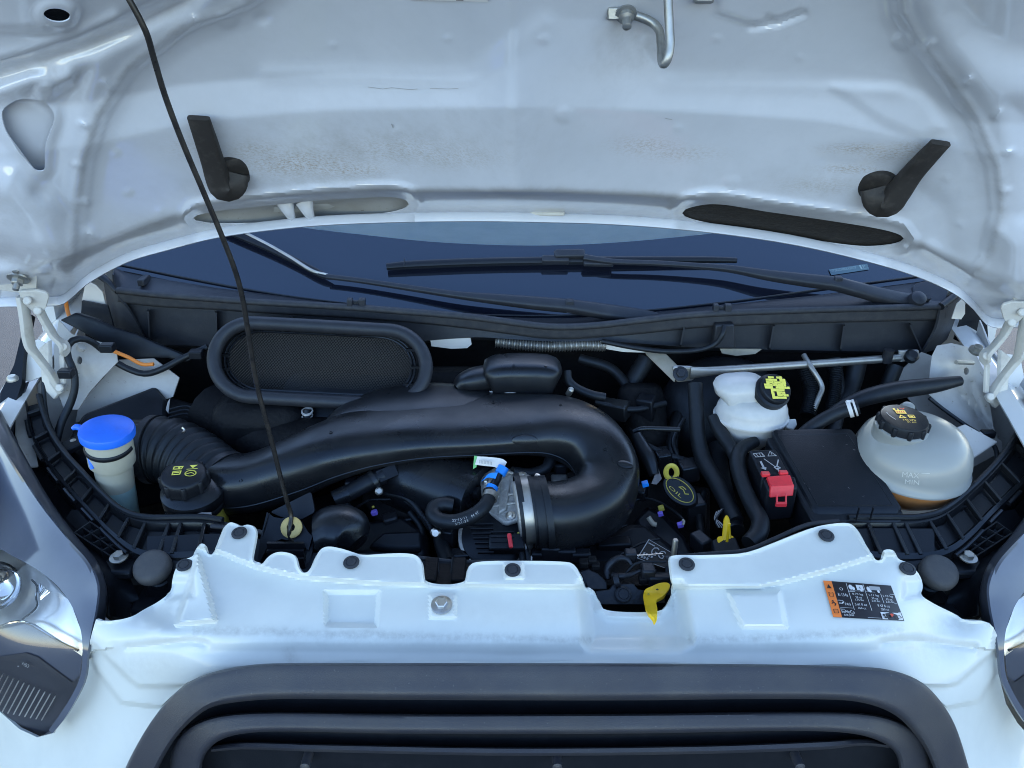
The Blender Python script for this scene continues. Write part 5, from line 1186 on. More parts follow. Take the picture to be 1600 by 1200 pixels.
for pts, rr, mt in (([(990, 783, .99), (1005, 778, .99), (1030, 785, .975), (1055, 800, .95), (1068, 812, .93)], 2.2, 'rubber'), ([(700, 880, .83), (690, 850, .87), (688, 830, .89)], 12, 'rubber'), ([(600, 770, .96), (640, 782, .935), (672, 825, .90)], 5, 'rubber'), ([(560, 792, .945), (575, 782, .945), (610, 780, .945)], 1.6, 'rubber'), ([(548, 808, .93), (556, 793, .935), (575, 783, .935)], 1.5, 'rubber'), ([(622, 740, .98), (660, 755, .965), (680, 785, .93), (700, 800, .92)], 4, 'black_plastic'), ([(880, 855, .87), (920, 840, .885), (980, 820, .91)], 1.0, 'rubber')):
    mb = MB(); pxtube(mb, pts, rr, n=26, seg=10).build('hose', mt, en)
m = MB(); pts = PP([(618, 775, .955), (645, 790, .93), (668, 815, .905), (676, 832, .89)]); C = catmull3([tuple(p) for p in pts], 80)
m.tube([tuple(c) for c in C], [.0042 + .0009 * (i % 4 < 2) for i in range(80)], seg=8, raw=False, n=80).build('corrugated_hose', 'black_plastic', en)
rn3 = random.Random(11)
for (u_, v_, y, sx, sy, sz) in ((535, 806, .945, .03, .03, .02), (610, 812, .93, .022, .02, .016), (640, 850, .885, .02, .03, .012), (705, 835, .88, .016, .03, .03), (720, 870, .85, .03, .02, .02), (650, 775, .96, .03, .03, .02), (960, 850, .90, .05, .02, .014), (1000, 770, 1.0, .022, .022, .02), (1085, 800, .97, .03, .03, .05), (1095, 850, .90, .02, .03, .03), (1075, 735, 1.03, .03, .03, .03), (1035, 720, 1.06, .025, .03, .04), (960, 640, 1.14, .05, .03, .03), (1010, 640, 1.15, .03, .03, .05)):
    mb = MB(); a = rn3.uniform(-.5, .5); mb.box(P(u_, v_, y), (sx, sy, sz), (Vector((math.cos(a), math.sin(a), .1)).normalized(), Vector((-math.sin(a), math.cos(a), 0)), Vector((-.1, 0, 1)).normalized())).build('fitting', rn3.choice(['black_plastic', 'dark_metal', 'black_satin']), en, bevel=.003)
for pts, rr, mt in (([(640, 800, .935), (660, 830, .91), (650, 868, .87)], 5, 'rubber'), ([(600, 820, .925), (640, 812, .93), (690, 800, .925)], 3.5, 'black_satin'), ([(1100, 770, 1.0), (1092, 800, .965), (1098, 850, .905)], 6, 'rubber'), ([(1000, 690, 1.08), (1040, 710, 1.06), (1075, 720, 1.05)], 5, 'rubber'), ([(1068, 655, 1.12), (1052, 690, 1.08), (1062, 720, 1.05)], 4, 'black_satin'), ([(930, 628, 1.14), (985, 640, 1.13), (1040, 630, 1.15)], 5, 'rubber'), ([(540, 830, .92), (580, 826, .92), (620, 838, .905)], 3, 'rubber'), ([(960, 872, .865), (1000, 850, .89), (1030, 842, .90)], 2, 'rubber')):
    mb = MB(); pxtube(mb, pts, rr, n=20, seg=10).build('hose', mt, en)
# barcode label on the rocker cover
Q3 = [np.array(q, float) for q in ((1014, 843), (1064, 872), (1052, 892), (996, 872))]
def lmap(l):
    def f_(x, y):
        p = Q3[0] * (1 - x) * (1 - y) + Q3[1] * x * (1 - y) + Q3[2] * x * y + Q3[3] * (1 - x) * y; return P(p[0], p[1], .868 - (p[1] - 860) * .0009 - l)
    return f_
lb = Flat(lmap(.004)).rect(0, 0, 1, 1).build('barcode_label', 'black_print', None); del lb['kind']; tag(lb, 'black label reading GG 15 behind the bonnet latch', 'label')
f = Flat(lmap(.0055)); f.text('GG 15', .58, .36, .74, .46); f.line([(0, 0), (1, 0), (1, 1), (0, 1)], .025, True).line([(.06, .14), (.2, .14)], .05)
for k in range(7): f.rect(.06 + (k % 4) * .075, .62 + (k // 4) * .18, .11 + (k % 4) * .075, .74 + (k // 4) * .18)
f.build('print', 'grey_print', lb)
# dark hoses and wiring at the back of the bay
for i, (pts, rr) in enumerate((([(380, 620, 1.2), (400, 680, 1.12), (390, 730, 1.05)], 16), ([(680, 600, 1.22), (720, 620, 1.2), (760, 640, 1.15)], 9), ([(1010, 560, 1.24), (980, 620, 1.2), (1000, 690, 1.12)], 14), ([(1300, 560, 1.24), (1310, 620, 1.2), (1300, 680, 1.12)], 12), ([(1340, 560, 1.24), (1330, 600, 1.22), (1310, 640, 1.18)], 15), ([(1400, 570, 1.22), (1380, 620, 1.2)], 12), ([(1060, 640, 1.2), (1050, 700, 1.1), (1070, 760, 1.02)], 10), ([(1120, 700, 1.12), (1130, 760, 1.0), (1150, 830, .9)], 14), ([(905, 560, 1.24), (960, 580, 1.22), (1000, 640, 1.16)], 8))):
    mb = MB(); pxtube(mb, pts, rr, n=20, seg=12); o = mb.build('loom', 'rubber', en)

# ================================================================== inner wings
iw = root('inner_wing', P(180, 600, 1.15), 'pale painted inner wing metal behind the bonnet linkage on the washer side', 'wing panel', 'inner wings')
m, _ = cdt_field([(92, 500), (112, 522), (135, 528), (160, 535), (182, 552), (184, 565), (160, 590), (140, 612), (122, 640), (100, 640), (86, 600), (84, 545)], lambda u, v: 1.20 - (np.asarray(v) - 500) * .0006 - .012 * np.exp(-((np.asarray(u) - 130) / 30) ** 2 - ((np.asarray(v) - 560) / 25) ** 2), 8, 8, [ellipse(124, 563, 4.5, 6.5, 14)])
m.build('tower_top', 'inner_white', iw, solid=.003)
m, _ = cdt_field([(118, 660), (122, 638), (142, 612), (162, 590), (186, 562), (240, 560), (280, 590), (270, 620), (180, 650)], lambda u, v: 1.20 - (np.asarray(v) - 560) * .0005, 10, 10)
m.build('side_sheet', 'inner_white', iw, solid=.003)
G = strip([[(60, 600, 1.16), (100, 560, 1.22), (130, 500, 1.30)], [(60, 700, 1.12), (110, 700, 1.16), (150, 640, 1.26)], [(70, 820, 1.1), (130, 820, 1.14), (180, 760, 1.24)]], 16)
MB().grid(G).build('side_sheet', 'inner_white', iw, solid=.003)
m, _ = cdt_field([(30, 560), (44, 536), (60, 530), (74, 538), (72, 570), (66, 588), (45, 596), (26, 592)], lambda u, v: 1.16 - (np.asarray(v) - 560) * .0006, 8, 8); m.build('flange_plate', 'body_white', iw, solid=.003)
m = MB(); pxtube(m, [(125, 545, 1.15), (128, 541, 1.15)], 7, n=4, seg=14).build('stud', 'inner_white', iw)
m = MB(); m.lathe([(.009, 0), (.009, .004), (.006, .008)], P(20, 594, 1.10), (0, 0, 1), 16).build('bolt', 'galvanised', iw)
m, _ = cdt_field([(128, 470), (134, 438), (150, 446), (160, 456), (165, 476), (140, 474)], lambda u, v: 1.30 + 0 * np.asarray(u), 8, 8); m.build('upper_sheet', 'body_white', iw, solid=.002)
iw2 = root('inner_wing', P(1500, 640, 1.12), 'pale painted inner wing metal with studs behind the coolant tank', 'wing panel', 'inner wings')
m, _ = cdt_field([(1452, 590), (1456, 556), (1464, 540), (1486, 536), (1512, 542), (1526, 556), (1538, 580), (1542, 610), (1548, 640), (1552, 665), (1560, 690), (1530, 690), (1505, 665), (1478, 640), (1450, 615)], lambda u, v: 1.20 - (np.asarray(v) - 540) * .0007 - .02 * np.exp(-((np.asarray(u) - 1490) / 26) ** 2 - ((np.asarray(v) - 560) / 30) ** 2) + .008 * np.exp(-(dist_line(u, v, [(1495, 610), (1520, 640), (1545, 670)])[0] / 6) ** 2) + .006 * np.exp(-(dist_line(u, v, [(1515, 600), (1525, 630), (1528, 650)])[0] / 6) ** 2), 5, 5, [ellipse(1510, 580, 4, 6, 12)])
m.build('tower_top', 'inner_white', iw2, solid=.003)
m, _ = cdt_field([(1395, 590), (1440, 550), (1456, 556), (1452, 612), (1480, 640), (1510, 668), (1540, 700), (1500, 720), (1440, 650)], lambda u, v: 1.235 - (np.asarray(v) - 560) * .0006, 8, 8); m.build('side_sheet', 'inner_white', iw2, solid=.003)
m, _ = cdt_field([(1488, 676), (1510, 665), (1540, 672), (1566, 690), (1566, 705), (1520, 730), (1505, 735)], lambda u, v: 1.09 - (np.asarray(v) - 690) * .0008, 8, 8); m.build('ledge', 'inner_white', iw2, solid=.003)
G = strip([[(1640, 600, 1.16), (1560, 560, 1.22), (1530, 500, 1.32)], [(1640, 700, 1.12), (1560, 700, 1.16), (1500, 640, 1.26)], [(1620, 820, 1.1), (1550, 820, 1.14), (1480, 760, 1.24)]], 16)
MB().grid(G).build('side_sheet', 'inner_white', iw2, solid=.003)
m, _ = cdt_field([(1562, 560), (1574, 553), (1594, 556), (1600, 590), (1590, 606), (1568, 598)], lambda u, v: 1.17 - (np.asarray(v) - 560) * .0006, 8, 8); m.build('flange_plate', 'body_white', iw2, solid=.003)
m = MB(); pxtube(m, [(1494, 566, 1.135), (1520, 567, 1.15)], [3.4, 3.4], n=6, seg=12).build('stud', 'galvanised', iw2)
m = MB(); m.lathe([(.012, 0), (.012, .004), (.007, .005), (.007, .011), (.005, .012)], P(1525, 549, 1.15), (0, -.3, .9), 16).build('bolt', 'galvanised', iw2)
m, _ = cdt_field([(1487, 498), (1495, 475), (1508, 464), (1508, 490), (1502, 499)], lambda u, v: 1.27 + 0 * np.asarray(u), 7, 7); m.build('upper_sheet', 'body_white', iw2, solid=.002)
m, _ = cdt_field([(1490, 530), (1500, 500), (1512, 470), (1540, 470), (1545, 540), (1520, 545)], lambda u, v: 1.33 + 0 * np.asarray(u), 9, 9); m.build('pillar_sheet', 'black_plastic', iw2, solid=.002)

def thing_tube(name, label, cat, pts, rpx, m='rubber', group=None, n=40, seg=14):
    mb = MB(); pxtube(mb, pts, rpx, n=n, seg=seg); o = mb.build(name, m, None); return tag(o, label, cat, group)
thing_tube('rubber_hose', 'black rubber hose looping past the bonnet linkage down beside the washer neck', 'hose', [(88, 690, 1.06), (96, 660, 1.08), (110, 630, 1.10), (117, 605, 1.11), (115, 580, 1.12), (106, 558, 1.13), (106, 540, 1.14), (118, 530, 1.15), (134, 530, 1.16), (152, 540, 1.17), (170, 558, 1.17), (195, 574, 1.17), (225, 584, 1.17), (250, 578, 1.17), (285, 560, 1.18), (325, 542, 1.19)], [6, 6, 6, 5.5, 5.5, 5.5, 5.5, 5.5, 5, 5, 5, 5, 5, 5, 5, 5])
thing_tube('thin_hose', 'thin black hose beside the cable trough on the washer side', 'hose', [(68, 590, 1.13), (69, 625, 1.11), (74, 655, 1.09), (86, 682, 1.05)], 3.4)
thing_tube('orange_hose', 'thin orange hose under the black cowl side tray', 'hose', [(178, 549, 1.17), (200, 558, 1.17), (222, 569, 1.17), (240, 569, 1.17)], 3, 'orange_hose')
thing_tube('orange_cable', 'short orange cable dropping behind the bonnet on the washer side', 'cable', [(103, 470, 1.27), (105, 484, 1.27), (109, 497, 1.26)], 3, 'orange_hose')
for i, (u_, v_, y) in enumerate(((168, 543, 1.15), (104, 583, 1.10), (307, 553, 1.17))):
    mb = MB(); mb.box(P(u_, v_, y), (.022, .016, .014)); o = mb.build('hose_clip', 'black_plastic', None, bevel=.002)
    tag(o, ('black plastic clip on the looping hose above the inner wing', 'black plastic clip on the looping hose beside the linkage foot', 'black plastic clip on the looping hose beside the air scoop')[i], 'clip', 'hose clips')
tray = [(92, 500), (118, 488), (150, 498), (178, 512), (212, 522), (240, 535), (300, 560), (292, 566), (262, 560), (205, 560), (178, 548), (130, 520)]
m, _ = cdt_field(tray, lambda u, v: 1.23 - (np.asarray(v) - 500) * .0004, 8, 8); o = m.build('cowl_side_tray', 'black_plastic', None, solid=.012, bevel=.003); tag(o, 'black plastic tray sloping from the cowl end to the bay on the washer side', 'tray')
m, _ = cdt_field([(126, 500), (128, 470), (168, 478), (178, 512), (150, 505)], lambda u, v: 1.29 + 0 * np.asarray(u), 8, 8); o = m.build('cowl_end_cover', 'cowl_black', None, solid=.004); tag(o, 'black end cover below the windscreen corner on the washer side', 'cover')
m, _ = cdt_field([(0, 660), (0, 615), (22, 570), (34, 520), (40, 486), (50, 492), (36, 560), (34, 600), (20, 640)], lambda u, v: 1.15 - (np.asarray(v) - 560) * .0008, 8, 8); o = m.build('wing_seal', 'black_plastic', None, solid=.01); tag(o, 'black seal strip along the wing edge on the washer side', 'seal')
m, _ = cdt_field([(-20, 720), (-20, 640), (10, 615), (24, 606), (44, 596), (38, 612), (25, 640), (20, 690)], lambda u, v: 1.13 - (np.asarray(v) - 600) * .0008, 8, 8); o = m.build('wing_bracket', 'bezel_dark', None, solid=.003); tag(o, 'dark sheet bracket under the wing bolt on the washer side', 'bracket')

# ================================================================== air filter box, bellows and intake duct
ab = root('air_filter_box', P(180, 660, 1.06), 'black air filter box behind the blue washer cap', 'air box')
m = MB(); m.prism(PP([(96, 700, 1.05), (128, 645, 1.12), (244, 600, 1.18), (262, 622, 1.16), (258, 690, 1.07), (120, 720, 1.03)]), (0, .0, -.12)); m.build('lid', 'black_plastic', ab, bevel=.008)
m = MB(); m.prism(PP([(258, 615, 1.19), (345, 640, 1.16), (345, 720, 1.07), (258, 690, 1.08)]), (0, .02, -.12)); m.build('side_box', 'engine_black', ab, bevel=.008)
m = MB(); m.lathe([(.042, -.05), (.047, 0), (.049, .02)], P(222, 700, 1.06), (1, -.1, -.05), 32).build('outlet', 'black_satin', ab)
m = MB(); m.prism(PP([(92, 692, 1.04), (128, 676, 1.06), (132, 690, 1.04), (100, 706, 1.02)]), (0, 0, -.01)).build('bracket', 'black_plastic', ab, bevel=.002)
bolt('bolt', P(114, 688, 1.035), (0, 0, 1), .004, ab, 'steel')
for k in range(8):
    mb = MB(); pxtube(mb, [(263, 640 + k * 6, 1.13), (290, 634 + k * 6, 1.14), (308, 640 + k * 6, 1.13)], 1.4, n=8, seg=6).build('cooling_rib', 'black_plastic', ab)
m = MB(); m.add([P(262, 628, 1.12), P(266, 622, 1.12), P(263, 646, 1.10), P(259, 640, 1.10)], [(0, 1, 2, 3)]).build('label_chip', 'grey_print', ab)

dk = root('intake_duct', P(700, 700, .98), 'large smooth black intake duct sweeping across the engine to the throttle', 'intake duct')
path = [(330, 750, .995), (362, 757, .97), (402, 752, .965), (455, 733, .97), (510, 707, .988), (570, 685, 1.01), (650, 669, 1.03), (750, 662, 1.04), (830, 661, 1.04), (885, 670, 1.025), (928, 698, .995), (950, 742, .95), (938, 780, .908), (910, 798, .885), (872, 806, .872), (842, 804, .87)]
sec = [(.043, .043), (.043, .043), (.044, .042), (.046, .042), (.054, .038), (.066, .033), (.074, .030), (.077, .029), (.072, .031), (.062, .037), (.049, .043), (.046, .045), (.045, .046), (.045, .046), (.045, .045), (.043, .044)]
m = MB(); m.tube(PP(path), sec, 150, 44, flat=True, power=2.7); m.build('duct', 'black_satin', dk, angle=60)
Cd = np.array(m.v).reshape(-1, 44, 3)                      # mould seam along the front of the duct
MB().tube([tuple(Cd[i, 42] * .5 + Cd[i, 43] * .5) for i in range(2, 120, 3)], .0013, 120, 6).build('mould_seam', 'black_satin', dk)
for (u_, v_) in ((873, 690, ),): pass
duct_o = bpy.data.objects['duct']
for (u_, v_, r_, e_) in ((820, 688, .020, .42), (977, 726, .012, .6)):
    MB().lathe([(r_, -.003), (r_ * .95, .0006), (r_ * .7, .0016), (.0005, .0018)], on(duct_o, u_, v_), on_n(duct_o, u_, v_), 26, ecc=e_).build('dimple_plate', 'black_satin', dk)
for (u_, v_) in ((517, 676), (376, 751), (623, 677), (771, 629), (876, 633), (860, 777), (945, 702)):
    MB().lathe([(.0026, -.004), (.0026, .0006), (.0018, .0006), (.0018, -.0002)], on(duct_o, u_, v_), on_n(duct_o, u_, v_), 12).build('moulding_pin', 'black_satin', dk)
m = MB(); m.tube(PP([(520, 688, 1.0), (560, 664, 1.04), (620, 646, 1.07), (690, 640, 1.08), (760, 648, 1.06), (800, 660, 1.03)]), [(.03, .012), (.055, .024), (.066, .028), (.066, .028), (.055, .022), (.02, .01)], 30, 28, flat=True, power=2.8).build('scoop_deck', 'black_satin', dk)
# the deck that carries the scoop and joins the duct
# bellows
bw = root('intake_bellows', P(290, 730, .97), 'black ribbed rubber bellows between the air box and the intake duct', 'bellows')
C = catmull3([(*P(236, 702, 1.055), .050), (*P(265, 704, 1.05), .050), (*P(300, 720, 1.03), .049), (*P(332, 743, .998), .047), (*P(352, 756, .982), .046)], 130)
rr = [c[3] + (.0045 * (0.5 + .5 * math.cos(i / 130 * 9.5 * 2 * math.pi)) if 8 < i < 124 else .003) for i, c in enumerate(C)]
m = MB(); m.tube([tuple(c[:3]) for c in C], rr, n=130, seg=40).build('ribs', 'rubber', bw, angle=70)
def hoop(name, org, ax, r, w_, mt, parent, th=.0012):
    mb = MB(); mb.lathe([(r - th, -w_ / 2), (r + th, -w_ / 2), (r + th, w_ / 2), (r - th, w_ / 2)], org, ax, 48, cap=False); return mb.build(name, mt, parent)
T0 = Vector(C[6][:3]) - Vector(C[2][:3]); hoop('clamp', C[5][:3], T0, .055, .012, 'dark_metal', bw)
m = MB(); pxtube(m, [(284, 668, .975), (288, 672, .975), (286, 676, .97)], 2, n=6, seg=6).build('clamp_screw', 'steel', bw)
T1 = Vector(C[127][:3]) - Vector(C[122][:3]); hoop('clamp', C[124][:3], T1, .0505, .010, 'dark_metal', bw)
# resonator behind
rz = root('resonator', P(800, 612, 1.12), 'rounded glossy black resonator box behind the intake duct', 'resonator')
m = MB(); m.tube(PP([(762, 590, 1.13), (766, 588, 1.13), (790, 586, 1.13), (840, 586, 1.13), (866, 588, 1.13), (872, 590, 1.13)]), [(.012, .016), (.032, .026), (.036, .030), (.036, .030), (.032, .026), (.012, .016)], 30, 28, flat=True, power=3.6).build('box', 'black_satin', rz, angle=60)
m = MB(); m.tube(PP([(714, 606, 1.11), (724, 598, 1.115), (745, 592, 1.12), (768, 590, 1.13)]), [(.010, .008), (.018, .014), (.022, .018), (.022, .020)], 20, 20, flat=True, power=2.6).build('inlet', 'black_satin', rz)
bx_ = bpy.data.objects['box']
for u_ in (803, 853): MB().lathe([(.0025, -.004), (.0025, .0006), (.0016, .0006)], on(bx_, u_, 572), on_n(bx_, u_, 572), 10).build('moulding_pin', 'black_satin', rz)
m = MB(); pxtube(m, [(765, 612, 1.10), (800, 613, 1.095), (840, 610, 1.10), (866, 604, 1.105)], 1.2, n=12, seg=6).build('seam', 'grey_print', rz)
thing_tube('breather_hose', 'short black breather hose beside the resonator', 'hose', [(886, 580, 1.14), (888, 594, 1.13), (900, 606, 1.12), (925, 617, 1.11), (945, 621, 1.11)], 7)
m = MB(); m.lathe([(.005, 0), (.005, .014), (.003, .016)], P(888, 616, 1.10), (.3, -.4, .9), 12); o = m.build('hose_fitting', 'galvanised', None); tag(o, 'small bright metal hose fitting beside the resonator', 'fitting')
# lower plenum tube
m = MB(); m.tube(PP([(590, 735, 1.03), (640, 745, 1.0), (700, 765, .965), (745, 782, .94)]), [(.05, .05), (.055, .052), (.055, .052), (.05, .05)], 30, 32, flat=True, power=2.3); o = m.build('lower_plenum', 'black_satin', None); tag(o, 'thick black plenum tube below the intake duct', 'plenum')

# ================================================================== throttle body
tb = root('throttle_body', P(770, 840, .88), 'cast alloy throttle body with black actuator and clamp', 'throttle body')
m = MB(); m.prism(PP([(748, 745, .955), (775, 728, .965), (824, 736, .95), (832, 770, .91), (818, 812, .875), (790, 822, .87), (756, 800, .895)]), (0, .03, -.03)).build('casting', 'cast_alloy', tb, bevel=.006)
m = MB(); m.prism(PP([(782, 752, .945), (800, 744, .95), (792, 800, .893), (778, 808, .888)]), (0, -.003, .008)).build('casting_rib', 'cast_alloy', tb, bevel=.003)
m = MB(); m.prism(PP([(774, 752, .945), (787, 750, .945), (782, 766, .93), (771, 766, .93)]), (0, -.002, .006)).build('casting_pad', 'cast_alloy', tb, bevel=.002)
cst = bpy.data.objects['casting']
for q in ((760, 752), (815, 744), (798, 806), (822, 775)): bolt('bolt', on(cst, *q, .001), on_n(cst, *q), .0042, tb, 'steel', hex_=True)
for a, b in (((770, 778), (812, 770)), ((768, 792), (806, 786)), ((790, 738), (816, 742))): MB().tube([on(cst, *a, .001), on(cst, *b, .001)], .0022, 4, 8).build('casting_rib', 'cast_alloy', tb)
m = MB(); m.lathe([(.052, -.012), (.055, -.006), (.055, .012), (.048, .016)], P(775, 842, .88), (.05, -.45, .85), 40).build('actuator_ring', 'cast_alloy', tb)
m = MB(); m.lathe([(.0475, .010), (.047, .020), (.035, .026), (.001, .027)], P(772, 846, .877), (.05, -.45, .85), 36).build('actuator_cover', 'black_plastic', tb)
ex, ey = Vector((1, .02, 0)), Vector((0, -.86, -.48))
base = P(765, 832, .853)
for k in range(7):
    mb = MB(); mb.box(base + ey * (.007 * k - .012) + Vector((-.012 + .0012 * k, 0, 0)), (.034 - .002 * k, .0016, .006), (ex, ey, ex.cross(ey))).build('cover_rib', 'black_plastic', tb)
mb = MB(); mb.box(base + Vector((.024, -.012, -.010)), (.05, .024, .022), (ex, ey, ex.cross(ey))).build('plug', 'black_plastic', tb, bevel=.003)
for k in range(3): MB().box(base + Vector((.018, -.012 + .0, .003)) + ey * (k * .007 - .006), (.032, .0015, .004), (ex, ey, ex.cross(ey))).build('plug_rib', 'black_plastic', tb)
mb = MB(); mb.box(P(797, 845, .826), (.006, .02, .006), (Vector((.97, .2, 0)).normalized(), Vector((.15, -.8, -.55)).normalized(), Vector((0, -.5, .8)).normalized())).build('plug_lock', 'red_plastic', tb, bevel=.0015)
for i, (c_, pts) in enumerate((('yellow_print', [(809, 832, .85), (814, 840, .845), (816, 850, .84)]), ('grey_print', [(812, 838, .85), (818, 846, .845), (822, 858, .835)]), ('rubber', [(806, 842, .85), (814, 858, .838), (816, 880, .82)]), ('rubber', [(816, 846, .848), (823, 862, .835), (826, 882, .82)]))):
    mb = MB(); pxtube(mb, pts, 1.8 if i < 2 else 4.5, n=12, seg=8).build('wire', c_, tb)
# black flange with blocks left of the casting
m = MB(); m.prism(PP([(728, 760, .965), (744, 737, .98), (770, 742, .97), (760, 800, .91), (722, 798, .92)]), (0, .04, -.03)).build('flange', 'black_satin', tb, bevel=.006)
m = MB(); pxtube(m, [(726, 768, .945), (750, 770, .935)], 11, n=6, seg=18).build('flange_boss', 'black_satin', tb)
# clamp and rubber coupling to the duct
ax = (P(872, 806, .872) - P(842, 804, .87)).normalized(); ax = Vector((1, .12, .08)).normalized()
hoop('coupling', P(842, 800, .873), ax, .0475, .014, 'rubber', tb, .003)
hoop('coupling', P(853, 801, .873), ax, .050, .009, 'rubber', tb, .003)
hoop('clamp', P(824, 796, .878), ax, .0475, .017, 'galvanised', tb, .001)
hoop('coupling', P(813, 794, .88), ax, .0475, .008, 'rubber', tb, .002)
hoop('coupling', P(833, 798, .875), ax, .0475, .006, 'rubber', tb, .003)
m = MB(); m.lathe([(.041, -.012), (.043, -.004)], P(820, 796, .88), ax, 36).build('throat', 'cast_alloy', tb)
m = MB(); m.lathe([(.005, -.006), (.005, .008), (.003, .009)], P(838, 749, .905), (.3, -.3, .9), 14).build('clamp_screw', 'steel', tb)
for q in ((824, 767, .868), (818, 818, .845)):
    mb = MB(); mb.box(P(*q), (.007, .012, .012)).build('clamp_slot', 'rubber', tb, bevel=.002)
# white tag, green clip and blue tape
tg = root('hose_tag', P(765, 720, .95), 'white barcode tag with green end taped to the vacuum hose', 'tag')
m = MB().grid(strip([[(746, 713, .95), (762, 714, .948), (785, 717, .945), (792, 722, .943)], [(742, 726, .945), (758, 728, .943), (776, 731, .938), (783, 740, .93)]], 14)); m.build('paper', 'sticker_white', tg, solid=.0006)
f = Flat(lambda x, y: P(x, y, .9465 - (y - 713) * .00045 - .0012 - (x - 746) * .00018)); 
for k in range(9): f.rect(749 + k * 2.3, 719 + k * .3, 750.4 + k * 2.3, 724 + k * .3)
f.build('print', 'grey_print', tg)
m = MB().grid(strip([[(741, 712, .953), (747, 713, .951)], [(739, 733, .945), (744, 730, .945)]], 4)); m.build('clip', 'tag_green', tg, solid=.002)
vh = root('vacuum_hose', P(700, 830, .87), 'black printed vacuum hose bent in front of the throttle body', 'hose')
vpts = [(765, 768, .905), (764, 778, .893), (756, 792, .878), (738, 806, .866), (712, 815, .861), (688, 813, .866), (677, 804, .876), (679, 793, .888), (692, 788, .895), (708, 790, .895)]
m = MB(); pxtube(m, vpts, [11, 11, 11.5, 12, 12, 12, 12, 12, 12, 11], n=60, seg=18).build('hose', 'rubber', vh)
vw = catmull3([tuple(p) for p in PP(vpts)], 60)
def hmap(off):
    def f_(x, y):      # x along the hose (0..1), y across its upper face
        i = 8 + x * 24; k = int(i); q = vw[k] * (1 - (i - k)) + vw[k + 1] * (i - k); t = vw[k + 1] - vw[k]; t /= np.linalg.norm(t)
        cd = np.array([0, 0, CAM_Z]) - q; cd /= np.linalg.norm(cd); s_ = np.cross(t, cd); s_ /= np.linalg.norm(s_); cd = np.cross(s_, t); r_ = .0128
        a = y; return Vector(q + (cd * math.cos(a) - s_ * math.sin(a)) * r_)
    return f_
f = Flat(hmap(0)); f.text('22-17-11', .75, -.15, .30, .28, math.pi); f.text('7:21:33', .72, .25, .26, .26, math.pi); f.text('H 4L', .42, 0., .16, .3, math.pi); f.build('print', 'grey_print', vh)
m = MB(); pxtube(m, [(782, 735, .935), (776, 750, .925), (768, 765, .908)], [6, 6.5, 7], n=10, seg=14).build('pipe', 'black_satin', vh)
for pts, rr in (([(787, 730, .938), (781, 741, .93)], 9), ([(770, 760, .912), (766, 769, .904)], 9.5)):
    mb = MB(); pxtube(mb, pts, rr, n=5, seg=16).build('tape', 'tape_blue', vh)
m = MB().grid(strip([[(778, 738, .92), (764, 740, .922), (756, 748, .918)], [(774, 748, .915), (762, 746, .917), (752, 752, .915)]], 8)); m.build('tape_flag', 'tape_blue', vh, solid=.0006)
m = MB(); pxtube(m, [(767, 772, .90), (765, 779, .892)], 12.5, n=5, seg=18).build('clamp', 'galvanised', vh)
for q in ((691, 800, .845),): pass
m = MB(); m.lathe([(.0075, 0), (.0075, .006), (.005, .008)], P(681, 832, .868), (0, -.8, .5), 10); m.build('screw', 'steel', vh)
m = MB(); pxtube(m, [(800, 738, .95), (830, 740, .96), (852, 732, .97), (860, 718, .985)], 9, n=20, seg=14); o = m.build('purge_hose', 'rubber', None); tag(o, 'black hose passing through the bend of the intake duct', 'hose')
m = MB(); m.box(P(876, 730, 1.0), (.022, .02, .02)).build('sensor', 'dark_metal', en, bevel=.004)
m = MB(); m.box(P(874, 750, .98), (.026, .02, .010)).build('sensor', 'cast_alloy', en, bevel=.003)

# ================================================================== purge valve
pv = root('purge_valve', P(570, 760, .96), 'black cylindrical purge valve with clip below the intake duct', 'valve')
m = MB(); pxtube(m, [(522, 781, .925), (545, 770, .935)], 14, n=6, seg=22, ).build('nozzle', 'black_satin', pv)
m = MB(); pxtube(m, [(542, 772, .933), (580, 751, .95), (600, 742, .958)], [13, 14, 14], n=12, seg=22).build('body', 'black_plastic', pv)
m = MB(); pxtube(m, [(582, 752, .945), (588, 748, .948)], 16.5, n=4, seg=22).build('collar', 'black_satin', pv)
m = MB(); pxtube(m, [(590, 747, .95), (618, 735, .965)], 13, n=6, seg=4).build('bracket_block', 'black_plastic', pv)
m = MB(); m.prism(PP([(606, 728, .965), (618, 716, .975), (620, 735, .96), (612, 742, .955)]), (0, .006, -.01)).build('fin', 'black_plastic', pv)
m = MB(); m.lathe([(.006, 0), (.006, .008), (.004, .01)], P(592, 768, .935), (.2, -.7, .6), 10).build('screw', 'galvanised', pv)
m = MB(); pxtube(m, [(536, 792, .925), (545, 786, .928)], 7, n=6, seg=14).build('hose_end', 'rubber', pv)
m = MB(); m.box(P(556, 757, .955), (.03, .02, .02)).build('plug', 'black_plastic', pv, bevel=.003)

# ================================================================== small hoses beside the scoop
h2 = root('banded_hose', P(478, 690, 1.06), 'black hose with white bands under the air scoop', 'hose')
m = MB(); pxtube(m, [(480, 640, 1.1), (480, 660, 1.09), (474, 680, 1.07), (462, 705, 1.05)], [7, 8, 10, 11], n=20, seg=14).build('hose', 'rubber', h2)
for v_ in (643, 649): hoop('band', P(480, v_, 1.097), (0, -.2, 1), .0085, .003, 'white_print', h2)

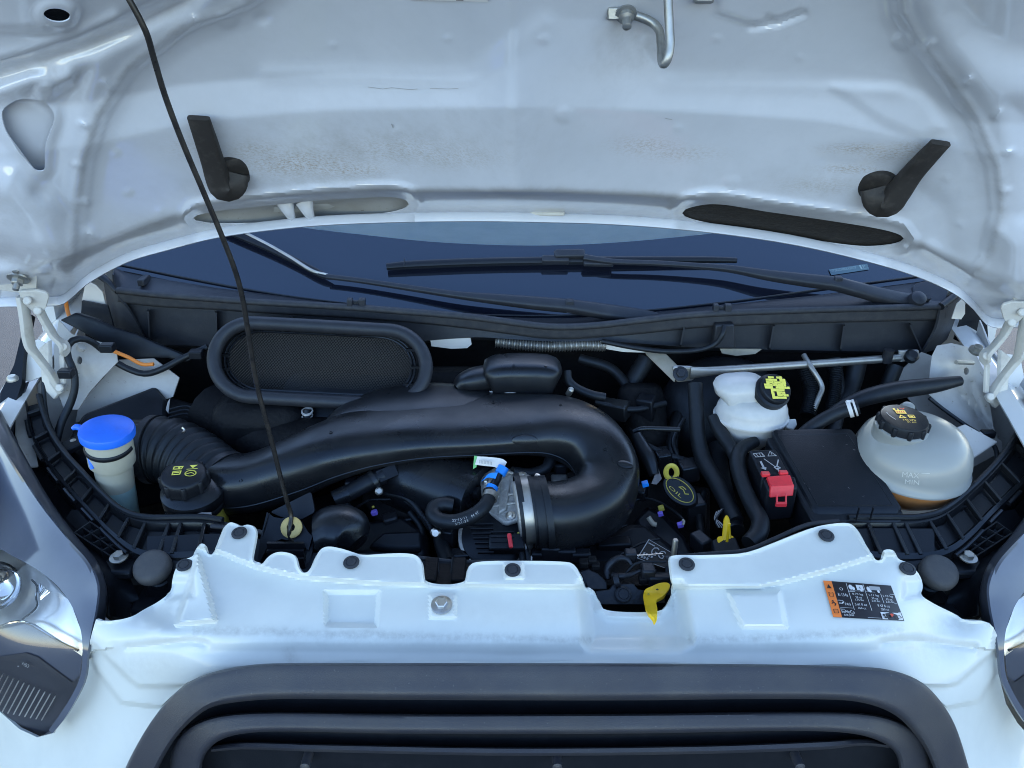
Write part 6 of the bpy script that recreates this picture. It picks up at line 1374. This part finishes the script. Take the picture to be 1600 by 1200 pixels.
# ================================================================== wiring connector by the panel
cn = root('wiring_connector', P(880, 870, .835), 'black wiring connector with white wire behind the white panel', 'connector')
m = MB(); m.box(P(860, 862, .838), (.026, .02, .026)).build('shell', 'black_plastic', cn, bevel=.003)
m = MB(); m.box(P(885, 865, .836), (.026, .018, .022)).build('shell', 'black_plastic', cn, bevel=.003)
m = MB(); m.box(P(908, 868, .832), (.026, .016, .016)).build('shell', 'black_plastic', cn, bevel=.003)
m = MB(); m.box(P(842, 867, .836), (.022, .014, .014)).build('shell', 'black_plastic', cn, bevel=.003)
m = MB(); pxtube(m, [(830, 876, .826), (831, 868, .832), (836, 863, .836)], 1.5, n=8, seg=6).build('wire', 'white_print', cn)

# ================================================================== washer filler
wf = root('washer_filler', P(185, 800, .90), 'washer fluid filler neck with bright blue cap', 'filler neck')
ax = (P(166, 676, .965) - P(188, 800, .972)).normalized()
top = P(168, 678, .965)
m = MB(); m.lathe([(.0345, 0), (.0325, -.012), (.0325, -.05), (.0285, -.056), (.027, -.060), (.026, -.095)], top, ax, 36).build('neck', 'washer_neck', wf)
m = MB(); m.lathe([(.026, -.095), (.0255, -.16)], top, ax, 36).build('lower_neck', 'washer_fluid', wf, label='lower neck tinted by blue fluid')
m = MB(); m.lathe([(.0355, -.004), (.0378, -.002), (.0382, .006), (.0368, .010), (.031, .012), (.0005, .0125)], top, ax, 40); cap = m.build('cap', 'blue_plastic', wf, label='bright blue cap')
m = MB(); pxtube(m, [(132, 672, .975), (120, 667, .98), (113, 670, .978)], [4, 5, 3], n=8, seg=10).build('tab', 'blue_plastic', cap)
m = MB(); pxtube(m, [(203, 664, .985), (210, 672, .98)], [6, 3], n=6, seg=8).build('tab', 'blue_plastic', cap)
m = MB(); m.tube(PP([(134, 674, .965), (137, 700, .95), (141, 722, .94), (144, 733, .935)]), (.0028, .0018), 14, 8, flat=True, up=(0, -1, .3)).build('tether', 'blue_plastic', cap)
def arc(r, h, a0, a1, n=16, wob=0):
    a_ = ax; rf = Vector((1, 0, 0)); e1 = (rf - a_ * rf.dot(a_)).normalized(); e2 = a_.cross(e1)
    return [top + a_ * (h + wob * math.sin((t - a0) / (a1 - a0) * math.pi)) + e1 * (r * math.cos(t)) + e2 * (r * math.sin(t)) for t in np.linspace(a0, a1, n)]
m = MB(); m.tube(arc(.0333, -.020, math.pi * 1.02, math.pi * 1.98, 16, -.004), (.0016, .0042), 40, 8, flat=True, up=tuple(ax)).build('strap', 'black_plastic', wf)

# ================================================================== power steering reservoir
ps = root('steering_reservoir', P(298, 812, .90), 'black fluid reservoir cap with yellow symbols beside the bellows', 'reservoir')
c0 = P(287, 742, .922); ax = Vector((.06, -.12, 1)).normalized()
m = MB(); prof = []; 
m.lathe([(.0005, .004), (.028, .004), (.031, .002), (.0325, -.003), (.0325, -.018), (.031, -.020), (.02, -.0205)], c0, ax, 40); capo = m.build('cap', 'black_plastic', ps)
for k in range(8):
    a = k * math.pi / 4 + .3; e1 = (Vector((1, 0, 0)) - ax * ax.x).normalized(); e2 = ax.cross(e1)
    mb = MB(); mb.lathe([(.0042, -.018), (.0042, -.0005), (.003, .001)], c0 + e1 * (.031 * math.cos(a)) + e2 * (.031 * math.sin(a)), ax, 12).build('grip', 'black_plastic', capo)
m = MB(); m.lathe([(.025, -.018), (.040, -.024), (.0445, -.028), (.0445, -.045), (.043, -.047), (.044, -.049), (.044, -.056), (.041, -.06)], c0 + Vector((.008, 0, 0)), ax, 40).build('collar', 'black_satin', ps)
m = MB(); m.lathe([(.041, -.056), (.040, -.12)], c0 + Vector((.008, 0, 0)), ax, 36).build('tank', 'yellow_dull', ps, label='dull yellow translucent reservoir tank')
m = MB(); m.box(P(320, 806, .888), (.020, .003, .010)).build('paper_label', 'grey_print', ps)
e1 = (Vector((1, 0, 0)) - ax * ax.x).normalized(); e2 = -(ax.cross(e1))
f = Flat(plane_map(c0 + ax * .0042, e1, e2, .0006))
f.poly([(.004, -.016), (.0155, -.018), (.0105, -.010)]).line([(.003, -.0072), (.017, -.0095)], .0012)
f.ring(.011, .001, .0075, .006, .0016).line([(.006, .0025), (.011, -.0005), (.0155, .001)], .0012)
f.line([(-.0165, -.011), (-.0045, -.013), (-.005, -.0075), (-.016, -.006)], .0018, True).rect(-.0105, -.0115, -.0075, -.008)
f.line([(-.0145, -.001), (-.004, -.003), (-.0035, .004), (-.0135, .006)], .0018, True).line([(-.012, .0015), (-.006, .0005)], .0018)
f.build('print', 'yellow_print', capo)

# ================================================================== brake booster, reservoir and strut bar
m = MB(); m.lathe([(.02, .05), (.06, .045), (.10, .025), (.118, .008), (.122, 0), (.122, -.01), (.115, -.03)], P(1128, 660, 1.20), (0, -.9, .35), 48); o = m.build('brake_booster', 'black_plastic', None); tag(o, 'round black brake booster behind the white fluid reservoir', 'booster')
br = root('brake_reservoir', P(1175, 695, 1.06), 'white brake fluid reservoir with black cap and dense yellow print', 'reservoir')
ctr = P(1173, 650, 1.075)
m = MB(); m.lathe([(.018, -.062), (.026, -.058), (.044, -.036), (.055, -.014), (.0585, -.002), (.0605, 0), (.0605, .003), (.058, .005), (.056, .018), (.050, .030), (.036, .038), (.0005, .040)], ctr, (0, -.05, 1), 40, ecc=.80).build('tank', 'tank_white', br)
m = MB(); m.tube(PP([(1124, 618, 1.085), (1128, 615, 1.085), (1150, 612, 1.085), (1178, 612, 1.085), (1188, 616, 1.085)]), [(.008, .010), (.028, .024), (.032, .027), (.030, .026), (.02, .016)], 24, 24, flat=True, power=3.).build('tank_chamber', 'tank_white', br)
ax = Vector((.20, -.58, .78)).normalized(); cc = P(1210, 609, 1.055)
m = MB(); m.lathe([(.026, -.07), (.0255, -.01)], cc, ax, 32).build('neck', 'washer_neck', br)
m = MB(); m.lathe([(.0265, -.016), (.0285, -.015), (.0285, -.004), (.0245, -.002), (.0245, .006), (.023, .0075), (.0005, .008)], cc, ax, 40); bc = m.build('cap', 'black_plastic', br)
e1 = (Vector((1, 0, .1)) - ax * ax.dot(Vector((1, 0, .1)))).normalized(); e2 = -(ax.cross(e1))
f = Flat(plane_map(cc + ax * .008, e1, e2, .0006)); rnd = random.Random(3)
for j in range(9):
    for i in range(9):
        x, y = (i - 4) * .0047, (j - 4) * .0043
        if math.hypot(x, y) > .0205 or rnd.random() < .06 or (x > .012 and .004 < y < .010) or (x < -.014 and y > .004): continue
        w_, h_ = rnd.uniform(.0021, .0030), rnd.uniform(.0016, .0024); f.rect(x - w_, y - h_, x + w_, y + h_)
f.build('print', 'yellow_print', bc)
f = Flat(plane_map(cc + ax * .008, e1, e2, .0009))
for k in range(22):
    x, y = rnd.uniform(-.016, .016), rnd.uniform(-.015, .015)
    if math.hypot(x, y) < .018: f.rect(x, y, x + .0016, y + .0010)
f.build('print', 'black_print', bc)
m = MB(); m.prism(PP([(1232, 655, 1.06), (1244, 654, 1.06), (1246, 664, 1.055), (1240, 672, 1.05), (1228, 668, 1.05)]), (0, .01, -.01)).build('lug', 'tank_white', br, bevel=.002)
sb_ = root('strut_bar', P(1065, 590, 1.16), 'silver tubular brace bar with bolted eye across the brake reservoir', 'brace bar')
m = MB(); m.tube(PP([(1078, 583, 1.15), (1100, 581, 1.155), (1130, 578, 1.16), (1250, 570, 1.19), (1380, 561, 1.22), (1405, 559, 1.225)]), [(.0035, .012), (.005, .009), (.0065, .007), (.007, .007), (.007, .007), (.007, .007)], 50, 16, flat=True).build('tube', 'galvanised', sb_)
m = MB(); m.prism([P(u_, v_, 1.152) for u_, v_ in rounded([(1050, 574), (1082, 575), (1090, 582), (1084, 595), (1056, 598)], 6)], (0, .005, .002)).build('eye', 'galvanised', sb_, bevel=.001)
bolt('bolt', P(1063, 584, 1.148), (0, -.8, .6), .0075, sb_, 'dark_metal', hex_=True)
m = MB(); m.prism(PP([(1405, 549, 1.225), (1436, 548, 1.225), (1436, 562, 1.225), (1405, 566, 1.225)]), (0, .006, 0)).build('end_bracket', 'inner_white', sb_, bevel=.001)
m = MB(); m.lathe([(.009, -.012), (.009, .012)], P(1387, 556, 1.215), (0, 0, 1), 18).build('bush', 'dark_metal', sb_)
m = MB(); m.lathe([(.011, -.006), (.012, .004), (.008, .008)], P(1424, 557, 1.218), (0, -.5, .8), 18).build('bush', 'rubber', sb_)
bk = MB().prism(PP([(1005, 545, 1.225), (1035, 548, 1.22), (1062, 575, 1.18), (1054, 598, 1.16), (1042, 586, 1.17), (1010, 555, 1.22)]), (0, .004, 0)).build('brace_bracket', 'grime_beige', None, bevel=.001); tag(bk, 'dusty pale steel bracket holding the eye of the brace bar', 'bracket')
# body edge and corrugated foil pipe under the cowl
for i, pts in enumerate(([(672, 528), (735, 528), (737, 538), (730, 544), (705, 545), (690, 543), (674, 541)], [(938, 533), (995, 545), (1010, 551), (975, 550), (945, 545)], [(1125, 545), (1190, 546), (1180, 553), (1150, 556), (1128, 552)])):
    m, _ = cdt_field(pts, lambda u, v: 1.235 + 0 * np.asarray(u), 10, 10); o = m.build('scuttle_edge', 'body_white' if i < 2 else 'grime_beige', None, solid=.003)
    tag(o, ('white scuttle metal edge showing below the cowl beside the air scoop', 'white scuttle metal edge showing below the cowl beside the foil pipe', 'dusty scuttle metal edge below the cowl behind the brake reservoir')[i], 'metal edge', 'scuttle metal edges')
C = catmull3([tuple(P(*q)) for q in ((775, 534, 1.24), (810, 538, 1.235), (860, 541, 1.23), (910, 539, 1.235), (945, 540, 1.24))], 220)
m = MB(); m.tube([tuple(c) for c in C], [.0095 + .0016 * math.cos(i * 2 * math.pi / 5.5) for i in range(220)], n=220, seg=16); o = m.build('foil_pipe', 'galvanised', None, angle=80); tag(o, 'silver corrugated foil pipe running under the cowl', 'pipe')
thing_tube('drain_tube', 'thin black tube curving along the foot of the cowl wall', 'tube', [(940, 533, 1.215), (990, 543, 1.205), (1040, 549, 1.20), (1090, 547, 1.20), (1118, 537, 1.20), (1130, 520, 1.20), (1132, 510, 1.21)], 4)

# ================================================================== hoses and pipes beside the reservoir
thing_tube('coolant_hose', 'thick black hose dropping from the cowl in front of the brake booster', 'hose', [(1086, 600, 1.12), (1088, 640, 1.09), (1090, 680, 1.06), (1098, 715, 1.03), (1120, 755, .98), (1138, 790, .94), (1150, 815, .91)], [12, 12, 12, 13, 13, 13, 13])
thing_tube('wrapped_loom', 'grey taped wiring loom running under the brake reservoir', 'loom', [(1112, 650, 1.07), (1124, 672, 1.05), (1142, 700, 1.02), (1150, 720, .99)], [8, 11, 11, 9])
thing_tube('radiator_hose', 'black hose beside the red terminal cover, bending down to the panel', 'hose', [(1180, 690, 1.03), (1158, 702, 1.01), (1152, 722, .985), (1162, 760, .94), (1178, 795, .905), (1188, 815, .88), (1184, 835, .86), (1170, 850, .845)], [9, 11, 12, 12, 13, 14, 15, 14])
thing_tube('metal_pipe', 'bent bare metal pipe behind the brake reservoir cap', 'pipe', [(1256, 555, 1.21), (1268, 575, 1.18), (1284, 604, 1.16), (1279, 622, 1.145), (1268, 648, 1.13)], 4.2, 'galvanised')
for i, pts in enumerate((((1258, 575, 1.2), (1268, 610, 1.17), (1262, 650, 1.13)), ((1306, 570, 1.21), (1304, 610, 1.18), (1296, 650, 1.14)))):
    C = catmull3([tuple(P(*q)) for q in pts], 120)
    m = MB(); m.tube([tuple(c) for c in C], [(.0125, .0105)[i] + .0014 * math.cos(k * 2 * math.pi / 5) for k in range(120)], n=120, seg=14); o = m.build('corrugated_hose', 'rubber', None, angle=80)
    tag(o, ('black corrugated hose behind the bent metal pipe', 'black corrugated hose further from the brake reservoir cap')[i], 'hose', 'corrugated hoses')
tk = thing_tube('tapered_hose', 'thick black hose lying above the coolant tank to the inner wing', 'hose', [(1270, 672, 1.06), (1310, 640, 1.09), (1350, 622, 1.10), (1400, 610, 1.11), (1460, 602, 1.12), (1500, 595, 1.13)], [8, 10, 13, 14, 12, 8])
thing_tube('sensor_cable', 'thin black cable with white connectors beside the coolant tank', 'cable', [(1452, 622, 1.12), (1475, 640, 1.11), (1510, 665, 1.09), (1535, 682, 1.07), (1552, 695, 1.05), (1558, 712, 1.03), (1552, 735, 1.0)], [3, 3, 3, 4, 3.5, 3.5, 3.5])
cs = root('cable_connector', P(1537, 682, 1.06), 'small black connector with white sleeves on the thin cable', 'connector')
for u_, v_ in ((1530, 679), (1541, 687)): m = MB(); pxtube(m, [(u_ - 2, v_ - 2, 1.058), (u_ + 3, v_ + 2, 1.054)], 4.3, n=4, seg=12).build('sleeve', 'white_print', cs)
m = MB(); m.box(P(1543, 678, 1.06), (.022, .012, .012)).build('body', 'black_plastic', cs, bevel=.002)

# ================================================================== coolant tank
ct = root('coolant_tank', P(1420, 790, .97), 'milky coolant expansion tank with black screw cap and orange fluid', 'tank')
cc = P(1419, 724, .985); ax = Vector((.02, -.10, 1)).normalized()
m = MB(); m.lathe([(.0865, -.001), (.0885, 0), (.0885, .004), (.0855, .006), (.084, .022), (.078, .042), (.066, .058), (.048, .068), (.02, .072), (.0005, .0725)], cc, ax, 56, ecc=.95).build('tank', 'tank_yellow', ct, angle=60)
m = MB(); m.lathe([(.0865, -.001), (.083, -.012), (.074, -.032), (.055, -.050), (.02, -.056), (.0005, -.056)], cc, ax, 56, ecc=.95).build('lower_tank', 'coolant_orange', ct, label='lower half tinted orange brown by coolant')
n0 = P(1413, 654, .975)
m = MB(); m.lathe([(.055, -.085), (.046, -.06), (.0385, -.04), (.0365, -.022), (.0375, -.020), (.0375, -.014), (.034, -.012)], n0, ax, 44).build('neck', 'tank_yellow', ct, angle=60)
m = MB(); m.lathe([(.0345, -.020), (.0345, -.003), (.0325, .002), (.0310, .0025), (.0005, .0028)], n0, ax, 44); kc = m.build('cap', 'black_plastic', ct)
e1 = (Vector((1, 0, 0)) - ax * ax.x).normalized(); e2 = ax.cross(e1)
for k in range(10):
    a = k * math.pi / 5 + .2; MB().lathe([(.004, -.019), (.004, -.002), (.003, .0)], n0 + e1 * (.0335 * math.cos(a)) + e2 * (.0335 * math.sin(a)), ax, 10).build('grip', 'black_plastic', kc)
f = Flat(plane_map(n0 + ax * .003, e1, -e2, .0006))
f.rect(-.009, -.016, .006, -.0075).rect(-.010, -.021, -.007, -.016).rect(-.004, -.020, -.002, -.016)
f.line([(-.009, .003), (-.005, -.004), (.0, .003)], .0014, True).line([(.006, -.004), (.014, -.004), (.014, .002), (.006, .002)], .0016, True).rect(.008, -.002, .012, .0005)
f.text('145 kPa', .003, .008, .018, .0036).text('21 psi', .004, .0135, .013, .0034)
f.build('print', 'yellow_amber', kc)
f = Flat(plane_map(n0 + ax * .003, e1, -e2, .0009)); f.line([(.001, -.021), (.004, -.018), (.007, -.021)], .0016); 
for k in range(4): f.rect(-.0075 + k * .0032, -.0135, -.0060 + k * .0032, -.0095)
f.build('print', 'red_print', kc)
f = Flat(plane_map(n0 + ax * .003, e1, -e2, .0006)); f.line([(-.023 + .0, -.010), (-.0225, -.004), (-.020, .002), (-.017, .007)], .0012); f.build('print', 'grey_print', kc)
m = MB(); m.lathe([(.012, -.03), (.012, -.006), (.009, 0), (.0005, .003)], P(1420, 634, 1.035), (0, -.3, .95), 20).build('air_chamber', 'tank_yellow', ct)
tko = [o for o in ct.children if o.name.startswith('tank')][0]
f = Flat(lambda x, y: on(tko, x, y, .0008)); f.text('MAX', 1423, 742, 26, 8, .08).line([(1440, 739), (1452, 739.5)], .8).text('MIN', 1425, 753, 22, 7, .08).build('print', 'tank_print', ct)
m = MB(); m.prism(PP([(1492, 668, 1.04), (1508, 662, 1.05), (1560, 690, 1.03), (1512, 722, .99), (1500, 715, .99)]), (0, .003, -.006)).build('bracket', 'inner_white', ct, bevel=.002)
eh = root('expansion_hose', P(1300, 660, 1.04), 'black hose with pale spring clamp entering the coolant tank', 'hose')
m = MB(); pxtube(m, [(1245, 690, 1.02), (1262, 672, 1.035), (1288, 655, 1.045), (1315, 643, 1.045), (1342, 636, 1.04)], [10, 10.5, 11, 11, 11], n=30, seg=16).build('hose', 'rubber', eh)
hd = (P(1342, 636, 1.04) - P(1315, 643, 1.045)).normalized()
hoop('clamp', P(1328, 639, 1.043), hd, .0125, .006, 'white_print', eh); hoop('clamp', P(1336, 637, 1.042), hd, .0125, .003, 'white_print', eh)
m = MB(); m.box(P(1328, 628, 1.045), (.012, .004, .006)).build('clamp_ear', 'white_print', eh, bevel=.001)

# ================================================================== fuse box and red terminal cover
fb = root('fuse_box', P(1310, 800, .92), 'flat black fuse box lid beside the coolant tank', 'fuse box')
def fy(v): return 1.02 + (v - 671) / 125 * (-.135)
def lid(poly): return [P(u_, v_, fy(v_)) for u_, v_ in poly]
LID = [(1206, 672), (1330, 670), (1408, 793), (1404, 797), (1276, 797), (1270, 792)]
dwn = Vector((0, -.012, -.026))
rows = [lid(rounded(offset_poly(LID, 3), 8)), lid(rounded(LID, 8)), lid(rounded(offset_poly(LID, -3.5), 8))]
rr_ = [[p + dwn for p in rows[0]], [p + Vector((0, 0, -.004)) for p in rows[0]], rows[1], [p + Vector((0, 0, .0012)) for p in rows[2]]]
m = MB(); m.rings(np.array([[tuple(p) for p in r_] for r_ in rr_]), True, True).build('lid', 'black_plastic', fb, angle=30, bevel=.0015)
BASEP = [(1262, 702), (1330, 690), (1412, 800), (1408, 812), (1270, 814), (1228, 745)]
m = MB(); m.prism([P(u_, v_ + 6, fy(v_) - .002) for u_, v_ in rounded(offset_poly([(1200, 678), (1330, 676), (1410, 800), (1408, 806), (1272, 806)], 4), 8)], (0, .01, -.06)); m.build('base', 'black_plastic', fb, bevel=.003)
def fm(l): return lambda x, y: P(x, y, fy(y) - l)
f = Flat(fm(.0030)); f.line([(1285, 719), (1305, 719), (1306, 724), (1300, 724), (1302, 732)], 1).line([(1292, 724), (1293, 732)], 1).line([(1282, 719), (1283, 722)], 1).text('1A8', 1316, 724, 11, 4.5, .1).build('print', 'dim_print', fb)
f = Flat(fm(.0031)); rn2 = random.Random(5)
for k in range(26):
    x, y = rn2.uniform(1235, 1380), rn2.uniform(680, 790)
    if inside(np.array([x]), np.array([y]), LID)[0]: f.line([(x, y), (x + rn2.uniform(-3, 3), y + rn2.uniform(-1.5, 1.5))], rn2.uniform(.3, .8))
f.build('scuff', 'dim_print', fb)
for pts in ([(1216, 680), (1324, 678), (1395, 790)], [(1216, 680), (1278, 790), (1395, 790)]):
    MB().tube([P(a, b, fy(b) - .0012) for a, b in pts], .0007, 3, 6, raw=True).build('lid_edge', 'black_satin', fb)
for u_ in (1340, 1362): MB().box(P(u_, 803, .868), (.0012, .003, .022)).build('rib', 'black_plastic', fb)
m = MB(); m.box(P(1393, 745, .94), (.012, .012, .012)).build('clip', 'white_print', fb, bevel=.002)
jt = root('jump_terminal', P(1200, 790, .90), 'black positive jump terminal box with white pictograms', 'terminal box')
def jy(v): return .985 + (v - 702) / 45 * -.055
m = MB(); m.prism([P(u_, v_, jy(v_)) for u_, v_ in [(1170, 703), (1213, 701), (1234, 742), (1191, 745)]], (0, -.008, -.07)).build('box', 'black_plastic', jt, bevel=.003)
m = MB(); m.prism([P(u_, v_, y) for u_, v_, y in [(1191, 748, .925), (1243, 744, .925), (1247, 762, .905), (1200, 766, .905)]], (0, -.002, -.055)).build('box_foot', 'black_plastic', jt, bevel=.003)
f = Flat(lambda x, y: P(x, y, jy(y) - .0025))
f.line([(1177, 709), (1184, 708), (1190, 707.5), (1195, 713), (1188, 713.5), (1181, 714)], .9, True).line([(1181, 709), (1185, 713)], .8).line([(1186, 708), (1189, 713)], .8).line([(1190, 708), (1193, 713)], .8)
f.line([(1203, 705), (1213, 712), (1200, 712.5)], .9, True).line([(1204.5, 707.5), (1206, 710)], .9)
f.line([(1189, 722), (1193, 730)], 3).poly([(1188, 731), (1197.5, 730), (1197, 734.5)])
f.line([(1194, 717), (1211, 729)], 1).line([(1216, 719), (1214, 728)], 2).line([(1210, 730), (1214, 728), (1219, 731), (1214, 733)], 1.6, True).line([(1215, 732), (1217, 736)], 2.4)
f.build('print', 'grey_print', jt)
rcv = root('terminal_cover', P(1220, 780, .90), 'red plastic flip cover clipped over the jump terminal', 'cover')
tp = [P(1199, 744, .922), P(1235, 741, .922), P(1241, 758, .903), P(1205, 761, .903)]
m = MB(); m.prism(tp, (0, .006, -.008)).build('flap', 'red_plastic', rcv, bevel=.002)
m = MB(); m.prism([P(1204.5, 759, .9035), P(1241.5, 757, .9035), P(1239.5, 775, .8965), P(1203, 778, .8965)], (0, .006, -.002)).build('front_face', 'red_plastic', rcv, bevel=.0015)
for q in ((1196, 741, .928), (1224, 739, .928)): m = MB(); m.box(P(*q), (.012, .008, .006)).build('hinge_lug', 'red_plastic', rcv, bevel=.001)
m = MB(); pxtube(m, [(1214, 773, .892), (1214, 784, .885), (1215, 789, .884)], 1.5, n=8, seg=8).build('tab_leg', 'red_plastic', rcv)
m = MB(); pxtube(m, [(1228, 772, .892), (1228, 784, .885), (1227, 788, .884)], 1.5, n=8, seg=8).build('tab_leg', 'red_plastic', rcv)
m = MB(); m.box(P(1220.5, 788, .884), (.016, .004, .008)).build('tab', 'red_plastic', rcv, bevel=.0015)

# ================================================================== oil cap, dipstick, gearbox plug
oc = root('oil_filler_cap', P(1060, 775, .975), 'oval black oil filler cap with yellow ring print', 'oil cap')
c1 = P(1062, 766, .965); ax = Vector((-.28, -.62, .75)).normalized()
# long axis of the oval runs down to the right in the picture
e1 = (P(1078, 782, .955) - P(1045, 752, .975)); e1 = (e1 - ax * e1.dot(ax)).normalized(); e2 = -ax.cross(e1)
m = MB(); m.lathe([(.030, -.030), (.031, -.006), (.029, -.001), (.0005, 0)], c1, ax, 40, ref=tuple(e1), ecc=.62).build('cap', 'black_satin', oc)
f = Flat(plane_map(c1, e1, e2, .0008)); f.ring(0, 0, .0245, .0135, .0012, 36); f.text('OIL', -.003, .006, .026, .0045); f.line([(-.004, -.003), (.004, -.004), (.010, -.001), (.014, -.004)], .0013).line([(-.004, -.003), (.0, -.007), (.006, -.007)], .0013); f.build('print', 'yellow_dull', oc)
ds = root('dipstick', P(1048, 752, .98), 'yellow ring handle of the engine oil dipstick', 'dipstick')
m = MB(); m.tube([P(1049 + 8.5 * math.cos(t), 738 + 10.5 * math.sin(t), .985) for t in np.linspace(0, 2 * math.pi, 20, endpoint=False)], (.0022, .0042), 40, 10, closed=True).build('ring', 'yellow_dull', ds)
m = MB(); pxtube(m, [(1049, 748, .985), (1048, 762, .985)], 4, n=5, seg=10).build('stem', 'yellow_dull', ds)
lt = root('taped_loom', P(1010, 730, 1.0), 'shiny taped wiring loom beside the bend of the intake duct', 'loom')
m = MB(); pxtube(m, [(994, 680, 1.05), (1004, 700, 1.03), (1014, 718, 1.01), (1022, 742, .99)], [9, 12, 12, 8], n=20, seg=14).build('loom', 'black_satin', lt)
m = MB(); m.prism(PP([(1018, 756, .98), (1028, 730, 1.0), (1034, 748, .985), (1026, 757, .98)]), (0, .002, 0)).build('tape_end', 'dim_print', lt)
thing_tube('vacuum_pipe', 'thin black pipe running level behind the intake duct bend', 'pipe', [(990, 675, 1.06), (1002, 670, 1.06), (1030, 670, 1.06), (1062, 671, 1.06)], 4, 'black_satin')
gp = root('gearbox_plug', P(1135, 850, .86), 'yellow plastic breather plug standing behind the white panel', 'plug')
m = MB(); m.prism(PP([(1129, 846, .862), (1132, 815, .885), (1136, 808, .89), (1141, 812, .888), (1144, 846, .862)]), (0, .008, .0)).build('blade', 'yellow_plastic', gp, bevel=.002)
m = MB(); m.prism([P(u_, v_, .862 - (v_ - 846) * .0009) for u_, v_ in rounded([(1120, 838), (1146, 836), (1150, 848), (1122, 851)], 5)], (0, .004, -.008)).build('foot', 'yellow_plastic', gp, bevel=.001)
m = MB(); m.lathe([(.002, 0), (.002, .03)], P(1136, 846, .857), (0, .1, 1), 8).build('rib', 'yellow_plastic', gp)
m = MB(); m.prism(PP([(1112, 842, .868), (1150, 838, .868), (1160, 862, .842), (1116, 866, .842)]), (0, .0, -.05)); o = m.build('plug_block', 'black_plastic', gp, bevel=.003)
# wire bundle near it
wb = root('wire_bundle', P(1125, 810, .91), 'bundle of grey wires in the bay beside the yellow plug', 'wires')
for k in range(6):
    m = MB(); pxtube(m, [(1130 - k * 2, 795 + k, .93), (1122 - k, 806 + k, .915), (1118 + k, 815, .905), (1122 + 2 * k, 824, .90)], 1.4, n=12, seg=6).build('wire', 'grey_print' if k % 2 else 'rubber', wb)

# ================================================================== fold the sheet thickness into the meshes, with crisp cut edges
bpy.context.view_layer.update()
_dg = bpy.context.evaluated_depsgraph_get()
_new = [(o, bpy.data.meshes.new_from_object(o.evaluated_get(_dg), preserve_all_data_layers=True, depsgraph=_dg), a) for o, a in SOLIDS]
for o, me, a in _new:
    o.modifiers.clear(); old = o.data; nm = old.name; o.data = me
    if old.users == 0: bpy.data.meshes.remove(old)
    me.name = nm
    if any(p.use_smooth for p in me.polygons): me.set_sharp_from_angle(angle=R(a))
